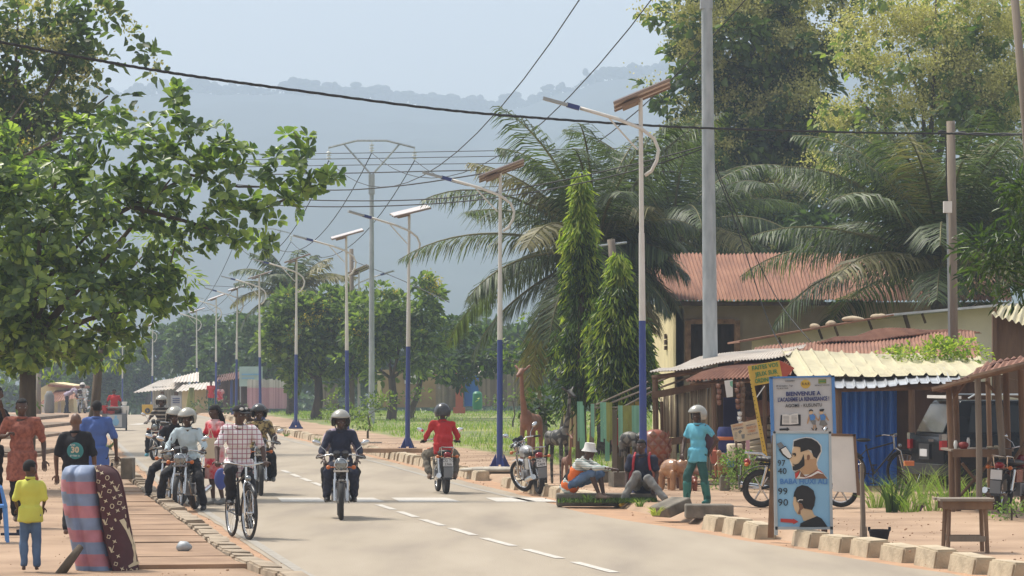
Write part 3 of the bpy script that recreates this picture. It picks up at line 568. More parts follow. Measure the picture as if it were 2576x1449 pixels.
def person(label, loc, rz=0, h=1.75, top='navy_cloth', legs='black_cloth', sleeve=.45, hem=-.12, hemflare=.0, skin='skin', shoes='shoe_black', bare=False, trouser=1.0, helmet=None, hat=None, hairy='short', belly=0, boots=False, female=False, skirt=None, group=None, curl=.6, vest=None, child=False, opened=False, **J):
    s = h/1.75; K = dict(BASE); K.update(J); V = {k: (Vector(v)*s if k not in ('look', 'toeL', 'toeR') and v is not None else (Vector(v).normalized() if v is not None else None)) for k, v in K.items()}
    t = thing('person', label, 'person', loc, rz, group); wd = .92 if female else 1.0
    sp = (V['neck']-V['pelvis']).normalized(); f0 = V['look'] if V['look'].dot(Vector((0, -1, 0))) > .5 else Vector((0, -1, 0)); Rt = orient(sp, Vector((0, -1, 0)))
    look = V['look']; hs = 1.12 if child else 1.0; hs *= s if not child else s*1.12
    Rh = orient(Vector((0, 0, 1))+look*.12, look) if look.z == 0 else orient((Vector((0, 0, 1))-look*look.z).normalized(), look)
    hc = V['head']
    mb = MB(); E = lambda p: hc+Rh @ (Vector(p)*hs)
    # head with jaw, nose, ears
    mb.ball(E((0, .012, .03)), (.075*hs, .094*hs, .092*hs), 14, 10, Rm=Rh); mb.ball(E((0, -.028, -.035)), (.056*hs, .058*hs, .072*hs), 12, 8, Rm=Rh); mb.ball(E((0, -.050, -.075)), (.036*hs, .032*hs, .028*hs), 10, 7, Rm=Rh)
    mb.ball(E((0, -.092, -.012)), (.019*hs, .022*hs, .017*hs), 8, 6, Rm=Rh); limb(mb, E((0, -.082, .02)), E((0, -.094, -.008)), .010*hs, .013*hs, 7); mb.ball(E((0, -.082, -.048)), (.028*hs, .016*hs, .012*hs), 8, 6, Rm=Rh); mb.ball(E((0, -.074, .028)), (.052*hs, .018*hs, .014*hs), 10, 6, Rm=Rh)
    for q in (-1, 1): mb.ball(E((q*.079, .008, -.002)), (.012*hs, .022*hs, .032*hs), 8, 6, Rm=Rh); mb.ball(E((q*.045, -.055, -.022)), (.026*hs, .025*hs, .024*hs), 8, 6, Rm=Rh)
    limb(mb, V['neck']-sp*.04*s, hc-Vector((0, 0, .06*hs))+Rh @ Vector((0, .02, 0)), .058*s*wd, .054*s*wd)
    # torso
    c0, p0 = V['chest'], V['pelvis']; mid = p0.lerp(c0, .5)
    mb.ball(c0, (.155*s*wd, .105*s, .17*s), 14, 10, Rm=Rt); mb.ball(mid, (.135*s*wd, .095*s, .16*s), 14, 10, Rm=Rt); mb.ball(p0, (.155*s, .11*s, .13*s), 14, 10, Rm=Rt); limb(mb, V['shL'], V['shR'], .058*s, .058*s); limb(mb, V['neck'], c0, .07*s, .1*s)
    ar = [(.048, .040), (.039, .027)] if not child else [(.045, .038), (.036, .027)]
    for q in 'LR':
        limb(mb, V['sh'+q], V['el'+q], ar[0][0]*s, ar[0][1]*s); limb(mb, V['el'+q], V['wr'+q], ar[1][0]*s, ar[1][1]*s)
        limb(mb, V['hip'+q], V['kn'+q], .080*s, .056*s); mb.ball(V['kn'+q], .056*s); cf = V['kn'+q].lerp(V['an'+q], .3)+Vector((0, .012, 0)); limb(mb, V['kn'+q], cf, .053*s, .052*s); limb(mb, cf, V['an'+q], .052*s, .034*s)
        if bare: tq = V['toe'+q]; a = V['an'+q]; limb(mb, a-Vector((0, 0, .045*s))-tq*.03*s, a-Vector((0, 0, .062*s))+tq*.13*s, .036*s, .024*s)
    body = remesh(mb, .0135, 3); mb = MB(); addmesh(mb, body)
    for q, sd in (('L', 1), ('R', -1)):
        g = V['grip'+q]; d = (g-V['wr'+q]) if g is not None else (V['wr'+q]-V['el'+q]); hand(mb, V['wr'+q]-d.normalized()*.01, d, s, sd, 1.05 if g is not None else curl)
        if bare:
            tq = V['toe'+q]; sx = tq.cross(Vector((0, 0, 1))); a = V['an'+q]-Vector((0, 0, .068*s))+tq*.13*s
            for k in range(5): mb.ball(a+sx*(-.024+.012*k)*s+tq*(.02-.006*abs(k-(1 if sd < 0 else 3)))*s, (.009*s, .014*s, .009*s), 6, 5)
    mb.build('body', skin, t, smooth=180)
    mb = MB()
    for q in (-1, 1): mb.ball(E((q*.030, -.0735, .004)), (.013*hs, .011*hs, .0075*hs), 8, 6, Rm=Rh)
    ey = mb.build('eyes', 'eye_white', t, smooth=180); mb = MB()
    for q in (-1, 1): mb.ball(E((q*.030, -.0835, .004)), (.0055*hs, .003*hs, .0055*hs), 6, 5, Rm=Rh)
    mb.build('pupils', 'hair', ey)
    # hair
    if hairy and not helmet and not hat:
        mb = MB(); k = 1.0 if hairy == 'short' else 1.1
        vs0 = len(mb.v); mb.ball((0, 0, 0), (.082*hs*k, .101*hs*k, .098*hs*k), 18, 14); keepf = []
        vsn = [Vector(v) for v in mb.v]
        mb.f = [fc for fc in mb.f if (lambda c_: c_.z > (.035*hs if c_.y < -.01*hs else (-.01*hs if c_.y < .05*hs else -.055*hs)))(sum((vsn[i] for i in fc), Vector())/len(fc))]; mb.m = [0]*len(mb.f)
        mb.v = [tuple(E((0, .014, .03))+Rh @ Vector(v)) for v in mb.v]; ob = mb.build('hair', 'hair', t, smooth=180); so_ = ob.modifiers.new('s', 'SOLIDIFY'); so_.thickness = .008
    if hairy == 'bun':
        mb = MB(); rdm = random.Random(4)
        for k in range(60): a = rdm.uniform(-1.2, 1.2); mb.tube([E((math.sin(a)*.075, .03+.05*math.cos(a), .07)), E((math.sin(a)*.095, .09+.03*math.cos(a), -.02)), E((math.sin(a)*.10, .10+rdm.uniform(0, .05), -.14)), E((math.sin(a)*.09+rdm.uniform(-.02, .02), .10+rdm.uniform(0, .04), -.23-rdm.random()*.05))], .013, 5)
        mb.build('braids', 'hair', t, smooth=180)
    # helmet
    if helmet:
        r = .142*s; mb = MB(); mb.ball((0, 0, 0), (r*.93, r*1.06, r), 26, 20); vsn = [Vector(v) for v in mb.v]
        def keep(c_): return c_.z > r*.30 or (c_.y > -r*.30 and c_.z > -r*.62)
        mb.f = [fc for fc in mb.f if keep(sum((vsn[i] for i in fc), Vector())/len(fc))]; mb.m = [0]*len(mb.f); mb.v = [tuple(E((0, .012, .032))+Rh @ Vector(v)) for v in mb.v]
        ob = mb.build('helmet', helmet, t, smooth=180); so_ = ob.modifiers.new('s', 'SOLIDIFY'); so_.thickness = -.03
        hm = ob; mb = MB(); cc = E((0, .012, .032))
        loop = [(-.93, -.30, -.60), (-.97, -.31, 0), (-.86, -.42, .3), (-.5, -.88, .32), (0, -1.02, .33), (.5, -.88, .32), (.86, -.42, .3), (.97, -.31, 0), (.93, -.30, -.60)]
        mb.tube([cc+Rh @ (Vector(p)*r) for p in loop], .013*s, 6); mb.tube([cc+Rh @ (Vector(p)*r) for p in [(-.80, -.30, -.60), (-.86, .3, -.62), (-.5, .85, -.62), (0, 1.0, -.62), (.5, .85, -.62), (.86, .3, -.62), (.80, -.30, -.60)]], .012*s, 6); mb.build('rim', 'helmet_rim', hm, smooth=180)
        mb = MB(); mb.tube([cc+Rh @ (Vector(p)*r) for p in [(-.70, -.1, -.5), (-.48, -.35, -.98), (0, -.45, -1.12), (.48, -.35, -.98), (.70, -.1, -.5)]], .011*s, 6); mb.build('chin_strap', 'helmet_rim', hm, smooth=180)
    if hat == 'cap':
        mb = MB(); mb.ball((0, 0, 0), (.09*hs, .108*hs, .088*hs), 16, 12); vsn = [Vector(v) for v in mb.v]; mb.f = [fc for fc in mb.f if sum(vsn[i].z for i in fc)/len(fc) > -.005]; mb.m = [0]*len(mb.f); mb.v = [tuple(E((0, .012, .045))+Rh @ Vector(v)) for v in mb.v]
        ct = mb.build('cap', 'black_cloth', t, smooth=180); ct.modifiers.new('s', 'SOLIDIFY').thickness = .006
        mb = MB(); mb.prism([E((-.07, -.07, .045)), E((-.075, -.13, .035)), E((-.04, -.17, .03)), E((.04, -.17, .03)), E((.075, -.13, .035)), E((.07, -.07, .045))], Rh @ Vector((0, 0, .008))); mb.build('peak', 'black_cloth', ct)
        mb = MB(); mb.ball(E((-.035, -.085, .085)), (.028*hs, .01, .02*hs)); mb.ball(E((.04, -.080, .09)), (.02*hs, .01, .016*hs)); mb.build('emblem', 'off_white', ct)
    if hat == 'bucket':
        mb = MB(); mb.lathe([(.145*hs, -.012), (.105*hs, .04), (.092*hs, .12), (.06*hs, .125)], E((0, .0, .02)), 20, Rm=Rh); mb.build('bucket_hat', 'white_cloth', t, smooth=50)
    # upper garment
    mb = MB(); e = .020*s
    bl = belly
    mb.ball(c0, ((.155*wd+.025)*s, .105*s+e+.008, .175*s), 14, 10, Rm=Rt); mb.ball(mid, ((.14*wd+.022+bl)*s, (.098+.02+bl)*s, .17*s), 14, 10, Rm=Rt); limb(mb, V['shL']*.98+c0*.02, V['shR']*.98+c0*.02, .072*s, .072*s); limb(mb, V['neck']-sp*.035*s, c0, .072*s, .13*s)
    hemp = p0+sp*hem*s; a_, b_ = .186*s, .146*s
    pts = []
    for kk, tt in enumerate((0, .33, .66, 1)):
        cpos = (mid+p0)*.5*(1-tt)+hemp*tt if True else 0; pts.append((cpos, 1+hemflare*tt))
    vs, fs = [], []; n = 18
    for cpos, k_ in pts:
        for i in range(n): a = 2*PI*i/n; vs.append(cpos+Rt @ Vector((math.cos(a)*a_*k_*(1+bl), math.sin(a)*b_*k_*(1+bl), 0)))
    fs = [(i*n+k, i*n+(k+1) % n, (i+1)*n+(k+1) % n, (i+1)*n+k) for i in range(3) for k in range(n)]+[tuple(range(n-1, -1, -1)), tuple(range(3*n, 4*n))]; mb.add(vs, [tuple(reversed(f_)) for f_ in fs])
    for q in 'LR':
        A_, B_, W_ = V['sh'+q], V['el'+q], V['wr'+q]
        if sleeve <= 1: limb(mb, A_, A_.lerp(B_, sleeve), .066*s, .062*s)
        else: limb(mb, A_, B_, .064*s, .054*s); limb(mb, B_, B_.lerp(W_, sleeve-1), .054*s, .042*s)
    me = remesh(mb, .016, 5)
    ruffle(me, lambda c: (noise.noise(c*9+Vector((s*7, loc[0], 1)))*.020+noise.noise(Vector((c.x*22, c.y*22, c.z*9)))*.014)*s)
    me.materials.clear(); me.materials.append(M[top]); g = bpy.data.objects.new('dress' if skirt else 'shirt', me); C.objects.link(g); g.parent = t; t['_top'] = g.name
    if vest:
        mb = MB(); mb.ball(mid, ((.14+.045)*s, .15*s, .19*s), 14, 10, Rm=Rt); mb.ball(p0, ((.2)*s, .165*s, .15*s), 14, 10, Rm=Rt); mb.ball(mid.lerp(c0, .55), (.195*s, .15*s, .14*s), 14, 10, Rm=Rt); me = remesh(mb, .018, 2); me.materials.clear(); me.materials.append(M[vest]); g = bpy.data.objects.new('vest', me); C.objects.link(g); g.parent = t
    # collar
    mb = MB(); mb.torus((0, 0, 0), .068*s, .016*s, 18, 6, ax='Z', wid=1.3); mb.v = [tuple(V['neck']+sp*.01*s+Rt @ Vector(v)) for v in mb.v]; mb.build('collar', top, t, smooth=180)
    # trousers
    if legs and not skirt:
        mb = MB(); mb.ball(p0, (.158*s, .115*s, .12*s), 14, 10, Rm=Rt)
        for q in 'LR':
            hp, kn, an = V['hip'+q], V['kn'+q], V['an'+q]; limb(mb, hp, kn, .092*s, .080*s if trouser > .5 else .085*s)
            if trouser > .5: limb(mb, kn, kn.lerp(an, min(trouser, 1)*.93), .078*s, .066*s)
        me = remesh(mb, .016, 2)
        ruffle(me, lambda c: (noise.noise(c*10+Vector((1, loc[0], 1)))*.022+noise.noise(Vector((c.x*20, c.y*20, c.z*14)))*.014)*s)
        me.materials.clear(); me.materials.append(M[legs]); g = bpy.data.objects.new('trousers' if trouser > .6 else 'shorts', me); C.objects.link(g); g.parent = t
    # shoes / boots
    if not bare:
        for q in 'LR':
            a, tq = V['an'+q], V['toe'+q]; mb = MB(); Rf = orient(Vector((0, 0, 1))-tq*tq.z, tq) if abs(tq.z) < .95 else Matrix.Identity(3); dn = (Rf @ Vector((0, 0, -1)))*s
            limb(mb, a+dn*.045-tq*.04*s, a+dn*.055+tq*.06*s, .044*s, .046*s); limb(mb, a+dn*.055+tq*.05*s, a+dn*.06+tq*.15*s, .045*s, .032*s); limb(mb, a, a+dn*.04, .045*s, .046*s)
            if boots: limb(mb, a, V['kn'+q].lerp(a, .28), .068*s, .086*s)
            me = remesh(mb, .012, 2); me.materials.clear(); me.materials.append(M[shoes]); g = bpy.data.objects.new('boot' if boots else 'shoe', me); C.objects.link(g); g.parent = t
    if skirt:
        kz = (V['knL']+V['knR'])*.5; mb = MB(); n = 20; vs = []
        for c_, ra, rb in ((p0+Vector((0, 0, .05*s)), .185, .145), (p0.lerp(kz, .3), .20, .165), (kz+Vector((0, 0, -.04*s)), .20, .16)):
            for i in range(n): a = 2*PI*i/n; vs.append(c_+Vector((math.cos(a)*ra*s, math.sin(a)*rb*s, 0)))
        mb.add(vs, [(i*n+k, (i+1)*n+k, (i+1)*n+(k+1) % n, i*n+(k+1) % n) for i in range(2) for k in range(n)]); ob = mb.build('skirt', skirt, t, smooth=180); ob.modifiers.new('s', 'SOLIDIFY').thickness = .01
    del t['_top']
    return t
def ride(z0=.80, y=.16, hy=-.20, hz=1.0, lean=.0, knee=.20, foot=(.21, .06, .36), **k):
    d = dict(pelvis=(0, y+.02, z0+.05), chest=(0, y-.03-lean, z0+.42), neck=(0, y-.06-lean*1.4, z0+.585), head=(0, y-.09-lean*1.5, z0+.735), shL=(.185, y-.05-lean*1.3, z0+.535), shR=(-.185, y-.05-lean*1.3, z0+.535),
             elL=(.31, y-.20, z0+.29), elR=(-.31, y-.20, z0+.29), wrL=(.31, hy+.02, hz+.025), wrR=(-.31, hy+.02, hz+.025), gripL=(.32, hy-.1, hz+.01), gripR=(-.32, hy-.1, hz+.01),
             hipL=(.10, y, z0+.03), hipR=(-.10, y, z0+.03), knL=(knee, y-.40, z0-.07), knR=(-knee, y-.40, z0-.07), anL=foot, anR=(-foot[0], foot[1], foot[2]))
    d.update(k); return d
RG = 'riders on motorcycles'
def onbike(m, label, h=1.75, dy=0, **k): q = person(label, m.location, m.rotation_euler[2], h, group=RG, **k); q.scale = (SC,)*3; return q
onbike(m1, 'rider in a navy jacket and silver helmet coming head on along the road', top='navy_cloth', legs='navy_cloth', sleeve=1.85, helmet='helmet_silver', shoes='shoe_black', belly=.03, **ride())
onbike(m1, 'passenger in a pale mauve shirt hidden behind the navy jacketed rider', top='mauve_cloth', legs='black_cloth', sleeve=1.5, hairy='short', **ride(y=.50, z0=.82, hy=.2, hz=.95, elL=(.30, .4, 1.02), elR=(-.30, .4, 1.02), wrL=(.26, .2, .92), wrR=(-.26, .2, .92), gripL=None, gripR=None, foot=(.22, .38, .34), knee=.24, head=(.06, .42, 1.50)))
onbike(m2, 'rider in a bright red shirt and dark helmet riding away from the camera', top='red_cloth', legs='khaki_cloth', sleeve=1.55, helmet='helmet_dark', shoes='shoe_tan', hem=-.10, belly=.04, **ride(foot=(.25, .06, .36), knee=.30))
onbike(m4, 'rider in a pale blue shirt and silver helmet with one foot on the left kerb', top='pale_blue_cloth', legs='black_cloth', sleeve=1.8, helmet='helmet_silver', **ride(look=(-.25, -1, -.25), lean=.04, anR=(-.42, -.15, .20), knR=(-.34, -.22, .60), anL=(.30, -.05, .10), knL=(.27, -.30, .56)))
onbike(m5, 'rider in dark clothes and silver helmet half hidden at the left kerb', top='black_cloth', legs='black_cloth', sleeve=1.8, helmet='helmet_silver', **ride(look=(.25, -1, -.25), lean=.04, anR=(-.46, -.1, .22), knR=(-.36, -.2, .62), anL=(.30, .0, .10), knL=(.27, -.30, .56)))
onbike(m6, 'rider in a striped dark shirt with a half silver helmet, farthest of the left group', top='striped_shirt', legs='black_cloth', sleeve=.6, helmet='helmet_silver', shoes='cyan_cloth', **ride(foot=(.28, .0, .30), knee=.26, anR=(-.36, -.05, .18)))
onbike(m7, 'rider in a brown leopard patterned shirt and grey helmet behind the cyclist', top='leopard_print', legs='black_cloth', sleeve=.6, helmet='helmet_dark', shoes='grey_cloth', belly=.03, **ride(foot=(.27, .05, .34), knee=.24))
onbike(m7, 'bare headed passenger peering out behind the leopard shirted rider', top='grey_cloth', legs='black_cloth', sleeve=1.5, hairy='short', **ride(y=.50, z0=.82, hy=.2, hz=.95, wrL=(.26, .2, .92), wrR=(-.26, .2, .92), elL=(.3, .4, 1.02), elR=(-.3, .4, 1.02), gripL=None, gripR=None, foot=(.22, .38, .34), knee=.24, head=(-.20, .40, 1.52), neck=(-.10, .44, 1.38)))
onbike(m10, 'tiny distant rider in a white shirt and white helmet', top='white_cloth', legs='white_cloth', sleeve=1.8, helmet='off_white', **ride())
# cyclist
cy_ = person('cyclist in a checked shirt and black cap riding towards the camera', b1.location, b1.rotation_euler[2]-.12, 1.74, top='checked_cloth', legs='black_cloth', sleeve=.75, hat='cap', hem=-.10, look=(.55, -1, -.1), hemflare=.05,
       **{k: v for k, v in ride(z0=.88, y=.20, hy=-.14, hz=.98, lean=.05).items() if k not in ('look', 'knL', 'knR', 'anL', 'anR', 'elL', 'elR')}, knR=(-.15, -.24, .88), anR=(-.13, -.06, .53), knL=(.13, -.18, .58), anL=(.13, .04, .22), elL=(.30, .02, 1.17), elR=(-.30, .02, 1.17))
cy_.scale = (.98,)*3
# woman standing behind the bikes
person('woman in a red and white dress with braids standing behind the cyclist', at(541, 1270), -.9, 1.60, top='red_print', skirt='red_print', legs=None, sleeve=.6, hairy='bun', female=True, shoes='grey_cloth', belly=.03, look=(-.3, -1, 0), elR=(-.24, -.1, 1.16), wrR=(-.10, -.28, 1.16), elL=(.24, -.06, 1.14), wrL=(.12, -.25, 1.12), anL=(.12, .08, .10), curl=.9)
# left pavement walkers
G1 = .13
person('man in a long brick red patterned tunic walking towards the camera', at(55, 1326, G1), .12, 1.66, top='brown_print', legs='black_cloth', sleeve=.80, hem=-.30, hemflare=.16, shoes='shoe_tan', look=(.15, -1, 0), shL=(.2, 0, 1.43), shR=(-.2, 0, 1.43), elR=(-.29, .03, 1.22), wrR=(-.20, -.22, 1.24), elL=(.29, .05, 1.14), wrL=(.30, -.10, .90), anR=(-.08, .30, .16), knR=(-.09, .02, .52), knL=(.09, -.10, .50), anL=(.09, -.14, .09), gripR=(-.12, -.26, 1.30), curl=.35)
person('bald man in a black shirt with a round teal emblem on his back', at(190, 1350, G1), PI-.05, 1.50, top='black_cloth', legs='black_cloth', sleeve=.85, hem=-.14, bare=True, skin='skin_light', hairy=None, belly=.03, look=(.45, -1, 0), anL=(.10, .20, .12), knL=(.1, -.03, .5), anR=(-.1, -.1, .09), elL=(.27, .04, 1.13), wrL=(.27, -.02, .87), elR=(-.27, .04, 1.13), wrR=(-.27, -.02, .87))
pb = C.objects[-1] if False else [o for o in S.objects if o.get('label', '').startswith('bald man')][0]
sh = [k for k in pb.children if k.name.startswith('shirt')][0]
mb = MB(); mb.lathe([(.10, -.012), (.10, 0)], (-.02, .138, 1.04), 26, Rm=Matrix.Rotation(R(-96), 3, 'X')); em = mb.build('emblem', pmat('teal', (.05, .24, .25), .8), sh)
text('30', .10, 'beige_board', em, (-.02, .156, 1.05), (R(84), 0, PI), bold=.004); text('ANS', .035, 'off_white', em, (.01, .152, 1.11), (R(84), 0, PI)); text('EYTER O', .030, 'off_white', em, (-.02, .160, .98), (R(84), 0, PI))
person('man in a bright blue tunic walking away beside the road', at(243, 1290, G1-.03), PI+.05, 1.62, top='blue_cloth', legs='navy_cloth', sleeve=.80, hem=-.32, hemflare=.08, shoes='shoe_black', look=(.1, -1, .05), elL=(.27, .04, 1.14), wrL=(.25, -.02, .87), elR=(-.29, -.02, 1.13), wrR=(-.30, -.08, .88), anL=(.1, .18, .12))
person('small boy in a yellow shirt and jeans standing with his back to the camera', at(76, 1436, G1), PI+.12, 1.10, top='yellow_cloth', legs='denim', sleeve=.95, hem=-.16, hemflare=.12, bare=True, hairy='short', child=True, look=(-.75, -1, 0), shL=(.165, 0, 1.38), shR=(-.165, 0, 1.38), elL=(.24, .02, 1.14), wrL=(.20, -.12, .98), elR=(-.23, .0, 1.14), wrR=(-.20, -.14, 1.0), head=(0, -.01, 1.61))
person('person mostly cut off by the left edge, only a dark head showing', (PX(-28, 44), 44, G1), 0, 1.78, top='black_cloth', legs='black_cloth', head=(.10, -.02, 1.66), elL=(.26, -.1, 1.3), wrL=(.2, -.26, 1.5), sleeve=1.3)
person('person bending over by the far cream house', (PX(178, 172), 172, .1), PI/2, 1.75, top='mauve_cloth', legs='navy_cloth', pelvis=(0, .2, .92), chest=(0, -.15, 1.15), neck=(0, -.33, 1.15), head=(0, -.48, 1.08), shL=(.18, -.28, 1.15), shR=(-.18, -.28, 1.15), elL=(.2, -.3, .85), elR=(-.2, -.3, .85), wrL=(.15, -.4, .6), wrR=(-.15, -.4, .6), hipL=(.09, .2, .9), hipR=(-.09, .2, .9), knL=(.1, .2, .5), knR=(-.1, .18, .5), anL=(.1, .3, .09), anR=(-.1, .15, .09))
person('driver of the cargo tricycle in a red shirt and dark cap', Vector(at(288, 1083))+Vector((-.1, .75, 0)), PI+.12, 1.5, top='red_cloth', legs='black_cloth', sleeve=.6, hat='cap', **ride(z0=.92, hy=-.35, hz=1.1))
# right side people
person('man in a white bucket hat and orange vest seated on the drain wall', (PX(1447, 53.7), 53.7, .25), R(62), 1.56, top='striped_knit', legs='denim', trouser=.5, sleeve=1.8, hat='bucket', vest='orange_vest', shoes='shoe_tan', group='seated men',
       pelvis=(0, .10, .10), chest=(0, -.10, .42), neck=(0, -.20, .56), head=(.02, -.27, .70), look=(.25, -1, -.1), shL=(.18, -.17, .52), shR=(-.18, -.17, .52), elL=(.20, -.42, .40), wrL=(.16, -.66, .40), elR=(-.20, -.40, .42), wrR=(-.12, -.66, .42), hipL=(.09, .06, .10), hipR=(-.09, .06, .10), knL=(.16, -.42, .30), knR=(-.16, -.40, .34), anL=(.12, -.50, -.06), anR=(-.1, -.52, -.04), curl=.8)
person('man in a dark navy shirt with red backpack straps seated on the drain wall', (PX(1617, 53.7), 53.7, .24), R(-12), 1.62, top='navy_cloth', legs='grey_cloth', sleeve=.65, hairy='short', shoes='sign_yellow', group='seated men',
       pelvis=(0, .08, .10), chest=(0, -.02, .46), neck=(0, -.08, .63), head=(-.01, -.11, .77), look=(-.35, -1, -.05), shL=(.20, -.05, .57), shR=(-.20, -.05, .57), elL=(.25, -.02, .30), wrL=(.22, -.16, .08), elR=(-.26, -.08, .30), wrR=(-.24, -.24, .04), hipL=(.09, .04, .09), hipR=(-.09, .04, .09), knL=(.16, -.42, .24), knR=(-.04, -.40, .30), anL=(.48, -.55, -.10), anR=(-.26, -.42, -.12), toeR=(-.2, -1, -.2), toeL=(.6, -.8, 0))
person('man in turquoise shirt, silver helmet and green rubber boots standing hand on hip', at(1755, 1268, .12), R(-38), 1.44, top='cyan_cloth', legs='green_cloth', sleeve=.55, helmet='helmet_silver', shoes='green_boot', boots=True, hem=-.16, hemflare=.05, look=(-.35, -1, 0),
       elL=(.36, .12, 1.18), wrL=(.20, .12, .98), elR=(-.24, -.10, 1.14), wrR=(-.16, -.26, .93), knR=(-.12, -.16, .50), anR=(-.16, -.12, .09), anL=(.14, .12, .09), knL=(.12, .02, .50))
person('distant person in a red shirt standing in the dark shed', (PX(531, 183), 183, .0), 0, 1.72, top='red_cloth', legs='green_cloth')
person('distant person sitting right of the red shirted one in the dark shed', (PX(553, 184), 184, -.2), .3, 1.7, top='red_print', legs='black_cloth')
# worn bags
def bag(label, p, d, m, rz, m2=None, name='backpack', straps=None):
    t = thing(name, label, 'bag', p, rz); mb = MB(); mb.ball((0, 0, d[2]*.5), (d[0]*.5, d[1]*.5, d[2]*.55), 16, 12); me = remesh(mb, .014, 2); me.materials.clear(); me.materials.append(M[m]); q = bpy.data.objects.new('bag_body', me); C.objects.link(q); q.parent = t
    mb = MB(); mb.ball((0, d[1]*.42, d[2]*.3), (d[0]*.36, d[1]*.2, d[2]*.26), 14, 10); mb.build('pocket', m2 or m, t, smooth=180)
    for st in straps or (): mb = MB(); mb.tube([Vector(q) for q in st], .016, 6); mb.build('strap', m2 or m, t, smooth=180)
    return t
pmat('bag_red', (.42, .02, .03), .7); pmat('bag_purple', (.10, .05, .07), .8)
o = [x for x in S.objects if x.get('label', '').startswith('man in a white bucket')][0]; T = Matrix.Translation(o.location) @ Matrix.Rotation(R(62), 4, 'Z')
b = bag('black backpack worn by the man in the bucket hat', T @ Vector((0, .13, .04)), (.30, .2, .43), 'black_cloth', R(62), straps=[[(.13, -.02, .4), (.14, -.2, .44), (.13, -.28, .30), (.13, -.1, .1)]]); b.rotation_euler = (R(24), 0, R(62))
o = [x for x in S.objects if x.get('label', '').startswith('man in a dark navy shirt with')][0]; T = Matrix.Translation(o.location) @ Matrix.Rotation(R(-12), 4, 'Z')
bag('red and black backpack on the back of the seated man in navy', T @ Vector((-.12, .15, .03)), (.34, .22, .45), 'bag_red', R(-12), 'black_cloth')
for sx in (-.125, .125): 
    mb = MB(); mb.tube([T @ Vector(q) for q in [tuple(c*.92 for c in pq) for pq in ((sx, .12, .58), (sx, -.02, .665), (sx, -.13, .60), (sx*1.1, -.16, .50), (sx*1.2, -.12, .38))]], .02, 6); s_ob = mb.build('strap', 'bag_red'); s_ob.parent = [x for x in S.objects if x.get('label', '').startswith('red and black backpack')][0]; bpy.context.view_layer.update(); s_ob.matrix_parent_inverse = s_ob.parent.matrix_world.inverted()
o = [x for x in S.objects if x.get('label', '').startswith('man in turquoise')][0]; T = Matrix.Translation(o.location) @ Matrix.Rotation(R(-38), 4, 'Z')
bag('dull purple backpack of the man in green boots', T @ Vector((.0, .19, .74)), (.30, .20, .42), 'bag_purple', R(-38))
mb = MB(); mb.lathe([(.03, .30), (.10, .22), (.13, .08), (.10, 0)][::-1], n=14); mb.tube([(0, 0, .28), (.02, 0, .38)], .02, 6); ob = mb.build('plastic_bag', 'black_cloth', smooth=180); ob.location = (PX(283, 50), 49.8, .42); tag(ob, 'black plastic bag carried by the man in the blue tunic', 'bag')
mb = MB(); mb.ball((0, 0, .16), (.16, .10, .18), 16, 10); me = remesh(mb, .016, 2); me.materials.clear(); me.materials.append(M['lamp_blue']); ob = bpy.data.objects.new('handbag', me); ob.scale = (.6, .5, .85); C.objects.link(ob); ob.location = (PX(556, 47.5), 47.5, .5); tag(ob, 'bright blue bag hanging behind the cyclist', 'bag')
mb = MB(); mb.box((0, 0, .15), (.16, .05, .32)); mb.tube([(-.05, 0, .3), (0, 0, .45), (.05, 0, .3)], .012, 6); ob = mb.build('handbag', 'beige_board'); bv = ob.modifiers.new('b', 'BEVEL'); bv.width = .02; ob.location = (PX(535, 54), 53.6, .78); tag(ob, 'tan handbag carried by the woman in red', 'bag')
# ---------------- vegetation ----------------
def leafmat(name, c, c2, c3=None, trans=.35, rough=.5, isl=.75, spec=.35, scale=1.2): mat(name, c, c2, rough=rough, scale=scale, trans=trans, island=isl, contrast=.9, spec=spec, c3=c3, detail=2)
leafmat('leaf_almond', (.27, .35, .085), (.055, .095, .038), (.11, .17, .055), trans=.42, rough=.36, spec=.5)
leafmat('leaf_teak', (0.135, 0.189, 0.052), (0.041, 0.072, 0.021), (0.074, 0.116, 0.032))
leafmat('leaf_teak_light', (0.230, 0.290, 0.069), (0.068, 0.116, 0.029), (0.135, 0.189, 0.046))
leafmat('blossom_cream', (.60, .54, .26), (.30, .29, .12), (.44, .40, .18), trans=.3)
leafmat('blossom_yellow', (.55, .42, .05), (.35, .32, .06), trans=.3)
leafmat('leaf_cassia', (0.216, 0.290, 0.063), (0.054, 0.094, 0.029), (0.108, 0.160, 0.040))
leafmat('leaf_dark', (0.081, 0.131, 0.037), (0.027, 0.051, 0.018), (0.051, 0.087, 0.028))
leafmat('leaf_fresh', (.34, .38, .08), (.12, .19, .035), (.20, .27, .045), trans=.45)
leafmat('leaf_mango', (.075, .125, .028), (.02, .042, .014), (.042, .075, .02), rough=.35)
leafmat('leaf_far', (0.108, 0.174, 0.057), (0.054, 0.094, 0.040), (0.081, 0.131, 0.046), trans=.25)
leafmat('palm_leaf', (.11, .15, .06), (.03, .045, .022), (.06, .085, .036), trans=.25, rough=.5, spec=.35)
leafmat('palm_dry', (0.270, 0.246, 0.115), (0.108, 0.102, 0.046), (0.176, 0.160, 0.075), trans=.2)
leafmat('grass_blade', (0.29, 0.35, 0.12), (0.135, 0.232, 0.040), (0.230, 0.319, 0.063), trans=.35)
leafmat('grass_blade_dry', (0.486, 0.478, 0.149), (0.243, 0.319, 0.069), (0.365, 0.392, 0.103), trans=.35)
mat('bark', (.13, .10, .07), (.05, .04, .03), rough=.95, scale=5, bump=.8, bscale=14, stretch=(1, 1, .25))
mat('palm_trunk', (.10, .08, .06), (.03, .025, .02), rough=1, scale=9, bump=1, bscale=10, stretch=(1, 1, 2))
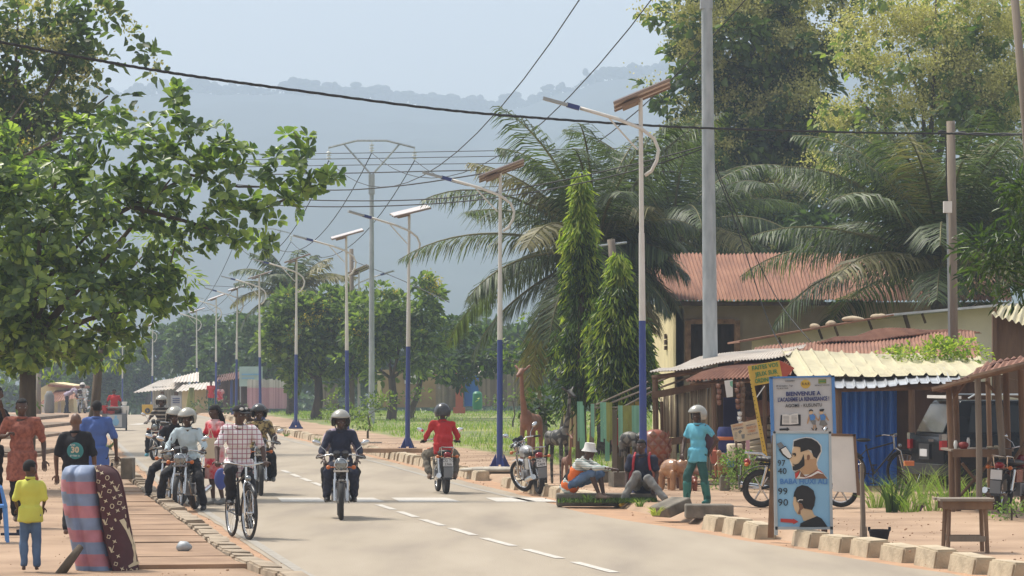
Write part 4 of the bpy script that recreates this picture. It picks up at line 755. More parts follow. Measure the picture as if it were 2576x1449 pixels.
def rdir(n, up=0.0):
    d = rng.normal(size=(n, 3)); d = unit(d); d[:, 2] += up; return unit(d)
def clumps(ell, depth, Y, dens, lumps=1.0):
    """ell: (px, py, rx, ry) in picture units seen at distance Y -> leaf anchor points with outward directions"""
    A, D = [], []
    s = Y/F
    for e in ell:
        cx, cy, rx, ry = e[:4]; dz = e[4] if len(e) > 4 else min(depth, max(rx, ry)*s)
        c0 = np.array(P(cx, cy, Y)); ax = np.array([rx*s, dz, ry*s])
        vol = ax[0]*ax[2]; nsub = max(5, int(vol*8*lumps))
        dd = rdir(nsub); rr = rng.uniform(.35, 1.0, nsub)[:, None]**.6
        cs = c0+dd*ax*rr*.92
        for c, d in zip(cs, dd):
            r = rng.uniform(.32, .7)*min(1.4, max(.5, min(ax[0], ax[2])*.6))
            n = max(3, int(2.1*dens*r*r*rng.uniform(.5, 1.4)))
            q = rdir(n, .25); pts = c+q*np.array([r*1.15, r*1.15, r*.72])*rng.uniform(.55, 1.05, n)[:, None]
            A.append(pts); D.append(unit(q*.7+d*.35+rng.normal(size=(n, 3))*.35))
    return np.concatenate(A), np.concatenate(D)
def limbs(mb, base, tips, r0, rng_=random):
    base = Vector(base)
    for t in tips:
        t = Vector(t); mid = base.lerp(t, .5)+Vector((rng_.uniform(-.3, .3), rng_.uniform(-.3, .3), (t-base).length*.08))
        mb.tube([base, base.lerp(mid, .6), mid, t], [r0, r0*.75, r0*.55, r0*.2], 6)
def tree(name, label, cat, ell, Y, tb, leaf, dens, ln, wd, group=None, depth=4, trunkr=.2, fork=None, blossom=None, bfrac=.2, trunk=True, shape='six', droop=.2, lumps=1.0, tips=6, bsize=.6, lean=0):
    """tb: trunk base px; base sits on the terrain"""
    bx = PX(tb, Y); root = thing(name, label, cat, (bx, Y, GZ(Y)+.05), 0, group)
    A, D = clumps(ell, depth, Y, dens, lumps); off = np.array(root.location)
    n = len(A); D2 = D.copy(); D2[:, 2] -= droop
    nb = None
    if blossom:
        zt = A[:, 2]; key = rng.random(n)*.35+.25*(zt-zt.min())/(np.ptp(zt)+1e-6)+.3*D[:, 2]+.16*(np.sin(A[:, 0]*1.9+np.sin(A[:, 2]*2.3)*1.5)+np.sin(A[:, 2]*2.1+A[:, 1]*1.3)+np.sin(A[:, 0]*4.3-A[:, 2]*3.7))
        selb = key > np.quantile(key, 1-bfrac)
        b = A[selb]; k = 11
        bp = np.repeat(b, k, 0)+rng.normal(size=(len(b)*k, 3))*ln*.45
        leafmesh('blossom', bp-off, rdir(len(bp), .8), rdir(len(bp)), ln*bsize, wd*bsize, blossom, root, 'quad')
        A, D2 = A[~selb], D2[~selb]
    leafmesh('crown', A-off, D2, rdir(len(A), 1.2), rng.uniform(.6, 1.2, len(A))*ln, rng.uniform(.7, 1.2, len(A))*wd, leaf, root, shape)
    if trunk:
        mb = MB(); top = Vector(P(fork[0], fork[1], Y))-Vector(off) if fork else Vector((0, 0, 2))
        mb.tube([(0, 0, -.2), (0, 0, .25), top*.5+Vector((.08, 0, 0)), top], [trunkr*1.5, trunkr*1.1, trunkr*.9, trunkr*.75], 9)
        es = sorted(ell, key=lambda e: -e[2]*e[3])[:tips]
        limbs(mb, top*.97, [Vector(P(e[0], e[1], Y))-Vector(off)+Vector((0, random.uniform(-1, 1), 0)) for e in es], trunkr*.38)
        mb.build('trunk', 'bark', root, smooth=180)
    return root
# ---- big almond tree in front on the left : whorls of obovate leaves ----
def almond():
    Y = 58.; tb = 62
    root = thing('almond_tree', 'broad almond tree with big glossy leaves reaching over the left pavement', 'tree', (PX(tb, Y), Y, .12))
    off = np.array(root.location)
    ell = [(60, 640, 230, 250), (250, 560, 170, 170), (-80, 600, 180, 330), (150, 780, 260, 130), (330, 780, 100, 90), (90, 470, 150, 90), (330, 400, 110, 80), (420, 320, 60, 55),
           (430, 450, 120, 90), (560, 400, 80, 60), (530, 340, 60, 40), (620, 470, 90, 60), (720, 420, 60, 55), (740, 365, 45, 35), (690, 520, 60, 40), (745, 470, 50, 40),
           (560, 560, 90, 60), (640, 600, 60, 40), (520, 600, 60, 40), (830, 445, 36, 18), (790, 462, 22, 12), (420, 640, 50, 55), (440, 240, 22, 28), (290, 300, 50, 35),
           (200, 340, 60, 45), (30, 330, 30, 30), (-20, 450, 90, 60), (60, 860, 170, 75), (260, 880, 110, 50), (430, 745, 55, 45), (400, 530, 70, 50), (385, 700, 60, 50), (100, 900, 150, 30), (0, 780, 150, 130)]
    s = Y/F; cen_, dirs = [], []
    for cx, cy, rx, ry in ell:
        n = max(5, int(rx*ry*s*s*85)); c0 = np.array(P(cx, cy, Y)); dz = min(2.6, max(rx, ry)*s)
        d = rdir(n, .15); r = rng.uniform(.3, 1.0, n)[:, None]**.5
        cen_.append(c0+d*np.array([rx*s, dz, ry*s])*r); dirs.append(unit(d*.8+np.array([0, 0, .55])+rng.normal(size=(n, 3))*.3))
    cen_, dirs = np.concatenate(cen_), np.concatenate(dirs); n = len(cen_)
    k = 9; A = np.repeat(cen_, k, 0); ax = np.repeat(dirs, k, 0)
    e1 = unit(np.cross(ax, rdir(len(ax)))); th = np.tile(np.arange(k)*2*PI/k, n)[:, None]+rng.normal(size=(n*k, 1))*.2
    ex = np.repeat(unit(np.cross(dirs, rdir(n))), k, 0); ey = unit(np.cross(ax, ex))
    rad = np.cos(th)*ex+np.sin(th)*ey; el = rng.uniform(.0, .75, (n*k, 1)); dr = unit(rad+ax*el-np.array([0, 0, .12]))
    leafmesh('crown', A+rad*.02-off, dr, ax, rng.uniform(.13, .25, n*k), rng.uniform(.085, .14, n*k), 'leaf_almond', root, 'obov')
    mb = MB(); top = P(70, 870, Y)-Vector(off)
    mb.tube([(0, 0, -.1), (0, 0, .3), (.05, 0, 1.2), top], [.24, .17, .15, .13], 10)
    tl = [P(px, py, Y)-Vector(off) for px, py in ((60, 640), (250, 560), (-80, 600), (330, 780), (430, 450), (60, 860), (150, 420))]
    limbs(mb, top, tl, .08)
    b2 = [P(x, y, Y)-Vector(off) for x, y in ((330, 520), (480, 440), (600, 470), (700, 470), (745, 430))]
    mb.tube([tl[1]]+b2, [.05, .04, .03, .02, .014, .008], 6)
    mb.tube([P(640, 540, Y)-Vector(off), P(720, 500, Y)-Vector(off), P(790, 470, Y)-Vector(off), P(850, 440, Y)-Vector(off)], [.03, .022, .014, .006], 5)
    mb.tube([b2[0], P(480, 560, Y)-Vector(off), P(600, 600, Y)-Vector(off)], [.05, .03, .012], 5)
    mb.tube([tl[3], P(420, 700, Y)-Vector(off), P(440, 620, Y)-Vector(off)], [.05, .03, .012], 5)
    mb.build('trunk', 'bark', root, smooth=180)
almond()
# feathery light green tree behind it
tree('flame_tree', 'bright feathery young tree behind the almond tree on the left', 'tree', [(400, 620, 60, 90), (380, 700, 90, 80), (300, 860, 110, 90), (200, 880, 120, 80), (420, 560, 40, 50), (120, 900, 120, 60), (450, 700, 40, 40)], 74, 210, 'leaf_fresh', 130, .22, .05, fork=(250, 880), trunkr=.12, droop=.35, depth=2)
tree('teak_tree', 'tall teak tree with pale flower heads at the top left corner', 'tree',
     [(60, 160, 190, 170), (200, 110, 130, 110), (320, 110, 60, 70), (380, 150, 30, 60), (-80, 320, 200, 220), (110, 330, 170, 130), (270, 240, 90, 70), (50, 20, 200, 80), (-60, 60, 160, 120), (300, 300, 80, 60), (20, 560, 150, 160), (250, 30, 70, 30)],
     92, -60, 'leaf_teak', 62, .34, .24, fork=(-20, 560), trunkr=.3, blossom='blossom_cream', bfrac=.16, tips=8, bsize=.3)
tree('cassia_tree', 'yellow flowering tree beyond the almond tree at the left edge', 'tree', [(60, 250, 120, 90), (150, 340, 90, 60), (10, 400, 100, 80), (-60, 300, 100, 100), (60, 980, 130, 60), (-20, 930, 120, 90)], 84, -30, 'leaf_cassia', 80, .16, .09, fork=(-20, 420), trunkr=.2, blossom='blossom_yellow', bfrac=.025, bsize=.4)
# ---- right hand side tall trees ----
tree('teak_tree', 'tall dark teak tree with cream flower heads behind the tallest grey pole', 'tree',
     [(1880, 110, 210, 150), (1720, 60, 90, 80), (2000, 260, 130, 200), (1850, 330, 170, 150), (1750, 260, 60, 60), (1700, 260, 40, 30), (1950, 520, 150, 160), (1830, 520, 110, 110), (1770, 400, 60, 60), (1900, -60, 260, 110), (2050, 60, 90, 160), (1930, 700, 170, 130), (1780, 650, 100, 90), (1650, 225, 45, 28), (1660, 40, 45, 40), (1685, 275, 25, 18), (1780, 330, 60, 40), (2000, 430, 100, 100), (1820, 190, 100, 80)],
     128, 1940, 'leaf_teak', 62, .42, .34, fork=(1940, 560), trunkr=.35, blossom='blossom_cream', bfrac=.38, tips=10, depth=4, bsize=.27)
tree('teak_tree', 'pale flowering teak tree filling the top right of the view', 'tree',
     [(2280, 120, 190, 130), (2450, 180, 170, 160), (2150, 250, 110, 110), (2250, 330, 160, 110), (2500, 30, 160, 110), (2350, -20, 200, 80), (2180, 60, 100, 90), (2550, 330, 160, 110), (2130, 430, 120, 80), (2400, 330, 110, 80), (2560, 480, 120, 110)],
     118, 2330, 'leaf_teak_light', 62, .36, .28, fork=(2330, 500), trunkr=.33, blossom='blossom_cream', bfrac=.62, tips=9, depth=4, bsize=.27)
tree('broadleaf_tree', 'dark leafy tree closing the gap behind the rusty roofed house', 'tree', [(2200, 560, 200, 120), (2450, 580, 190, 130), (2050, 720, 170, 110), (2300, 500, 180, 110)], 122, 2180, 'leaf_dark', 70, .36, .24, fork=(2180, 760), trunkr=.25)
# mango branch at the right edge
tree('mango_tree', 'mango tree with long glossy leaves entering at the right edge', 'tree', [(2570, 560, 70, 90), (2560, 660, 90, 80), (2510, 690, 50, 55), (2480, 640, 35, 28), (2590, 740, 60, 40), (2650, 620, 110, 200), (2560, 470, 40, 40)], 47, 2690, 'leaf_mango', 230, .20, .045, fork=(2680, 800), trunkr=.16, droop=.5, depth=1.5)
# ---- oil palms ----
def palm(label, px, py, Y, fr, L=4.2, tb=None, group='oil palms', dry=0.12, lw=.04, seed=1, trunkr=.28, nl=96, cut=None):
    rd = random.Random(seed); tbx = tb if tb else px
    root = thing('palm_tree', label, 'palm tree', (PX(tbx, Y), Y, GZ(Y)+.05), 0, group); off = Vector(root.location)
    c = P(px, py, Y)-off; mb = MB()
    mb.tube([(0, 0, -.2), (0, 0, .5), c*.6, c-Vector((0, 0, .3)), c+Vector((0, 0, .2))], [trunkr*1.3, trunkr, trunkr*.9, trunkr*1.3, trunkr*.6], 10)
    mb.build('trunk', 'palm_trunk', root, smooth=180)
    G = [('palm_leaf', [[], [], [], []])]; rb = MB()
    for (az, el, ll) in fr:
        ll = ll*L; d = Vector((math.cos(az), math.sin(az), 0)); pts = []; p = c.copy(); e = el; n = 14
        sag = rd.uniform(.75, 1.4)
        for i in range(n+1):
            pts.append(p.copy()); st = ll/n
            p = p+(d*math.cos(e)+Vector((0, 0, 1))*math.sin(e))*st; e -= sag/n*(.5+1.2*i/n)
            if e < -1.35: e = -1.35
        rb.tube(pts, [.05*(1-i/n)+.008 for i in range(n+1)], 5)
        g_ = G[0][1]
        if rd.random() < dry or el < -.45: g_ = [[], [], [], []]; G.append(('palm_dry', g_))
        side = d.cross(Vector((0, 0, 1)))
        for j in range(nl):
            t = .13+.87*j/nl; q = t*n; i = min(int(q), n-1); b = pts[i].lerp(pts[i+1], q-i); tg = (pts[i+1]-pts[i]).normalized()
            l = (.30+.62*math.sin(PI*min(1, t*.92+.08))**.7)*L*.235*(1 if t < .93 else .6)
            for sg in (-1, 1):
                ld = (side*sg*.95+tg*.55+Vector((0, 0, -.05-rd.random()*.6))).normalized()
                g_[0].append(b); g_[1].append(ld); g_[2].append(tg.cross(side)*sg+Vector((rd.uniform(-.4, .4),)*3)); g_[3].append(l*rd.uniform(.8, 1.15))
    for mt, g_ in G:
        if g_[0]:
            A, Dn, N, Ls = [np.array(x) for x in (g_[0], g_[1], g_[2], g_[3])]
            # two-piece drooping leaflet
            Dn = unit(Dn); sdv = unit(np.cross(Dn, unit(N)))*lw*.5; mid = A+Dn*Ls[:, None]*.55; D2 = Dn.copy(); D2[:, 2] -= .75; D2 = unit(D2); tip = mid+D2*Ls[:, None]*.5
            m_ = len(A); V = np.stack([A-sdv*.6, A+sdv*.6, mid+sdv, tip+sdv*.1, tip-sdv*.1, mid-sdv], 1).reshape(-1, 3); b = np.arange(m_)[:, None]*6
            npmesh('frond' if mt == 'palm_leaf' else 'dry_frond', V, np.concatenate([b+np.array([0, 1, 2, 5]), b+np.array([5, 2, 3, 4])]), mt, root)
    rb.build('rachis', 'palm_dry', root, smooth=180); return root
def fronds(n, seed, lo=-.5, hi=1.35, cut=1):
    rd = random.Random(seed); out = []
    for i in range(n):
        az = 2.399*i+rd.uniform(-.3, .3); el = lo+(hi-lo)*((i+.5)/n)**.8; out.append((az, el, rd.uniform(.8, 1.1)*(cut if math.cos(az) > .35 and el < 1.0 else 1)))
    return out
palm('large oil palm behind the second solar lamp, nearest the open field', 1500, 640, 84, fronds(40, 3, -.75, cut=.55), L=4.7, seed=3, tb=1530)
palm('oil palm with grey green fronds behind the tallest solar lamp', 1690, 590, 112, fronds(34, 5, -.5), L=5.0, seed=5)
palm('oil palm with arching fronds over the rusty roofed house', 2375, 690, 82, fronds(46, 8, .0, 1.45), L=5.2, seed=8, nl=84)
palm('distant oil palm above the flowering trees, hazy against the hill', 735, 740, 165, fronds(26, 9, -.6), L=3.4, seed=9, lw=.08, nl=44)
# ---- weeping mast trees ----
def mast(label, px, y0, y1, wpx, Y, fresh, seed, lean=0):
    root = thing('mast_tree', label, 'tree', (PX(px+lean, Y), Y, .08), 0, 'weeping mast trees'); off = np.array(root.location)
    z1, z0 = PZ(y0, Y), PZ(y1, Y); x = PX(px, Y); Wd = wpx*Y/F; nb = 230; k = 30; n = nb*k
    tb_ = np.sort(rng.random(nb)); ab = rng.random(nb)*2*PI; rb_ = Wd*np.minimum(1, .16+tb_*1.7)*rng.uniform(.35, 1.25, nb)*(.7+.4*np.sin(tb_*13+seed)**2); lb = rng.uniform(.35, .95, nb)
    bi = np.repeat(np.arange(nb), k); q = rng.random(n); a = ab[bi]+rng.normal(size=n)*.18; rr = rb_[bi]*(1-.0*q)+rng.normal(size=n)*.035; t = tb_[bi]
    A = np.stack([x+np.cos(a)*rr, Y+np.sin(a)*rr, z1+(z0-z1)*t+.25-q*lb[bi]+rng.normal(size=n)*.04], 1)
    Dn = np.stack([np.cos(a)*.5+rng.normal(size=n)*.45, np.sin(a)*.5+rng.normal(size=n)*.45, -np.ones(n)*.9], 1)
    new = (t < fresh) | (rng.random(nb)[bi] < .34)
    for sel, nm, mt in ((~new, 'crown', 'leaf_mango'), (new, 'new_leaves', 'leaf_fresh')):
        if sel.sum(): leafmesh(nm, A[sel]-off, Dn[sel], rdir(int(sel.sum())), rng.uniform(.16, .28, int(sel.sum())), .045, mt, root, 'six')
    mb = MB(); mb.tube([(0, 0, 0), (x-off[0], 0, z0-off[2]), (x-off[0], 0, z1-off[2]-.3)], [.13, .1, .02], 7); mb.build('trunk', 'bark', root, smooth=180)
mast('tall narrow weeping mast tree with a bright green tip beside the open field', 1462, 450, 1005, 56, 71, .28, 1)
mast('shorter weeping mast tree with hanging leaves beside the leaning grey post', 1555, 665, 990, 62, 68, .12, 4)
mast('slim weeping mast tree close by the gable of the house', 1600, 820, 985, 42, 74, .1, 6)
# ---- trees round the field ----
fl = 'flowering trees round the open field'
tree('cassia_tree', 'spreading yellow flowering tree between the first lamps and the grey pylon', 'tree', [(760, 840, 105, 100), (850, 810, 100, 100), (720, 800, 60, 50), (800, 960, 120, 36), (730, 900, 90, 60), (860, 900, 90, 60), (820, 740, 60, 40), (700, 850, 50, 60), (780, 950, 90, 40)], 150, 795, 'leaf_cassia', 150, .34, .22, fl, fork=(800, 950), trunkr=.22, blossom='blossom_yellow', bfrac=.02, bsize=.3)
tree('cassia_tree', 'yellow topped tree just right of the grey pylon, trunk bare below', 'tree', [(960, 820, 100, 90), (1040, 790, 85, 80), (1000, 940, 130, 34), (1000, 860, 110, 60), (1060, 900, 90, 50), (920, 900, 80, 50), (1090, 860, 60, 50), (960, 740, 50, 30), (1060, 720, 40, 25)], 146, 985, 'leaf_cassia', 150, .34, .22, fl, fork=(985, 950), trunkr=.2, blossom='blossom_yellow', bfrac=.025, bsize=.3)
tree('broadleaf_tree', 'dark low tree behind the far end of the field', 'tree', [(1120, 900, 100, 70), (1220, 890, 90, 60), (1160, 950, 90, 30), (1130, 830, 60, 50), (1180, 840, 60, 40)], 152, 1028, 'leaf_dark', 150, .34, .22, fl, fork=(1060, 940), trunkr=.16)
tree('moringa_tree', 'thin bright leaved tree behind the carved giraffes', 'tree', [(1340, 880, 80, 40), (1320, 950, 60, 40), (1380, 920, 60, 60), (1300, 840, 60, 40), (1280, 900, 30, 30), (1400, 840, 60, 50)], 104, 1370, 'leaf_cassia', 60, .16, .09, fork=(1350, 950), trunkr=.1)
tree('broadleaf_tree', 'shady tree under the palms behind the bamboo fence', 'tree', [(1400, 900, 100, 90), (1240, 900, 60, 50), (1480, 820, 90, 80), (1600, 740, 90, 90), (1700, 780, 100, 80)], 112, 1420, 'leaf_dark', 50, .26, .17, fork=(1420, 960), trunkr=.15)
# far roadside trees
farg = 'hazy trees along the far stretch of the road'
for lab, ell, Y, tb in (('hazy tree right of the far crest beside the dark shed', [(560, 890, 70, 60), (600, 850, 60, 50), (540, 930, 60, 40), (630, 900, 50, 50)], 215, 575),
        ('rounded hazy tree above the pale roofed shop', [(480, 870, 60, 60), (520, 840, 50, 40), (450, 910, 50, 45), (530, 900, 50, 40)], 240, 485),
        ('tall hazy tree behind the pink and white fence', [(660, 880, 60, 60), (640, 830, 50, 40), (690, 930, 50, 50), (640, 950, 40, 30)], 205, 665),
        ('low hazy tree over the road end', [(400, 900, 60, 55), (350, 930, 60, 50), (420, 860, 40, 40), (330, 970, 60, 50)], 285, 370),
        ('hazy tree left of the road end', [(260, 950, 70, 60), (210, 980, 60, 50), (300, 920, 50, 40)], 270, 250),
        ('broad hazy tree behind the red roofed hut', [(150, 940, 80, 60), (80, 920, 80, 60), (220, 920, 60, 50)], 290, 150)):
    tree('roadside_tree', lab, 'tree', ell, Y, tb, 'leaf_far', 110, .5, .36, farg, fork=(tb, ell[0][1]+50), trunkr=.25, depth=5)
A, D = clumps([(300+60*i, 1010-12*math.sin(i*1.7), 70, 50) for i in range(20)]+[(-100+60*i, 1000, 80, 50) for i in range(6)], 8, 330, 12)
tag(leafmesh('far_wood', A, D, rdir(len(A), 1), .8, .55, 'leaf_far'), 'hazy mass of trees closing the view beyond the road end', 'wood', kind='stuff')
A, D = clumps([(640+70*i, 900+16*math.sin(i*2.1), 80, 95) for i in range(21)], 8, 235, 16)
tag(leafmesh('far_wood', A, D, rdir(len(A), 1), .7, .5, 'leaf_far'), 'dark mass of trees far behind the open field', 'wood', kind='stuff')
# ---- bushes ----
bg_ = 'leafy bushes'
def bush(lab, ell, Y, tb, m='leaf_cassia', ln=.13, wd=.08, dens=150):
    return tree('bush', lab, 'bush', ell, Y, tb, m, dens, ln, wd, bg_, fork=(tb, ell[0][1]+8), trunkr=.03, depth=1.2, droop=0, tips=4)
bush('leafy bush behind the central rider, left of the pylon foot', [(850, 1010, 40, 24), (830, 1035, 25, 18), (870, 1040, 25, 16)], 118, 850)
bush('sprawling bush at the foot of the grey pylon', [(920, 1035, 36, 26), (960, 1010, 30, 20), (900, 1060, 36, 18)], 106, 925, dens=170)
bush('low round bush in front of the dark shed at the road end', [(520, 1022, 34, 16), (565, 1018, 26, 18), (600, 1030, 20, 12)], 170, 545, 'leaf_dark', .2, .13, 70)
bush('bush by the ochre wall at the back of the field', [(1025, 1000, 30, 16), (1060, 995, 24, 16)], 150, 1040, 'leaf_cassia', .18, .12, 60)
bush('broad leaved plant between the two larger giraffes', [(1355, 1015, 20, 26), (1375, 1045, 22, 18), (1340, 1040, 14, 18)], 76, 1356, 'leaf_mango', .17, .12, 120)
bush('low creeping weeds behind the giraffes at the field edge', [(1290, 1000, 60, 14), (1230, 1005, 50, 10), (1400, 1010, 60, 14)], 128, 1290, 'leaf_cassia', .18, .12, 60)
# ---- grass of the field, as stuff ----
def grass(name, label, n, fx, y0, y1, h, m, w_=.02, dens=None):
    Y = y0+(y1-y0)*rng.random(n)**1.2; X = np.array([random.uniform(*fx(y)) for y in Y]); keep = np.array([noise.noise(Vector((x*.35, y*.18, 1.3)))+random.uniform(-.35, .5) > -.05 for x, y in zip(X, Y)])
    X, Y = X[keep], Y[keep]; Z = np.array([GZ(y)+.08 for y in Y]); hh = np.array([h*(1+1.0*max(0, noise.noise(Vector((x*.25, y*.1, 8))))) for x, y in zip(X, Y)])
    A = np.stack([X, Y, Z], 1); d = rng.normal(size=(len(A), 3))*.28; d[:, 2] = 1
    return tag(leafmesh(name, A, d, rdir(len(A)), hh*rng.uniform(.5, 1.2, len(A)), w_, m, None, 'quad'), label, 'grass', kind='stuff')
grass('grass', 'green grass covering the open field beyond the right pavement', 42000, lambda y: (RE(y)+4.4, RE(y)+26), 66, 190, .15, 'grass_blade', .03)
grass('grass', 'dry yellowing grass patches in the middle of the open field', 16000, lambda y: (RE(y)+6, RE(y)+20), 68, 120, .24, 'grass_blade_dry', .02)
grass('grass', 'sparse weeds growing along the edge of the right pavement', 3500, lambda y: (RE(y)+2.9, RE(y)+4.6), 62, 170, .16, 'grass_blade', .03)
grass('grass', 'ragged grass on the verge far to the left', 9000, lambda y: (LE(y)-26, LE(y)-10), 70, 170, .3, 'grass_blade', .035)
grass('weeds', 'small green weeds clinging to the drain wall by the seated men', 5200, lambda y: (.72, 2.25), 53.1, 53.58, .085, 'leaf_dark', .03)
# ---------------- structures ----------------
def box_px(mb, x0, x1, y0, y1, Y, th=.1):     # upright slab spanning picture columns x0..x1 and rows y0..y1 at distance Y
    a, b, c, d = PX(x0, Y), PX(x1, Y), PZ(y1, Y), PZ(y0, Y); return mb.box(((a+b)/2, Y+th/2, (c+d)/2), (b-a, th, d-c))
# ---- solar street lamps ----
def lamp_proto():
    t = thing('street_lamp', 'x', 'street lamp', (0, 0, 0), 0, 'solar street lamps along the right pavement'); H = 6.15
    mb = MB(); mb.tube([(0, 0, 2.7), (0, 0, H*.66)], [.056, .048], 14); mb.tube([(0, 0, H*.66), (0, 0, H)], [.040, .034], 12); mb.build('pole', 'lamp_white', t)
    mb = MB(); mb.tube([(0, 0, .12), (0, 0, 2.7)], [.066, .057], 14); mb.build('painted_section', 'lamp_blue', t)
    mb = MB(); mb.box((0, 0, .035), (.5, .5, .05))
    for a in range(4):
        T = Matrix.Rotation(a*PI/2+.4, 4, 'Z'); mb.prism([(.07, -.01, .06), (.24, -.01, .06), (.09, -.01, .34)], (0, .02, 0), T)
        mb.tube([T @ Vector((.2, .12, .05)), T @ Vector((.2, .12, .11))], .018, 6)
    mb.build('base_plate', 'dark_blue', t)
    mb = MB(); mb.tube([(.06, 0, 4.95), (.17, 0, 5.02), (.26, 0, 5.18), (.29, 0, 5.35), (.22, 0, 5.52), (.0, -.06, 5.68), (-.4, -.06, 5.83), (-.75, -.04, 5.93), (-1.0, -.03, 6.0)], .028, 8); mb.build('arm', 'lamp_white', t, smooth=180)
    mb = MB(); mb.tube([(-.06, -.05, 5.35), (-.3, -.05, 5.6), (-.52, -.05, 5.84)], .016, 6); mb.build('brace', 'lamp_white', t)
    mb = MB(); T = Matrix.Translation((-1.02, -.03, 6.0)) @ Matrix.Rotation(R(15), 4, 'Y')
    mb.box((-.1, 0, 0), (.22, .14, .07), T); hd = mb.build('lamp_head', 'dark_blue', t)
    mb = MB(); mb.box((-.40, 0, 0), (.42, .22, .045), T); mb.build('light_module', 'steel', hd)
    T = Matrix.Translation((.03, 0, H+.03)) @ Matrix.Rotation(R(-21), 4, 'Y') @ Matrix.Rotation(R(-8), 4, 'X')
    mb = MB(); mb.box((0, 0, .03), (.98, .62, .03), T); pn = mb.build('solar_panel', 'panel_top', t)
    mb = MB(); mb.box((0, 0, -.0), (1.0, .05, .03), T); mb.box((0, .3, .01), (1.0, .03, .035), T); mb.box((0, -.3, .01), (1.0, .03, .035), T); mb.box((-.22, 0, -.05), (.3, .3, .05), T); mb.build('panel_frame', 'rust_panel', pn); return t
L0 = lamp_proto()
for i, (px, Y, rz, lab) in enumerate([(1619, 56.4, .0, 'tallest looking solar lamp, its blue base hidden by the seated men'), (1257, 70.6, .05, 'solar lamp behind the parked motorcycle, second nearest'), (1025, 88, .25, 'solar lamp between the two riders, panel lit on top'),
        (874, 102.6, .15, 'solar lamp just left of the grey pylon, behind the central rider'), (744, 124, .1, 'solar lamp standing alone by the bend of the kerb'), (655, 145, .0, 'solar lamp in front of the distant palm and pink fence'),
        (594, 166, .1, 'solar lamp in front of the small billboard'), (543, 183, .05, 'solar lamp in front of the dark open shed'), (496, 207, .1, 'solar lamp left of the dark open shed'), (383, 228, .0, 'solar lamp before the pale roofed shop'), (308, 247, .05, 'farthest solar lamp, past the crest of the road')]):
    o = L0 if i == 0 else dup(L0); z = .1 if Y < 170 else {183: 0.02, 207: -.25, 228: -.75, 247: -.95}[Y]
    o.location = (PX(px, Y), Y, z); o.scale = (1, 1, 1.065 if i == 0 else 1); o.rotation_euler = (R(random.uniform(-.5, .5)), R((-.45, .1, .5, -.3, .3, -.5, .6, .2, -.4, .3, 0)[i]), rz); o['label'] = lab
for i_, o in enumerate([x for x in S.objects if x.name.startswith('street_lamp')]):
    if i_ >= 2:
        for k in kids(o):
            if k.name.startswith('solar_panel'):
                Rq = Matrix.Rotation(R((17, 15, 9, 12, 14, 15, 12, 14, 12)[i_-2]), 3, 'X') @ Matrix.Rotation(R((6, 5, 2, 4, 3, 0, 4, 2, 0)[i_-2]), 3, 'Y'); c_ = Vector((0, 0, 6.15)); k.rotation_euler = Rq.to_euler(); k.location = c_-Rq @ c_
o = dup(L0, (PX(903, 150), 150, .05), PI-.3, 'thin all white lamp beyond the grey pylon with its arm pointing right')
for k in kids(o):
    if k.name.startswith('painted'): k.data = k.data.copy(); k.data.materials[0] = M['lamp_white']
    if k.name.startswith('solar_panel'): k.rotation_euler = (0, 0, PI)
# ---- steel poles and pylons of the power line ----
def pylon(label, px, Y, z0, head=True, H=11.5, r=.11, lean=0):
    t = thing('pylon', label, 'pylon', (PX(px, Y), Y, z0), 0, 'steel power line poles'); mb = MB()
    mb.tube([(0, 0, 0), (lean*.5, 0, (H-1.4)*.5), (lean, 0, H-1.4)], [r*1.25, r*1.05, r*.8], 12); mb.build('pole', 'galvanised', t)
    c = Vector((lean, 0, H-1.4)); s = 1/62.7
    mb = MB(); mb.box(c+Vector((0, 0, -.4)), (.24, .2, .8)); mb.build('collar', 'galvanised', t)
    a = [Vector(((x-933)*s, 0, (437-y)*s))+c for x, y in ((824, 370), (896, 352), (970, 352), (1042, 370))]
    mb = MB()
    for i in range(3): mb.tube([a[i], a[i+1]], .045, 6)
    mb.build('crossarm', 'galvanised', t)
    for q in (864, 1002): m2 = MB(); m2.tube([c+Vector((.03 if q > 900 else -.03, 0, 0)), Vector(((q-933)*s, 0, (437-362)*s))+c], .04, 6); m2.build('strut', 'galvanised', t)
    ends = []
    for x, y in ((825, 372), (933, 353), (1041, 372)):
        p = Vector(((x-933)*s, 0, (437-y)*s))+c; m2 = MB(); m2.tube([p, p-Vector((0, 0, .12))], .015, 5)
        for k in range(3): m2.lathe([(.03, 0), (.10, .02), (.10, .04), (.03, .09)], p-Vector((0, 0, .2+k*.11)), 10)
        m2.tube([p-Vector((0, 0, .38)), p-Vector((0, 0, .48))], .015, 5); m2.build('insulator', 'glass_ins', t, smooth=60); ends.append(Vector(t.location)+p-Vector((0, 0, .48)))
    return ends
E1 = pylon('thick grey steel pole rising out of the frame behind the shop roofs', 1790, 66, .05, r=.125, lean=-.10, H=11.3)
E2 = pylon('grey steel pylon with a bent crossarm in the middle of the field edge', 935, 137, -.0, r=.10)
E3 = pylon('smaller hazy pylon whose crossarm shows beside the almond branches', 662, 212, -.35)
E4 = pylon('faintest pylon far along the road', 470, 345, -1.5)
E5 = [Vector((x, 480, 12)) for x in (-58, -56.5, -55)]
def wire(a, b, sag, name, label, group, r=.012, n=16, pts=None):
    a, b = Vector(a), Vector(b); q = [a.lerp(b, i/n)-Vector((0, 0, 4*sag*(i/n)*(1-i/n))) for i in range(n+1)] if pts is None else pts
    mb = MB(); mb.tube(q, r, 5); return tag(mb.build(name, 'cable', smooth=180), label, 'cable', group)
wg = 'bare wires of the power line'
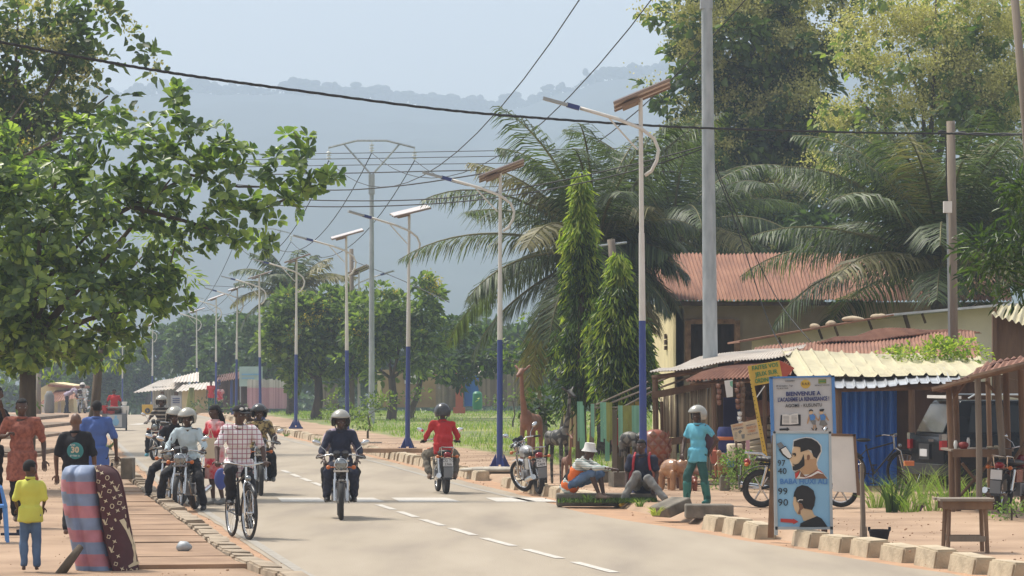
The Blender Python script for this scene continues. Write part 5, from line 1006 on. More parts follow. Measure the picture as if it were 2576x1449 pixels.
for A_, B_, sg, l in ((E2, E1, 2.6, 'between the near pole and the grey pylon'), (E3, E2, 2.2, 'between the grey pylon and the smaller hazy pylon'), (E4, E3, 2.5, 'between the two farthest pylons')):
    for k, nm in enumerate(('left', 'middle', 'right')): wire(A_[k], B_[k], sg, 'power_line', '%s bare wire hanging %s' % (nm, l), wg, .014 if A_ is E2 else .02)
def smooth_pts(P3, n=10):
    out = []; 
    for i in range(len(P3)-1):
        p0, p1, p2, p3 = P3[max(i-1, 0)], P3[i], P3[i+1], P3[min(i+2, len(P3)-1)]
        for k in range(n):
            t = k/n; out.append(.5*((2*p1)+(-p0+p2)*t+(2*p0-5*p1+4*p2-p3)*t*t+(-p0+3*p1-3*p2+p3)*t**3))
    return out+[P3[-1]]
cab = smooth_pts([P(-300, 55, 46), P(0, 106, 46), P(220, 147, 47), P(430, 183, 48), P(700, 221, 50), P(1100, 274, 53), P(1400, 300, 56), P(1700, 319, 59), P(2000, 329, 62), P(2200, 334, 64), P(2395, 336, 66)], 14)
mb = MB()
for k in range(3):
    q = []
    for i, p in enumerate(cab):
        a = i*1.15+k*2*PI/3; q.append(p+Vector((0, math.cos(a)*.012, math.sin(a)*.012)))
    mb.tube(q, .012, 5)
tag(mb.build('power_cable', 'cable', smooth=180), 'thick twisted black cable crossing the whole view above the road', 'cable')
q = smooth_pts([P(2395, 336, 66), P(2576, 338, 64), P(2800, 330, 60)], 8); mb = MB()
for k in range(2): mb.tube([p+Vector((0, 0, .02*math.sin(i*1.3+k*3))) for i, p in enumerate(q)], .017, 5)
tag(mb.build('power_cable', 'cable', smooth=180), 'twisted black cable leaving the wooden pole to the right edge', 'cable')
cg = 'thin service cables over the road'
for lab, pp in (('lower service cable of three running left from the grey pole', [(560, 508, 85), (810, 520, 80), (1100, 512, 75), (1350, 482, 70), (1600, 428, 67), (1776, 372, 66)]),
        ('middle service cable of three running left from the grey pole', [(560, 488, 85), (810, 504, 80), (1100, 500, 75), (1350, 466, 70), (1600, 412, 67), (1776, 366, 66)]),
        ('service cable hooked under the panel of the second lamp', [(560, 462, 95), (810, 478, 85), (1000, 468, 78), (1220, 436, 70.6)]),
        ('uppermost thin cable far behind the lamps', [(600, 388, 150), (900, 385, 140), (1300, 378, 130), (1700, 370, 120)]), ('second thin cable far behind the lamps', [(600, 402, 150), (900, 399, 140), (1300, 392, 130), (1700, 384, 120)]),
        ('third thin cable far behind the lamps', [(600, 420, 150), (900, 415, 140), (1300, 410, 130), (1700, 402, 120)]), ('lowest thin cable far behind the lamps', [(600, 440, 120), (900, 435, 110), (1250, 428, 100), (1700, 432, 95)]),
        ('short faint cable at the road end', [(480, 716, 200), (620, 723, 190), (735, 722, 180)]), ('slack cable sloping down from the wooden pole by the pylon', [(884, 655, 150), (1000, 700, 130), (1130, 760, 110)]),
        ('cable from the grey pole down to the shop roofs', [(1778, 372, 66), (1850, 560, 66), (1930, 800, 65), (1985, 905, 64)]), ('second drop cable from the grey pole over the rusty roof', [(1782, 376, 66), (1880, 600, 70), (1960, 760, 70), (2040, 860, 68)])):
    wire((0, 0, 0), (0, 0, 1), 0, 'service_cable', lab, cg, pp[0][2]*.00016 if pp[0][2] < 140 else .016, pts=smooth_pts([P(*p) for p in pp], 6))
# ---- wooden poles ----
def wpole(label, pts, r, bar=None, extra=None):
    p = [P(*q) for q in pts]; t = thing('wooden_pole', label, 'pole', p[0], 0, 'wooden poles'); o = Vector(t.location); mb = MB(); mb.tube([q-o for q in p], [r, r*.85] if len(p) == 2 else [r]*len(p), 9); mb.build('pole', 'wood_grey', t, smooth=180)
    if bar: mb = MB(); mb.tube([P(*bar[0])-o, P(*bar[1])-o], .03, 6); mb.build('crossbar', 'galvanised', t)
    return t, o
wpole('leaning wooden post with a short crossbar beside the mast trees', [(1600, 1170, 74), (1560, 830, 74), (1537, 602, 74)], .085, ((1494, 620, 74), (1577, 610, 74)))
t, o = wpole('wooden pole carrying the thick cable and a white meter box', [(2402, 1170, 66.3), (2398, 700, 66.3), (2392, 305, 66.3)], .085)
mb = MB(); box_px(mb, 2374, 2395, 506, 535, 66.0, .1); b = mb.build('meter_box', 'off_white', t); b.location = -o
mb = MB(); mb.tube([P(2383, 535, 66.1)-o, P(2386, 700, 66.1)-o, P(2388, 860, 66.1)-o], .022, 6); mb.build('conduit', 'steel', t)
mb = MB(); mb.tube([P(2378, 336, 66)-o, P(2380, 380, 66)-o, P(2381, 450, 66)-o, P(2384, 506, 66)-o], .012, 5); mb.ball(P(2370, 332, 66)-o, (.09, .03, .04)); mb.ball(P(2420, 334, 66)-o, (.09, .03, .04)); mb.build('cable_clamp', 'cable', t)
wpole('leaning wooden pole at the top right corner', [(2640, 1170, 60), (2582, 330, 60), (2548, -60, 60)], .075)
wpole('slim wooden pole behind the solar lamp by the central rider', [(886, 1030, 150), (884, 626, 150)], .11)
# ---- rusty roofed house ----
t = thing('house', 'long cream house with a rusty corrugated roof behind the shops', 'house', (PX(1700, 86), 86, 0)); o = Vector(t.location)
def sub(p): return Vector(p)-o
xF, xB = PX(1700, 86), PX(1641, 95); Yf, Yb = 86, 95
mb = MB(); mb.prism([sub((xF, Yf, 0)), sub((xF, Yf, 3.72)), sub((.5*xF+.5*xB, 90.5, 5.12)), sub((xB, Yb, 3.8)), sub((xB, Yb, 0))], (.2, 0, 0)); mb.build('gable_wall', 'cream_wall', t)
mb = MB(); s_ = PX
def seg(x0, x1, y0, y1, m=mb, Y=86.0): 
    a, b, c, d = PX(x0, Y), PX(x1, Y), (0 if y1 is None else PZ(y1, Y)), PZ(y0, Y); m.box((.5*(a+b)-o.x, Y+.1-o.y, .5*(c+d)), (b-a, .2, d-c))
seg(1700.5, 1735, 760, None); seg(1735, 1852, 760, 812); seg(1852, 1905, 760, None); seg(1905, 1955, 760, 912); seg(1955, 2540, 760, None)
mb.build('front_wall', 'wall_in_shade', t)  # shade on the camera side is put into this darker grey brown colour
mb = MB(); box_px(mb, 1724, 1738, 806, 935, 85.85, .3); box_px(mb, 1848, 1862, 806, 935, 85.85, .3); box_px(mb, 1738, 1848, 803, 815, 85.85, .3); b = mb.build('opening_surround', 'brick', t); b.location = -o
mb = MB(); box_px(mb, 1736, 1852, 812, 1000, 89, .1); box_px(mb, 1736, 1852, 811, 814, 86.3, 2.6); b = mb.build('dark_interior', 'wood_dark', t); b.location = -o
mb = MB()
for z0, z1 in ((840, 852), (855, 867), (870, 880)):
    mb.box((xF-.14-o.x+.02, 3.2, .5*(PZ(z0, 89)+PZ(z1, 89))), (.05, .5, PZ(z0, 89)-PZ(z1, 89)))
mb.build('vent_window', 'wood_dark', t)
mb = MB(); mb.corr(P(1670, 753, 85.0), P(2545, 757, 84.5), P(2530, 641, 90), P(1627, 638, 90.5), 95, .025, nv=6, jit=.05)
mb.corr(P(1627, 638, 90.52), P(2530, 641, 90.02), P(2500, 752, 96.5), P(1612, 750, 97), 95, .025)
b = mb.build('roof', 'rust_roof', t, smooth=None); b.location = -o
mb = MB(); mb.prism([P(1676, 757, 85.1), P(2100, 760, 85), P(2100, 768, 85), P(1676, 770, 85.1)], (0, .05, 0)); mb.prism([P(1672, 757, 85.3), P(1672, 770, 85.3), P(1705, 772, 86.5), P(1705, 760, 86.5)], (.04, 0, 0)); mb.prism([P(2020, 752, 84.8), P(2072, 756, 84.8), P(2068, 766, 84.8), P(2020, 760, 84.8)], (0, .02, 0))
b = mb.build('fascia', 'wood_dark', t); b.location = -o
# ---- long plastered building with a sloping sheet roof ----
t = thing('workshop', 'low plastered building with a thin sloping sheet roof weighted by stones', 'building', P(1880, 900, 73)); o = Vector(t.location)
mb = MB(); mb.prism([P(1893, 1010, 73), P(1893, 858, 73), P(2170, 808, 73), P(2495, 772, 73), P(2700, 760, 73), P(2700, 1010, 73)], (0, .2, 0)); b = mb.build('wall', 'plaster_dirty', t); b.location = -o
mb = MB(); mb.prism([P(1860, 857, 72.3), P(2258, 789, 72.3), P(2258, 793, 72.3), P(1860, 862, 72.3)], (0, 4, .0)); b = mb.build('rusty_roof_sheet', 'rust_roof', t); b.location = -o
mb = MB(); mb.prism([P(2250, 788, 72.2), P(2520, 764, 72.2), P(2720, 755, 72.2), P(2720, 760, 72.2), P(2520, 770, 72.2), P(2250, 794, 72.2)], (0, 4, 0)); b = mb.build('zinc_roof_sheet', 'zinc_roof', t); b.location = -o
for x, y, x2, y2, r_ in ((1960, 850, 1968, 872, .03), (2060, 830, 2068, 852, .03), (2100, 822, 2108, 844, .03), (2185, 806, 2193, 828, .03), (2320, 790, 2328, 812, .03), (2275, 790, 2290, 840, .05)):
    mb = MB(); mb.tube([P(x, y, 72.7), P(x2, y2, 72.8)], r_, 6); b = mb.build('rafter', 'wood_dark', t); b.location = -o

def stone(label, p, r, m='old_concrete', group=None, seed=0):
    mb = MB(); mb.ball((0, 0, 0), r, 12, 8); mb.v = [tuple(Vector(v)*(1+.22*noise.noise(Vector(v)*3/max(r)*.5+Vector((seed, 1, 2))))) for v in mb.v]
    ob = mb.build('stone', m, None, smooth=50); ob.location = p; return tag(ob, label, 'stone', group)
for i, (x, y, a, l) in enumerate(((2145, 803, .24, 'large flat stone holding down the sloping roof, near its middle'), (2210, 797, .17, 'pale oblong stone right of the large one on the sloping roof'), (2090, 815, .12, 'dark stone left of the large one on the sloping roof'), (2050, 822, .11, 'small rusty stone lowest on the sloping roof'))):
    stone(l, P(x, y, 73), (a, .14, .07), 'kerb_concrete', 'stones on the sloping roof', i)
# wooden clad hut right edge
t = thing('wooden_hut', 'weathered board hut with a pale corrugated roof at the right edge', 'hut', P(2500, 1000, 67)); o = Vector(t.location); mb = MB()
for k in range(9):
    y0 = 790+k*22+random.uniform(-3, 3); mb.prism([P(2500, y0, 66.8-.012*k), P(2620, y0+22, 66.8-.012*k), P(2620, y0+46, 66.8-.012*k), P(2500, y0+24, 66.8-.012*k)], (0, .03, 0))
mb.box((PX(2503, 66.6), 66.7, 1.7), (.08, .12, 3.4)); b = mb.build('wall', 'wood', t); b.location = -o
mb = MB(); mb.corr(P(2492, 792, 66.2), P(2660, 840, 66.2), P(2660, 770, 68), P(2512, 766, 68), 10, .03); b = mb.build('roof', 'cream_roof', t, smooth=None); b.location = -o
# ---- row of shops under sheet roofs ----
t = thing('craft_shop', 'open wooden craft shop with a rusty awning and dark inside', 'shop', P(1800, 1200, 64)); o = Vector(t.location); K = []
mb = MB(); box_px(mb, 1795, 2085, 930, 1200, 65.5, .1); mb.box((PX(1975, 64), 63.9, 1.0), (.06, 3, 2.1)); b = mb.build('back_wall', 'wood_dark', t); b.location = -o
mb = MB(); mb.corr(P(1722, 957, 60.5), P(1990, 940, 60.5), P(2010, 880, 64), P(1880, 905, 64), 26, .018, nv=4, jit=.1); b = mb.build('awning', 'rust_roof', t, smooth=None); b.location = -o
mb = MB(); mb.corr(P(1632, 938, 62.5), P(1985, 893, 62.5), P(2030, 862, 67), P(1760, 897, 67), 44, .012, nv=5, jit=.12); b = mb.build('pale_roof', 'pale_roof', t, smooth=None); b.location = -o
mb = MB(); mb.corr(P(1890, 900, 64.2), P(2470, 902, 64.2), P(2450, 836, 69), P(1900, 872, 69), 60, .014, nv=5, jit=.14); mb.corr(P(2050, 862, 68.5), P(2290, 850, 68.5), P(2470, 834, 70), P(2200, 838, 70), 30, .014, nv=3, jit=.2); b = mb.build('rear_roof', 'rust_roof', t, smooth=None); b.location = -o
for px, y0 in ((1797, 955), (1870, 960), (1925, 960), (1965, 960)):
    mb = MB(); mb.tube([P(px, 1205, 61), P(px-2, y0, 61)], .04, 7); b = mb.build('post', 'wood', t); b.location = -o
for pa, pb_, r_ in ((P(1735, 965, 60.9), P(1985, 955, 60.9), .035), (P(1640, 950, 63), P(1990, 905, 63), .05)): mb = MB(); mb.tube([pa, pb_], r_, 6); b = mb.build('beam', 'wood', t); b.location = -o
mb = MB()
for k in range(9):
    y = 1055+k*17; mb.tube([P(1880+random.uniform(-8, 8), y+random.uniform(-4, 4), 63.2), P(1990, y+random.uniform(-10, 6), 63.2)], .055, 7)
b = mb.build('shelf_rail', 'bamboo', t, smooth=180); b.location = -o
mb = MB(); box_px(mb, 1820, 1868, 1000, 1100, 64.5, .05); b = mb.build('blue_cloth', 'ink_navy', t); b.location = -o
t = thing('blue_shop', 'closed shop with blue corrugated front under a cream roof', 'shop', P(2200, 1230, 60)); o = Vector(t.location)
mb = MB(); mb.corr(P(2082, 1226, 61), P(2256, 1226, 61), P(2256, 975, 61), P(2082, 975, 61), 8, .035, up=(0, -1, 0), seg=8); b = mb.build('metal_front', 'blue_sheet', t, smooth=None); b.location = -o
mb = MB(); box_px(mb, 2256, 2480, 960, 1230, 61.2, .1); b = mb.build('wall', 'wood_dark', t); b.location = -o; mb = MB(); box_px(mb, 2060, 2082, 960, 1230, 61.2, .1); b = mb.build('wall', 'wood_dark', t); b.location = -o
mb = MB(); mb.corr(P(2006, 955, 59), P(2532, 943, 59), P(2460, 898, 63.5), P(1965, 884, 63.5), 13, .05, nv=6, seg=14, jit=.08, rib=5); b = mb.build('cream_roof', 'cream_roof', t, smooth=None); b.location = -o
mb = MB(); mb.corr(P(2072, 974, 58.2), P(2420, 964, 58.2), P(2400, 935, 60.3), P(2064, 950, 60.3), 13, .04, nv=2, seg=14, jit=.1, rib=4); b = mb.build('zinc_eave', 'zinc_roof', t, smooth=None); b.location = -o
mb = MB(); mb.tube([P(2070, 980, 58.7), P(2420, 972, 58.7)], .05, 7); b = mb.build('beam', 'wood', t); b.location = -o
for px, y1 in ((2112, 1225), (2296, 1240)): mb = MB(); mb.tube([P(px, y1, 58.6), P(px-3, 980, 58.6)], [.065, .055], 8); b = mb.build('post', 'wood', t); b.location = -o
# creeper on the roof
A, D = clumps([(2330, 880, 90, 24), (2400, 868, 50, 24), (2280, 895, 60, 12), (2400, 895, 70, 12)], .8, 62.6, 330, 1.6)
cr = tag(leafmesh('creeper', A, D, rdir(len(A), 1.5), .09, .06, 'leaf_fresh'), 'bright green creeper heaped on the cream roof', 'plant')
# bamboo fence
t = thing('bamboo_fence', 'tall fence of split bamboo with two wooden rails and a corner post', 'fence', P(1720, 1200, 63)); o = Vector(t.location); mb = MB()
for k in range(46):
    x = 1664+k*3.1; ti = random.uniform(-5, 5)
    if k in (13, 14, 21, 30): continue
    top = 995-.18*(x-1664)+random.uniform(-4, 6); mb.tube([P(x, 1100, 63.4), P(x+ti*.5, top, 63.4)], [.018, .017], 6); mb.tube([P(x+random.uniform(-2, 2), 1205, 63.5), P(x-ti*.4, random.uniform(1095, 1110), 63.5)], [.019, .017], 6)
b = mb.build('bamboo_strips', 'bamboo', t, smooth=180); b.location = -o
for pts in (((1640, 1004), (1802, 972)), ((1665, 1122), (1805, 1106))): mb = MB(); a, c = P(*pts[0], 63.2), P(*pts[1], 63.2); mb.prism([a, c, c+Vector((0, 0, .13)), a+Vector((0, 0, .13))], (0, .06, 0)); b = mb.build('rail', 'wood', t); b.location = -o
for px, w_, y0 in ((1652, .12, 950), (1668, .07, 1010), (1800, .08, 960)): mb = MB(); mb.tube([P(px, 1205, 63.3), P(px-4, y0, 63.3)], w_/2, 6); b = mb.build('post', 'wood', t); b.location = -o
mb = MB()
for a, c in (((1655, 960), (1740, 925)), ((1660, 975), (1760, 940)), ((1668, 1060), (1700, 1100)), ((1700, 930), (1700, 985)), ((1740, 925), (1745, 975))): mb.tube([P(*a, 63.6), P(*c, 63.6)], .02, 5)
b = mb.build('brace', 'wood_grey', t); b.location = -o
# painted display fence with hanging mats
t = thing('plank_fence', 'rickety fence of grey and mint green posts behind the seated men', 'fence', P(1530, 1170, 62)); o = Vector(t.location)
for px, y0, y1, w_, m, dx in ((1462, 1020, 1130, .05, 'mint_paint', 4), (1493, 1015, 1185, .045, 'wood_grey', -8), (1528, 1030, 1160, .04, 'mint_paint', 0), (1546, 1030, 1180, .045, 'wood_grey', 0), (1570, 1050, 1190, .03, 'mint_paint', 6), (1590, 1010, 1190, .035, 'mustard_paint', 0), (1603, 1010, 1150, .04, 'mustard_paint', 0)):
    mb = MB(); mb.box((0, 0, 0), (.001, .001, .001)); mb = MB(); a, c = P(px+dx, y1, 62), P(px, y0, 62); mb.prism([a-Vector((w_, 0, 0)), a+Vector((w_, 0, 0)), c+Vector((w_, 0, 0)), c-Vector((w_, 0, 0))], (0, .05, 0)); b = mb.build('post', m, t); b.location = -o
mb = MB()
for a, c in (((1500, 1018), (1630, 960)), ((1500, 1028), (1636, 975)), ((1545, 1036), (1640, 985)), ((1485, 1025), (1610, 1025))): mb.tube([P(*a, 61.9), P(*c, 61.9)], .018, 5)
b = mb.build('rail', 'wood_grey', t); b.location = -o
def mat_hang(label, xs, y0, y1, cols, Y=61.7):
    tt = thing('slat_mat', label, 'mat', P(xs[0], y1, Y), 0, 'painted slat mats hung on the fence'); oo = Vector(tt.location)
    n = len(cols); 
    for i, c in enumerate(cols):
        mb = MB(); xa, xb = xs[0]+(xs[1]-xs[0])*i/n, xs[0]+(xs[1]-xs[0])*(i+1)/n
        for k in range(4):
            u, v = xa+(xb-xa)*k/4, xa+(xb-xa)*(k+.9)/4; e = random.uniform(-5, 5); mb.prism([P(u+1, y1+e, Y), P(v+1, y1+e, Y), P(v, y0, Y), P(u, y0, Y)], (0, .015, 0))
        b = mb.build('slats', c, tt); b.location = -oo
mat_hang('mint green strip mat hanging leftmost on the fence', (1452, 1466), 1010, 1105, ['mint_paint'])
mat_hang('narrow mint green mat second on the fence', (1486, 1495), 1016, 1100, ['mint_paint'])
mat_hang('half green half olive mat in the middle of the fence', (1510, 1540), 1012, 1108, ['mint_paint', 'olive_paint'])
mat_hang('widest green and olive mat beside the blue lamp base', (1555, 1612), 1020, 1125, ['mint_paint', 'olive_paint', 'olive_paint', 'mint_paint', 'mint_paint'])
t = thing('wooden_chest', 'dark red painted chest standing behind the hanging mats', 'chest', P(1558, 1180, 62.6)); o = Vector(t.location)
mb = MB(); box_px(mb, 1541, 1575, 1056, 1120, 62.6, .5); box_px(mb, 1540, 1576, 1053, 1057, 62.58, .54); b = mb.build('box', 'red_chest', t); b.location = -o
mb = MB(); box_px(mb, 1545, 1551, 1120, 1185, 62.7, .08); box_px(mb, 1580, 1596, 1120, 1185, 62.7, .2); box_px(mb, 1548, 1610, 1120, 1140, 62.7, .4); b = mb.build('stand', 'wood_dark', t); b.location = -o
t = thing('wall', 'short cream wall with two brown stakes behind the dark giraffe', 'wall', P(1440, 1130, 72)); o = Vector(t.location)
mb = MB(); box_px(mb, 1418, 1470, 985, 1125, 72, .15); b = mb.build('panel', 'cream_wall', t); b.location = -o
for px in (1424, 1440): mb = MB(); mb.tube([P(px, 1125, 71.9), P(px-1, 990, 71.9)], .02, 5); b = mb.build('stake', 'wood', t); b.location = -o
# concrete lumps by the fence
bl = 'grey concrete blocks by the display fence'
for px, py, l in ((1510, 1178, 'mossy concrete block under the display fence, left one'), (1558, 1192, 'mossy concrete block nearer the seated man in navy')):
    mb = MB(); mb.box((0, 0, .13), (.34, .3, .26)); ob = mb.build('concrete_block', 'old_concrete'); ob.location = (PX(px, 61), 60.5 if px > 1520 else 63, .1); ob.rotation_euler = (0, 0, .3); tag(ob, l, 'block', bl)
# ---- ochre wall, fences and gate at the back of the field ----
t = thing('boundary_wall', 'ochre plastered wall at the back of the field with a cream end', 'wall', P(1020, 1025, 172)); o = Vector(t.location)
mb = MB(); box_px(mb, 962, 1100, 930, 1025, 172, .3); b = mb.build('wall', 'ochre_wall', t); b.location = -o
mb = MB(); box_px(mb, 949, 959, 930, 1012, 171.8, .4); b = mb.build('end_pier', 'cream_wall', t); b.location = -o
mb = MB(); box_px(mb, 1018, 1052, 940, 965, 171.9, .05); b = mb.build('notice', 'off_white', t); b.location = -o
def plankfence(name, label, px0, px1, y0, y1, Y, m, n, cat='fence', m2=None, split=.5):
    t = thing(name, label, cat, P((px0+px1)/2, y1, Y), 0); o = Vector(t.location); mb = MB(); mc = MB()
    for k in range(n):
        a = px0+(px1-px0)*k/n; b_ = px0+(px1-px0)*(k+.86)/n; j = random.uniform(-2.5, 2.5)
        if m2: box_px(mc, a, b_, y0+j, y0+(y1-y0)*split+j*.5, Y+random.uniform(0, .03), .03); box_px(mb, a, b_, y0+(y1-y0)*split+j*.5, y1, Y+random.uniform(0, .03), .03)
        else: box_px(mb, a, b_, y0+j, y1, Y+random.uniform(0, .03), .03)
    b = mb.build('planks', m, t); b.location = -o
    if m2: b = mc.build('upper_planks', m2, t); b.location = -o
    m3 = MB(); box_px(m3, px0, px1, y0+(y1-y0)*.2, y0+(y1-y0)*.26, Y+.06, .05); b = m3.build('rail', 'wood_grey', t); b.location = -o
plankfence('plank_fence', 'grey plank fence between the ochre wall and the red pillar', 1096, 1146, 945, 1030, 165, 'wood_grey', 16)
plankfence('plank_fence', 'grey plank fence right of the blue gate under the pale roof', 1207, 1330, 940, 1022, 168, 'wood_grey', 34)
plankfence('plank_fence', 'dark plank fence behind the central rider', 800, 850, 965, 1025, 172, 'wood_grey', 12)
plankfence('plank_fence', 'pink fence with white tops at the far end of the field', 622, 722, 955, 1028, 176, 'pink_plank', 34, m2='white_plank', split=.28)
t = thing('gate', 'blue metal gate with a round arched frame beside a red pillar', 'gate', P(1180, 1025, 165)); o = Vector(t.location)
mb = MB(); box_px(mb, 1168, 1204, 945, 1022, 165.2, .06); b = mb.build('panel', 'blue_sheet', t); b.location = -o
mb = MB(); box_px(mb, 1146, 1165, 928, 1030, 164.6, .5); box_px(mb, 1140, 1170, 1025, 1040, 164.4, .9); b = mb.build('pillar', 'terracotta', t); b.location = -o
mb = MB(); mb.tube([P(1186+19*math.cos(a), 975-25*math.sin(a), 165.1) for a in [PI*i/10 for i in range(11)]], .06, 6); b = mb.build('arch', 'wood_grey', t); b.location = -o
t = thing('shed', 'shed with a bright white sheet roof behind the field fence', 'shed', P(1220, 1020, 172)); o = Vector(t.location)
mb = MB(); mb.corr(P(1176, 940, 170), P(1262, 935, 170), P(1262, 912, 175), P(1190, 918, 175), 14, .04); b = mb.build('roof', 'pale_roof', t, smooth=None); b.location = -o
mb = MB(); box_px(mb, 1195, 1262, 940, 1020, 171, .1); b = mb.build('wall', 'wood_grey', t); b.location = -o
mb = MB(); mb.lathe([(.20, 0), (.24, .2), (.22, .75), (.12, .85)], (0, 0, 0), 14); ob = mb.build('barrel', pmat('green_plastic', (.03, .22, .12), .5)); ob.location = P(1201, 1030, 160); tag(ob, 'small dark green barrel on the grass before the blue gate', 'barrel')
# ---- far shops ----
t = thing('shop', 'pale roofed board shop at the end of the road', 'shop', P(420, 1040, 200)); o = Vector(t.location)
mb = MB(); mb.corr(P(334, 988, 196), P(470, 975, 196), P(480, 945, 204), P(400, 958, 204), 16, .03); mb.corr(P(430, 962, 195), P(500, 960, 195), P(500, 935, 204), P(440, 950, 204), 8, .03); b = mb.build('roof', 'pale_roof', t, smooth=None); b.location = -o
mb = MB(); [box_px(mb, 383+k*6, 388.2+k*6, 972, 1046, 198, .05) for k in range(20)]; b = mb.build('wall', 'white_plank', t); b.location = -o
mb = MB(); box_px(mb, 404, 412, 985, 1044, 197.9, .06); box_px(mb, 438, 448, 985, 1044, 197.9, .06); b = mb.build('door', 'wood', t); b.location = -o
t = thing('lean_to', 'low lean to with leaning green poles beside the board shop', 'shop', P(500, 1040, 190)); o = Vector(t.location)
mb = MB(); mb.corr(P(440, 985, 190), P(560, 975, 190), P(560, 958, 195), P(460, 968, 195), 12, .03); b = mb.build('roof', 'pale_roof', t, smooth=None); b.location = -o
mb = MB(); box_px(mb, 458, 545, 978, 1045, 192, .1); b = mb.build('wall', 'cream_wall', t); b.location = -o
mb = MB(); [mb.tube([P(468+k*5, 1042, 189), P(478+k*2, 975, 189)], .06, 5) for k in range(5)]; b = mb.build('leaning_poles', 'olive_paint', t); b.location = -o
t = thing('open_shed', 'dark open shed with blue posts where people stand', 'shed', P(570, 1035, 186)); o = Vector(t.location)
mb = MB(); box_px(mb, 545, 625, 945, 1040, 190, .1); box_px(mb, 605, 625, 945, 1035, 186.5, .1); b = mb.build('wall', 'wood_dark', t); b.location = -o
mb = MB(); mb.corr(P(540, 962, 185), P(625, 948, 185), P(630, 930, 192), P(545, 945, 192), 14, .04); b = mb.build('roof', 'rust_roof_dark', t, smooth=None); b.location = -o
for px in (552, 582): mb = MB(); mb.tube([P(px, 1038, 185.5), P(px, 955, 185.5)], .08, 6); b = mb.build('post', 'lamp_blue', t); b.location = -o
t = thing('billboard', 'pale green and blue billboard standing behind a lamp', 'billboard', P(625, 1035, 180)); o = Vector(t.location)
mb = MB(); box_px(mb, 602, 660, 922, 972, 180, .08); b = mb.build('panel', pmat('bill', (.38, .52, .50), .6), t); b.location = -o
mb = MB(); box_px(mb, 608, 656, 940, 944, 179.95, .03); box_px(mb, 608, 640, 950, 953, 179.95, .03); b = mb.build('print', 'sky_blue', t); b.location = -o
mb = MB(); [box_px(mb, x, x+3, 972, 1035, 180.02, .06) for x in (603, 656)]; b = mb.build('legs', 'steel', t); b.location = -o
t = thing('signboard', 'yellow box shaped sign with a dark emblem at the road crest', 'sign', P(368, 1042, 192)); o = Vector(t.location)
mb = MB(); box_px(mb, 357, 383, 1018, 1045, 192, .3); b = mb.build('panel', 'yellow_box', t); b.location = -o
mb = MB(); mb.torus(P(371, 1033, 191.9), .10, .05, 14, 6, ax='Y'); b = mb.build('emblem', 'ink_black', t); b.location = -o
t = thing('signboard', 'pale grey standing sign before the lean to', 'sign', P(444, 1045, 186)); o = Vector(t.location)
mb = MB(); box_px(mb, 430, 456, 995, 1040, 186, .08); b = mb.build('panel', 'sign_grey', t); b.location = -o
mb = MB(); [box_px(mb, 434, 452, y, y+2, 185.9, .03) for y in (1002, 1007, 1012)]; box_px(mb, 436, 450, 1028, 1036, 185.9, .03); b = mb.build('print', 'ink_navy', t); b.location = -o
# left far buildings
t = thing('house', 'small cream house with a low rusty roof on the far left', 'house', P(110, 1045, 180)); o = Vector(t.location)
mb = MB(); mb.prism([P(84, 1050, 180), P(84, 985, 180), P(130, 962, 180), P(185, 970, 180), P(185, 1050, 180)], (0, 5, 0)); b = mb.build('wall', 'cream_wall', t); b.location = -o
mb = MB(); mb.corr(P(95, 1018, 176), P(200, 1000, 176), P(190, 980, 180), P(140, 983, 180), 14, .03); mb.prism([P(120, 966, 179.5), P(190, 972, 179.5), P(190, 978, 179.5), P(120, 972, 179.5)], (0, 6, 0)); b = mb.build('roof', 'rust_roof', t, smooth=None); b.location = -o
mb = MB(); box_px(mb, 145, 153, 1010, 1046, 178, .1); box_px(mb, 105, 116, 1012, 1046, 178, .1); b = mb.build('door', 'off_white', t); b.location = -o
mb = MB(); mb.lathe([(.22, 0), (.26, .3), (.25, 1.0), (.12, 1.25)], n=12); ob = mb.build('sack', 'grey_cloth', smooth=180); ob.location = P(124, 1043, 172); ob.scale = (1.0, 1.0, .95); tag(ob, 'tall white sack standing by the far cream house', 'sack')
wpole('white concrete post left of the far cream house', [(97, 1046, 168), (97, 940, 168)], .13)
# low walls and drain edge blocks on the right pavement
cb = 'concrete drain edges'
def slab(label, c, d, rz=0, rx=0, ry=0, m='old_concrete', name='concrete_slab'):
    mb = MB(); mb.box((0, 0, 0), d); ob = mb.build(name, m); bv = ob.modifiers.new('b', 'BEVEL'); bv.width = .02; bv.segments = 2; ob.location = c; ob.rotation_euler = (rx, ry, rz); return tag(ob, label, 'concrete slab', cb)
def slab_px(label, x0, x1, ytop, ybot, Y, depth, **k):
    a, b = PX(x0, Y), PX(x1, Y); z0, z1 = PZ(ybot, Y), PZ(ytop, Y); return slab(label, ((a+b)/2, Y+depth/2, (z0+z1)/2), (b-a, depth, z1-z0), **k)
slab_px('mossy drain wall on which the two men sit', 1400, 1652, 1242, 1274, 53.6, .45)
slab_px('concrete drain edge under the man in green boots', 1726, 1846, 1270, 1305, 47.8, .5)
slab('tilted broken slab between the drain edge and the kerb', (PX(1690, 48.4), 48.6, .2), (.42, .5, .16), .5, 0, -.35)
slab_px('black block ending the drain wall by the first kerb', 815, 880, 1118, 1136, 84, .5, m='wood_dark')
slab_px('low concrete edge along the field behind the red shirted rider', 880, 1062, 1128, 1139, 84, .35, m='slab')
slab_px('short concrete block under the lamp by the kerb bend', 905, 960, 1112, 1122, 98, .4)
slab_px('dark square concrete block beside the drain on the left', 303, 333, 1152, 1206, 61, .5)
slab_px('dark drain step running across behind the boots', 1640, 1960, 1216, 1221, 60.5, .1)
for i, (x, y, r_) in enumerate(((462, 1408, .07),)): stone('round grey stone lying on the drain slabs', (PX(462, 37.3), 37.3, .21), (.085, .075, .06), 'galvanised', None, 5)
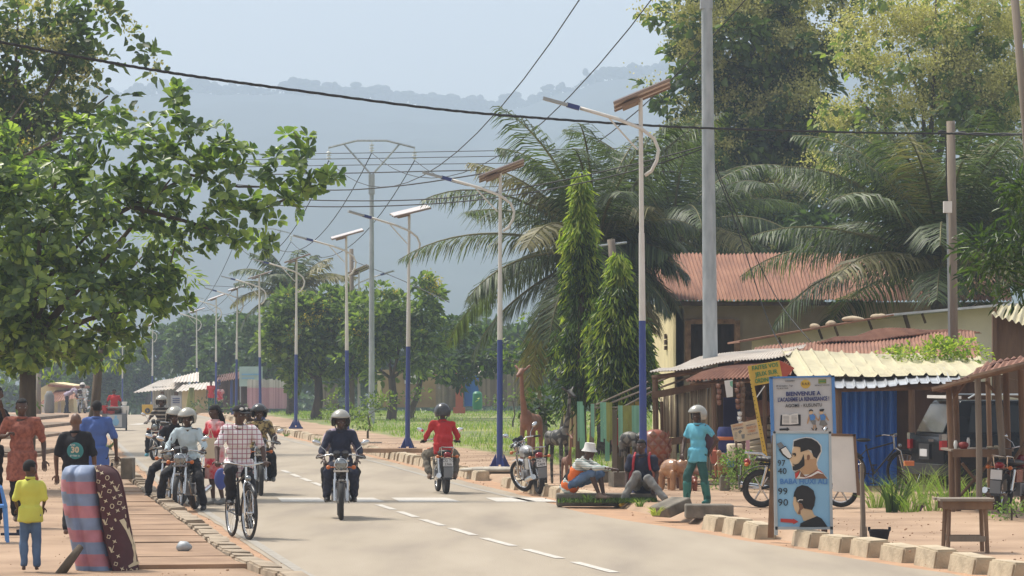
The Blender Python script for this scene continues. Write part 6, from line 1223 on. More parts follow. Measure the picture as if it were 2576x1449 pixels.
mb = MB(); mb.ball((0, 0, .05), (.75, .35, .07), 16, 6); ob = mb.build('tarpaulin', 'pale_sack', smooth=180); ob.location = (PX(1245, 68.5), 68.5, .12); tag(ob, 'flattened pale tarpaulin at the foot of the second lamp', 'tarpaulin')
# earth terraces on the left
mb = MB()
for (x, Y, sx, sy, h) in ((-22.5, 150, 4.5, 12, .14), (-18.6, 128, 3.2, 9, .12), (-15.8, 108, 2.6, 7, .1), (-12.6, 84, 2.2, 3.5, .12)):
    n0 = len(mb.v); mb.box((x, Y, .1+h/2), (sx, sy, h)); mb.box((x+.4, Y-sy*.5-.3, .12+h/4), (sx*.8, .9, h*.5))
mat('old_earth', (.27, .20, .14), (.16, .12, .085), rough=1, scale=1.5, bump=.8, bscale=6); tag(mb.build('earth_terrace', 'old_earth'), kind='structure')
# ---------------- signs ----------------
def decal(t, o, name, pts, Y, m, lay=1, th=.004):
    mb = MB(); Yq = Y-.004*lay; mb.prism([P(x, y, Yq) for x, y in pts], (0, th, 0)); b = mb.build(name, m, t); b.location = -o; return b
def ell_pts(cx, cy, rx, ry, n=20): return [(cx+rx*math.cos(2*PI*i/n), cy+ry*math.sin(2*PI*i/n)) for i in range(n)]
def crop(f, pts): return [f(x, y) for x, y in pts]
def wtext(t, o, s, px, py, hpx, Y, m, rot=0, wpx=None, bold=0, font=None, lay=3, name='lettering'):
    sz = hpx*Y/F*1.38; q = text(s, sz, m, t, P(px, py, Y-.004*lay)-o, (R(90), -rot, 0), name=name, bold=bold*Y/F)
    if wpx:
        xs = [v.co.x for v in q.data.vertices]; q.scale = (wpx*Y/F/(max(xs)-min(xs)), 1, 1)
    return q
# barber board (A-frame)
Y = 41.9; t = thing('barber_board', 'blue A-frame barber board painted with two haircuts and the numbers 97 40 99 90', 'sign', P(2020, 1352, Y)); o = Vector(t.location); bf = lambda x, y: (1939.3+x*.18177, 1083.1+y*.18177)
decal(t, o, 'panel', crop(bf, [(40, 20), (828, 22), (850, 1365), (70, 1370)]), Y, 'sky_blue', 0, .02)
for pts in ([(30, 10), (66, 10), (98, 1449), (50, 1449)], [(800, 12), (834, 12), (862, 1430), (822, 1430)], [(30, 10), (834, 12), (834, 42), (30, 40)], [(60, 1330), (856, 1330), (858, 1368), (62, 1372)]):
    decal(t, o, 'frame', crop(bf, pts), Y-.012, 'sign_frame', 1, .035)
mb = MB(); mb.prism([P(1941, 1095, Y+.1), P(1946, 1095, Y+.1), P(1941, 1353, Y+.8), P(1931, 1353, Y+.8)], (.03, .03, 0)); b = mb.build('rear_leg', 'wood', t); b.location = -o
mb = MB(); mb.prism([P(2070, 1095, Y+.1), P(2076, 1095, Y+.1), P(2076, 1345, Y+.8), P(2066, 1345, Y+.8)], (.03, .03, 0)); b = mb.build('rear_leg', 'wood_dark', t); b.location = -o
H1 = decal(t, o, 'painted_head', crop(bf, [(312, 130), (395, 105), (490, 88), (570, 98), (650, 145), (700, 210), (705, 290), (670, 370), (640, 440), (650, 520), (700, 560), (790, 665), (340, 668), (328, 640), (330, 570), (300, 550), (285, 480), (255, 400), (285, 330), (300, 220)]), Y, 'off_white', 1)
Hc = H1
def D(name, pts, m, lay): decal(t, o, name, crop(bf, pts), Y, m, lay)
D('painted_face', [(320, 222), (410, 225), (415, 290), (520, 270), (600, 350), (635, 380), (630, 470), (650, 530), (600, 600), (440, 610), (400, 560), (350, 545), (300, 540), (300, 490), (285, 440), (262, 400), (292, 350), (296, 290)], 'painted_skin_light', 2)
D('painted_neck', [(455, 400), (632, 390), (628, 470), (655, 535), (560, 600), (440, 595), (415, 540), (470, 480)], 'painted_skin', 3)
D('painted_beard', [(452, 325), (463, 400), (466, 480), (400, 535), (340, 555), (305, 550), (298, 495), (330, 490), (300, 455), (330, 472), (380, 455), (425, 400)], 'ink_black', 4)
D('painted_hair', [(312, 222), (318, 150), (400, 118), (480, 102), (560, 110), (640, 155), (685, 215), (690, 290), (655, 350), (635, 390), (590, 360), (560, 275), (520, 262), (410, 300), (408, 235), (380, 224)], 'ink_black', 4)
D('painted_ear', [(500, 345), (520, 332), (540, 345), (540, 385), (520, 412), (500, 405)], 'painted_skin_dark', 4)
D('painted_eye', [(296, 320), (335, 308), (350, 325), (345, 355), (325, 360), (330, 340), (300, 332)], 'ink_black', 4)
D('painted_tank_top', [(330, 575), (400, 545), (415, 570), (480, 640), (560, 590), (640, 540), (690, 560), (780, 665), (340, 666)], 'painted_skin_dark', 4)
D('painted_stripe', [(332, 600), (395, 562), (372, 640), (440, 655), (560, 615), (650, 545), (690, 560), (735, 600), (650, 590), (560, 640), (460, 664), (345, 664)], 'ink_red', 5)
D('painted_trim', [(372, 640), (415, 565), (400, 640), (480, 650), (570, 605), (650, 555), (740, 605), (650, 588), (560, 636), (460, 662), (350, 662)], 'off_white', 6)
D('painted_clipper', [(108, 262), (205, 210), (250, 285), (300, 350), (270, 390), (240, 400), (160, 340)], 'ink_black', 5)
D('painted_clipper_body', [(140, 262), (205, 225), (238, 270), (290, 355), (265, 385), (235, 375), (170, 320)], 'off_white', 6)
D('painted_clipper_blade', [(78, 185), (140, 158), (185, 215), (120, 250)], 'grey_plastic', 6)
D('painted_head', [(318, 905), (360, 930), (372, 990), (420, 1010), (460, 1070), (570, 1100), (600, 1170), (640, 1190), (560, 1240), (450, 1250), (430, 1190), (412, 1165), (370, 1160), (330, 1100), (305, 1010)], 'painted_skin_light', 2)
D('painted_ear', [(380, 1000), (430, 1015), (455, 1070), (410, 1110), (410, 1160), (370, 1150), (395, 1080)], 'painted_skin_dark', 3)
D('painted_hair', [(312, 915), (325, 850), (360, 785), (430, 755), (510, 770), (590, 830), (618, 930), (600, 1040), (570, 1100), (460, 1080), (430, 1010), (360, 990), (345, 920)], 'ink_black', 4)
D('painted_parting', [(365, 975), (395, 952), (445, 955), (445, 965), (400, 963), (375, 985)], 'off_white', 5)
D('painted_shirt', [(398, 1338), (410, 1285), (500, 1240), (640, 1185), (700, 1215), (750, 1280), (786, 1336)], 'ink_black', 4)
D('painted_arrow', [(134, 1218), (310, 1228), (310, 1218), (382, 1264), (310, 1295), (306, 1280), (134, 1266)], 'ink_red', 4)
for s_, cx, cy, h_, w_ in (('97', 146, 455, 90, 105), ('40', 158, 565, 88, 122), ('99', 165, 845, 96, 130), ('90', 168, 1000, 100, 138)):
    q = bf(cx, cy); wtext(t, o, s_, q[0], q[1], h_*.18177, Y, 'ink_black', wpx=w_*.18177)
q = bf(455, 708); wtext(t, o, 'BABA HUXI ALI', q[0], q[1], 74*.18177, Y, 'sign_blue', wpx=650*.18177, bold=.4)
# school sign
Y = 56.0; t = thing('school_sign', 'tall grey welcome sign in a blue frame reading BIENVENUE A L\'ACADEMIE LA RENAISSANCE', 'sign', P(2020, 1236, Y)); o = Vector(t.location); af = lambda x, y: (1932+x*.11113, 936.7+y*.11113)
decal(t, o, 'panel', crop(af, [(60, 110), (1480, 80), (1560, 2500), (160, 2520)]), Y, 'sign_grey', 0, .03)
for pts in ([(30, 115), (105, 110), (185, 2550), (110, 2550)], [(1435, 70), (1505, 70), (1590, 2550), (1515, 2550)], [(30, 100), (1500, 66), (1500, 106), (30, 140)]): decal(t, o, 'frame', crop(af, pts), Y-.02, 'sign_blue', 1, .06)
tilt = R(1.6)
for s_, cx, cy, h_, w_, m, bo in (('BIENVENUE A', 797, 485, 92, 785, 'ink_navy', .5), ("L'ACADEMIE LA RENAISSANCE !", 805, 610, 92, 1160, 'ink_navy', .45), ('AGOME - KUSUNTU', 810, 750, 78, 830, 'ink_black', .1), ('BP 522 Kpalime - Togo', 375, 305, 36, 370, 'ink_black', 0), ('Tel: 98 41 70 09', 325, 365, 34, 265, 'ink_black', 0), ('ENSEIGNEMENT', 500, 195, 36, 210, 'ink_black', 0), ('REPUBLIQUE TOGOLAISE', 1225, 290, 30, 330, 'ink_black', 0), ('R.A.R', 855, 262, 60, 170, 'ink_black', 0)):
    q = af(cx, cy); wtext(t, o, s_, q[0], q[1], h_*.11113, Y, m, rot=tilt, wpx=w_*.11113, bold=bo, lay=5)
def A(name, pts, m, lay): decal(t, o, name, crop(af, pts), Y, m, lay)
A('logo_disc', ell_pts(850, 264, 112, 100), 'sign_yellow', 2); A('flag_print', [(1140, 152), (1320, 148), (1320, 250), (1140, 255)], 'olive_paint', 2); A('flag_stripe', [(1160, 190), (1300, 187), (1300, 215), (1160, 218)], 'ink_green', 3)
A('book_cover', [(290, 965), (740, 955), (742, 1205), (270, 1212)], 'ink_black', 2); A('book_page', [(325, 955), (420, 948), (500, 965), (590, 930), (675, 925), (690, 1165), (510, 1180), (318, 1178)], 'off_white', 3)
for k in range(6): A('book_line', [(345, 990+k*30), (480, 988+k*30), (480, 996+k*30), (345, 998+k*30)], 'grey_cloth', 4); A('book_line', [(530, 985+k*30), (660, 980+k*30), (660, 988+k*30), (530, 993+k*30)], 'grey_cloth', 4)
A('arrow', [(262, 1272), (425, 1266), (425, 1240), (496, 1290), (425, 1330), (425, 1312), (262, 1316)], 'ink_black', 3)
for dx, girl in ((0, 0), (235, 1)):
    A('child_head', ell_pts(972+dx, 905, 46, 50), 'painted_skin_light', 3); A('child_hair', [(928+dx, 890), (935+dx, 850), (975+dx, 833), (1015+dx, 855), (1022+dx, 885), (975+dx, 868)] if not girl else [(925+dx, 845), (945+dx, 835), (1020+dx, 825), (1045+dx, 835), (1030+dx, 860), (1015+dx, 885), (940+dx, 885)], 'ink_black', 4)
    A('child_arm', [(930+dx, 960), (905+dx, 1040), (880+dx, 1160), (905+dx, 1165), (945+dx, 1050)] if not girl else [(940+dx, 960), (910+dx, 1060), (890+dx, 1100), (915+dx, 1100), (955+dx, 1030)], 'painted_skin', 2); A('child_arm', [(1060+dx, 935), (1110+dx, 1020), (1150+dx, 1080), (1130+dx, 1100), (1070+dx, 1040), (1020+dx, 960)], 'painted_skin', 2)
    A('child_shirt', [(935+dx, 965), (1020+dx, 940), (1080+dx, 1000), (1050+dx, 1080), (960+dx, 1090)], 'sign_blue', 4)
    A('child_skirt' if girl else 'child_shorts', [(955+dx, 1085), (1050+dx, 1080), (1115+dx, 1180), (1020+dx, 1220), (925+dx, 1190)] if girl else [(955+dx, 1090), (1080+dx, 1085), (1082+dx, 1190), (1010+dx, 1180)], 'grey_cloth', 4)
    A('child_leg', [(1030+dx, 1190), (1055+dx, 1190), (1040+dx, 1300), (1010+dx, 1300)], 'painted_skin', 3); A('child_leg', [(1060+dx, 1180), (1082+dx, 1180), (1105+dx, 1270), (1080+dx, 1290)], 'painted_skin', 3)
    A('child_shoe', [(980+dx, 1250), (1040+dx, 1300), (1025+dx, 1318), (980+dx, 1270)], 'ink_black', 4); A('child_shoe', [(1085+dx, 1250), (1120+dx, 1265), (1095+dx, 1315), (1068+dx, 1310)], 'ink_black', 4)
# yellow arrow sign
Y = 57.2; t = thing('arrow_sign', 'yellow arrow board with green letters and red tip on a perforated yellow post', 'sign', P(1936, 1190, Y)); o = Vector(t.location); cf = lambda x, y: (1756.3+x*.3334, 878.2+y*.3334)
decal(t, o, 'board', crop(cf, [(375, 128), (612, 86), (640, 236), (412, 280)]), Y, 'sign_yellow', 0, .02); decal(t, o, 'arrow_tip', crop(cf, [(612, 84), (728, 143), (640, 238)]), Y, 'sign_red', 0, .02)
decal(t, o, 'post', crop(cf, [(374, 130), (398, 130), (545, 930), (512, 930)]), Y-.01, 'sign_yellow', 1, .03)
for k in range(22): q = cf(392+k*6.3, 235+k*31); mb = MB(); mb.lathe([(.009, 0), (.009, .002)], P(q[0], q[1], Y-.018), 8, Rm=Matrix.Rotation(R(90), 3, 'X')); b = mb.build('bolt_hole', 'ink_black', t); b.location = -o
for s_, cx, cy, w_ in (('FAITES VOS', 505, 132, 198), ('JEUX SUR', 515, 182, 172), ('ORDINATEUR', 525, 230, 196)): q = cf(cx, cy); wtext(t, o, s_, q[0], q[1], 33*.3334, Y, 'ink_green', rot=R(9), wpx=w_*.3334, bold=.35)
decal(t, o, 'brace', crop(cf, [(440, 360), (500, 275), (505, 280), (445, 366)]), Y, 'off_white', 0, .02)
# beige notice
Y = 57.6; t = thing('notice_board', 'beige notice reading VENTE DE CIMENT hung on the yellow post', 'sign', P(1876, 1112, Y)); o = Vector(t.location)
decal(t, o, 'board', crop(cf, [(245, 572), (450, 528), (472, 668), (275, 706)]), Y, 'beige_board', 0, .015)
for s_, cx, cy, h_, w_, m in (('RESTAURANT', 300, 575, 13, 78, 'ink_orange'), ('EYRAWO', 303, 600, 14, 76, 'ink_navy'), ('VENTE DE', 402, 592, 17, 76, 'ink_orange'), ('CIMENT', 405, 618, 16, 60, 'ink_orange'), ('Tel: 90 16 19 40', 408, 640, 9, 84, 'ink_navy'), ('MATERIAUX', 395, 572, 8, 70, 'ink_navy')):
    q = cf(cx, cy); wtext(t, o, s_, q[0], q[1], h_*.3334, Y, m, rot=R(11), wpx=w_*.3334)
decal(t, o, 'print', crop(cf, [(300, 625), (318, 610), (332, 620), (315, 640)]), Y, 'grey_cloth', 1); decal(t, o, 'print', crop(cf, [(325, 645), (352, 640), (350, 675), (330, 676)]), Y, 'grey_cloth', 1)
for k in range(5): decal(t, o, 'print_line', crop(cf, [(275, 632+k*10), (296, 628+k*10), (296, 631+k*10), (275, 635+k*10)]), Y, 'grey_cloth', 1)
mb = MB(); mb.tube([P(1852, 1110, Y), P(1855, 1210, Y)], .02, 6); b = mb.build('stake', 'wood', t); b.location = -o
# blank board
Y = 49.5; t = thing('blank_board', 'blank white board in a brown frame leaning behind the barber board', 'board', P(2125, 1245, Y)); o = Vector(t.location)
decal(t, o, 'panel', [(2088, 1096), (2146, 1096), (2156, 1240), (2096, 1236)], Y, 'off_white', 0, .02)
for pts in ([(2084, 1090), (2152, 1092), (2152, 1098), (2084, 1097)], [(2146, 1092), (2153, 1092), (2164, 1246), (2156, 1246)]): decal(t, o, 'frame', pts, Y-.01, 'wood', 1, .04)
mb = MB(); mb.tube([P(2148, 1110, Y+.1), P(2162, 1245, Y+.8)], .02, 5); b = mb.build('prop', 'wood', t); b.location = -o
t = thing('wooden_post', 'short weathered wooden post standing alone right of the barber board', 'post', at(2170, 1357, .1)); o = Vector(t.location); Yp = o.y
mb = MB(); mb.tube([P(2170, 1357, Yp)-o, P(2171, 1300, Yp)-o, P(2167, 1165, Yp)-o], [.036, .032, .026], 7); mb.tube([P(2172, 1358, Yp)-o, P(2172, 1325, Yp)-o], [.05, .042], 7); mb.build('post', 'wood_grey', t)
# bucket
mb = MB(); mb.lathe([(.095, 0), (.125, .13), (.135, .135), (.135, .15), (.118, .148), (.09, .02)], n=18)
for s in (-1, 1): mb.box((s*.12, 0, .16), (.03, .03, .04))
ob = mb.build('bucket', 'black_cloth'); ob.location = at(2212, 1364, .12); tag(ob, 'small black bucket on the ground behind the kerb', 'bucket')
# table
Yt = 38.2; t = thing('wooden_table', 'rough wooden table with long legs near the kerb on the right', 'table', (PX(2428, Yt), Yt, .12)); s = Yt/F; mb = MB(); zt = PZ(1256, Yt)-.12
for k in range(3): mb.box((0+random.uniform(-.02, .02), -.18+k*.18, zt), (.61+random.uniform(-.02, .04), .17, .028))
mb.build('tabletop', 'wood_grey', t)
for y_ in (-.2, .2): mb = MB(); mb.box((0, y_, zt-.06), (.56, .03, .09)); mb.build('apron', 'wood', t)
mb = MB(); mb.box((-.25, 0, zt-.05), (.03, .42, .07)); mb.box((.25, 0, zt-.05), (.03, .42, .07)); mb.build('apron', 'wood', t)
for x_ in (-1, 1):
    for y_ in (-1, 1): mb = MB(); mb.tube([(x_*.20, y_*.17, zt-.02), (x_*.22, y_*.21, -.02)], .024, 4); mb.build('leg', 'wood', t)
for y_ in (-.2, .2): mb = MB(); mb.box((0, y_, .14), (.46, .025, .06)); mb.build('stretcher', 'wood_grey', t)
# stall
Ys = 49.; t = thing('market_stall', 'open stall of rough poles under a ragged tin roof with a plank counter', 'stall', (PX(2450, Ys), Ys, .1)); o = Vector(t.location)
for x0, x1, y0, y1, Yp, r, m in ((2395, 2386, 1295, 960, 49, .045, 'wood'), (2410, 2402, 1298, 955, 49.2, .045, 'wood'), (2463, 2459, 1285, 950, 47.5, .045, 'wood_grey'), (2528, 2508, 1300, 945, 48.5, .05, 'wood_grey'), (2535, 2530, 1285, 935, 50.5, .05, 'wood'), (2575, 2568, 1290, 930, 49, .05, 'wood'), (2490, 2485, 1270, 950, 52, .04, 'wood')):
    mb = MB(); mb.tube([P(x0, y1-0+ (y0-y1), Yp), P((x0+x1)/2+2, (y0+y1)/2, Yp), P(x1, y1, Yp)], r, 7); b = mb.build('pole', m, t, smooth=60); b.location = -o
mb = MB(); mb.corr(P(2340, 985, 48), P(2470, 952, 47.5), P(2560, 900, 50), P(2420, 965, 52), 10, .02, jit=.2, nv=3); b = mb.build('roof_sheet', 'rust_roof_dark', t, smooth=None); b.location = -o
mb = MB(); mb.corr(P(2440, 955, 47.2), P(2640, 900, 47.2), P(2680, 880, 51), P(2480, 920, 51), 12, .02, jit=.15, nv=3); b = mb.build('roof_sheet', 'rust_roof', t, smooth=None); b.location = -o
mb = MB()
for a, c, Yp, r in (((2345, 980), (2600, 915), 47.6, .035), ((2440, 950), (2620, 905), 47, .04), ((2400, 1000), (2430, 960), 49, .025), ((2480, 960), (2510, 995), 48.5, .025), ((2400, 1195), (2540, 1130), 50, .03), ((2410, 1290), (2500, 1150), 49.6, .025), ((2420, 1165), (2520, 1290), 50, .025), ((2470, 1290), (2580, 1110), 48.8, .025)):
    pass
for a, c, Yp, r in (((2345, 980), (2600, 915), 47.6, .035), ((2440, 950), (2620, 905), 47, .04), ((2400, 1000), (2430, 960), 49, .025), ((2480, 960), (2510, 995), 48.5, .025), ((2400, 1265), (2500, 1150), 49.6, .025), ((2420, 1165), (2520, 1290), 50, .025), ((2470, 1290), (2580, 1110), 48.8, .025)):
    mb = MB(); mb.tube([P(*a, Yp), P(*c, Yp)], r, 6); b = mb.build('brace', 'wood', t); b.location = -o
mb = MB(); box_px(mb, 2398, 2545, 1130, 1150, 48.6, .05); b = mb.build('counter_front', 'wood', t); b.location = -o
mb = MB(); mb.box(((PX(2398, 48.6)+PX(2545, 48.6))/2, 49.2, PZ(1133, 48.6)), (PX(2545, 48.6)-PX(2398, 48.6)+.06, 1.2, .03)); b = mb.build('counter', 'wood_grey', t); b.location = -o
mb = MB(); box_px(mb, 2398, 2530, 1268, 1280, 49.6, .9); b = mb.build('lower_shelf', 'wood_dark', t); b.location = -o
for x, r, h, m, l in ((2424, .075, .10, 'red_chest', 'red bowl on the stall counter'), (2436, .025, .16, 'off_white', 'pale bottle standing in the red bowl on the stall counter'), (2404, .03, .12, 'glass_ins', 'clear jar at the left end of the stall counter'), (2490, .05, .04, 'beige_board', 'pile of small roots on the stall counter'), (2506, .04, .05, 'bamboo', 'pale lump at the right of the stall counter')):
    mb = MB(); mb.lathe([(r*.6, 0), (r, h*.5), (r*.9, h*.8), (r*.5, h)], n=12); ob = mb.build('container', m, smooth=60); Yc = 48.85+(.12 if 'bottle' in l else 0); ob.location = (PX(x, Yc), Yc, PZ(1133, 48.6)+.016); tag(ob, l, 'container', 'goods on the stall counter')
# SUV
pmat('car_paint', (.004, .006, .008), .2, spec=.2); pmat('car_glass', (.01, .014, .016), .08, spec=.35); mat('car_glass_rear', (.10, .09, .07), (.03, .03, .025), rough=.08, scale=1.5); pmat('car_trim', (.02, .022, .022), .5)
def suv():
    t = thing('suv', 'black four wheel drive car parked behind the stall, seen from the rear left corner', 'car', (6.80, 55.9, .1), R(0)); t.rotation_euler = (0, 0, R(-77)); t.scale = (.98,)*3
    # local: rear faces -Y, length along +Y ; width X
    W, L, Hb, Ht = .84, 4.4, .95, 1.62
    def ring(y, zb, zt, wb, wt): return [(-wb, y, zb), (wb, y, zb), (wb, y, zb+.28), (wb*1.02, y, .92), (wt, y, zt), (-wt, y, zt), (-wb*1.02, y, .92), (-wb, y, zb+.28)]
    secs = [(0, .42, .92, .80, .80), (.05, .36, 1.0, .84, .82), (.5, .32, 1.04, .86, .84), (3.0, .32, 1.04, .86, .84), (3.4, .34, 1.02, .86, .82), (4.2, .36, .95, .84, .76), (4.4, .42, .88, .78, .7)]
    vs = []; 
    for y, zb, zt, wb, wt in secs: vs += ring(y, zb, zt, wb, wt)
    n = 8; fs = [(i*n+k, i*n+(k+1) % n, (i+1)*n+(k+1) % n, (i+1)*n+k) for i in range(len(secs)-1) for k in range(n)]+[tuple(range(n-1, -1, -1)), tuple(range((len(secs)-1)*n, len(secs)*n))]
    mb = MB(); mb.add(vs, fs); b = mb.build('body', 'car_paint', t, smooth=35); bv = b.modifiers.new('b', 'BEVEL'); bv.width = .03; bv.segments = 3
    mb = MB(); vs = [(-.80, .04, .98), (.80, .04, .98), (.80, 2.95, 1.0), (-.80, 2.95, 1.0), (-.66, .34, 1.60), (.66, .34, 1.60), (.66, 2.2, 1.60), (-.66, 2.2, 1.60)]
    mb.add(vs, [(3, 2, 1, 0), (4, 5, 6, 7), (0, 1, 5, 4), (1, 2, 6, 5), (2, 3, 7, 6), (3, 0, 4, 7)]); b = mb.build('cabin', 'car_paint', t, smooth=35); bv = b.modifiers.new('b', 'BEVEL'); bv.width = .05; bv.segments = 3
    mb = MB(); mb.prism([(-.64, .060, 1.06), (.64, .060, 1.06), (.56, .285, 1.52), (-.56, .285, 1.52)], (0, -.02, .01)); mb.build('rear_window', 'car_glass_rear', t)
    for s in (-1, 1):
        mb = MB(); mb.prism([(s*.792, .42, 1.07), (s*.790, 1.35, 1.07), (s*.69, 1.35, 1.51), (s*.69, .52, 1.51)], (s*.012, 0, .003)); mb.build('side_window', 'car_glass', t)
        mb = MB(); mb.prism([(s*.790, 1.42, 1.07), (s*.790, 2.1, 1.07), (s*.69, 2.1, 1.51), (s*.69, 1.42, 1.51)], (s*.012, 0, .003)); mb.build('side_window', 'car_glass', t)
        mb = MB(); mb.box((s*.78, -.005, .86), (.14, .09, .16)); tl = mb.build('tail_light', 'red_lens', t); mb = MB(); mb.box((s*.78, -.008, .99), (.14, .09, .11)); mb.build('reverse_lens', 'lens', tl)
        mb = MB(); mb.tube([(s*.60, .5, 1.63), (s*.62, .6, 1.69), (s*.62, 1.9, 1.69), (s*.60, 2.0, 1.63)], .016, 6); mb.build('roof_rail', 'sign_frame', t, smooth=60)
        for yy in (.85, 3.5): w_ = wheel(t, 'wheel', (s*.74, yy, .34), None, 'mag', .26, .1)
    mb = MB(); mb.prism([(-.60, .38, 1.62), (.60, .38, 1.62), (.56, .20, 1.63), (-.56, .20, 1.63)], (0, 0, .05)); mb.build('spoiler', 'off_white', t)
    mb = MB(); mb.box((0, -.02, .45), (1.72, .16, .18)); mb.build('bumper', 'car_trim', t)
    mb = MB(); mb.box((-.1, -.01, .74), (.5, .03, .26)); hd = mb.build('plate_recess', 'car_trim', t); mb = MB(); mb.box((-.1, -.03, .72), (.34, .01, .12)); mb.build('number_plate', 'plate_white', hd)
    mb = MB(); mb.box((.25, -.01, .93), (.25, .03, .04)); mb.build('handle', 'chrome', t)
suv()
# ---------------- plants on the right ----------------
def tuft(label, px, py, n, h, spread, m='grass_blade', w_=.022, Y=None, name='grass_clump', cat='plant', bend=.5):
    x, Y_, z = at(px, py, .1); r = thing(name, label, cat, (x, Y_, .1), 0, 'grass clumps before the car' if name == 'grass_clump' else None); V, Fs = [], []
    for i in range(n):
        a = random.uniform(0, 2*PI); r0 = random.random()*spread*.35; b = np.array([math.cos(a)*r0, math.sin(a)*r0, 0]); hh = h*random.uniform(.5, 1.1); out = spread*random.uniform(.4, 1.2); sd_ = np.array([-math.sin(a+1.3), math.cos(a+1.3), 0])*w_*.5
        pts = [b+np.array([math.cos(a)*out*t**2, math.sin(a)*out*t**2, hh*(t-bend*t**3*random.uniform(.3, .6))]) for t in (0, .35, .7, 1)]; k = len(V)
        for j, p in enumerate(pts): wj = (1, .9, .6, .08)[j]; V += [p-sd_*wj, p+sd_*wj]
        Fs += [(k, k+1, k+3, k+2), (k+2, k+3, k+5, k+4), (k+4, k+5, k+7, k+6)]
    npmesh('blades', np.array(V), np.array(Fs), m, r); return r
for px, py, h, l in ((2205, 1278, .55, 'lemongrass clump farthest left before the blue shop'), (2262, 1282, .62, 'lemongrass clump by the shop post'), (2320, 1270, .75, 'tallest lemongrass clump in front of the car tail light'), (2380, 1272, .72, 'lemongrass clump left of the stall poles'), (2290, 1290, .42, 'short lemongrass clump in the middle of the bed'), (2350, 1288, .45, 'short lemongrass clump before the stall'), (2440, 1268, .55, 'lemongrass clump inside the stall legs')):
    tuft(l, px, py, 70, h*1.05, .42, w_=.013)
for px, py, l in ((2245, 1290, 'broad leaved yucca with stiff brown green leaves'), (2262, 1284, 'second stiff leaved yucca with a dry stalk')): tuft(l, px, py, 16, .55, .25, 'leaf_dark', .055, name='yucca', bend=.05)
for px, l in ((2270, 'small purple leaved plant on the left of the bed'), (2310, 'small purple leaved plant in the middle of the bed')):
    r = tuft(l, px, 1288, 36, .16, .12, 'bag_purple', .03, name='purple_plant', bend=.1)
leafmat('leaf_bush', (.20, .30, .07), (.06, .11, .03), (.12, .19, .05))
def bush2(label, px, py, ell, Y, m='leaf_bush', ln=.06, wd=.04, dens=420): return tree('bush', label, 'bush', ell, Y, px, m, dens, ln, wd, bg_, fork=(px, py-15), trunkr=.012, depth=.5, droop=0, tips=3)
bush2('light green bush growing beside the motorcycle rear wheel', 1865, 1220, [(1862, 1185, 18, 26), (1875, 1205, 16, 18), (1855, 1160, 10, 12)], 57.5)
bush2('low weeds at the foot of the carved figures', 1835, 1215, [(1832, 1208, 22, 7)], 58.5)
bush2('low creeping green plants at the right edge', 2545, 1302, [(2545, 1298, 40, 10)], 46.5)
tuft('single potted looking grass tuft behind the left kerb', 268, 1136, 40, .42, .3, 'leaf_bush', .04, name='grass_tuft')
for px, py, l in ((1650, 1297, 'dry grass tuft at the kerb gap'), (1610, 1275, 'green weeds at the end of the drain wall'), (1480, 1262, 'weeds on the drain wall beside the bucket hat man'), (720, 1098, 'weed growing from the kerb by the bend'), (800, 1112, 'small weed on the right pavement')): tuft(l, px, py, 46, .18, .16, 'grass_blade_dry' if 'dry' in l else 'leaf_bush', .014, name='weed')
# ---------------- carved animals ----------------
mat('carved_brown', (.26, .12, .07), (.17, .08, .05), rough=.55, scale=5); mat('carved_red', (.30, .07, .025), (.13, .03, .015), rough=.35, scale=5, contrast=.9); mat('carved_gold', (.42, .22, .10), (.26, .12, .05), rough=.25, scale=6, spec=.8); mat('carved_dark', (.035, .032, .028), (.02, .018, .016), rough=.5, scale=5); pmat('spot', (.18, .17, .14), .6)
vo = M['carved_dark'].node_tree; _b = vo.nodes['Principled BSDF']; v1 = vo.nodes.new('ShaderNodeTexVoronoi'); v1.feature = 'DISTANCE_TO_EDGE'; v1.inputs['Scale'].default_value = 7; tc_ = vo.nodes.new('ShaderNodeTexCoord'); vo.links.new(tc_.outputs['Object'], v1.inputs[0]); r_ = vo.nodes.new('ShaderNodeValToRGB'); r_.color_ramp.elements[0].position = .12; r_.color_ramp.elements[1].position = .18; r_.color_ramp.elements[0].color = (.03, .028, .024, 1); r_.color_ramp.elements[1].color = (.15, .14, .115, 1); vo.links.new(v1.outputs['Distance'], r_.inputs[0]); vo.links.new(r_.outputs[0], _b.inputs['Base Color'])
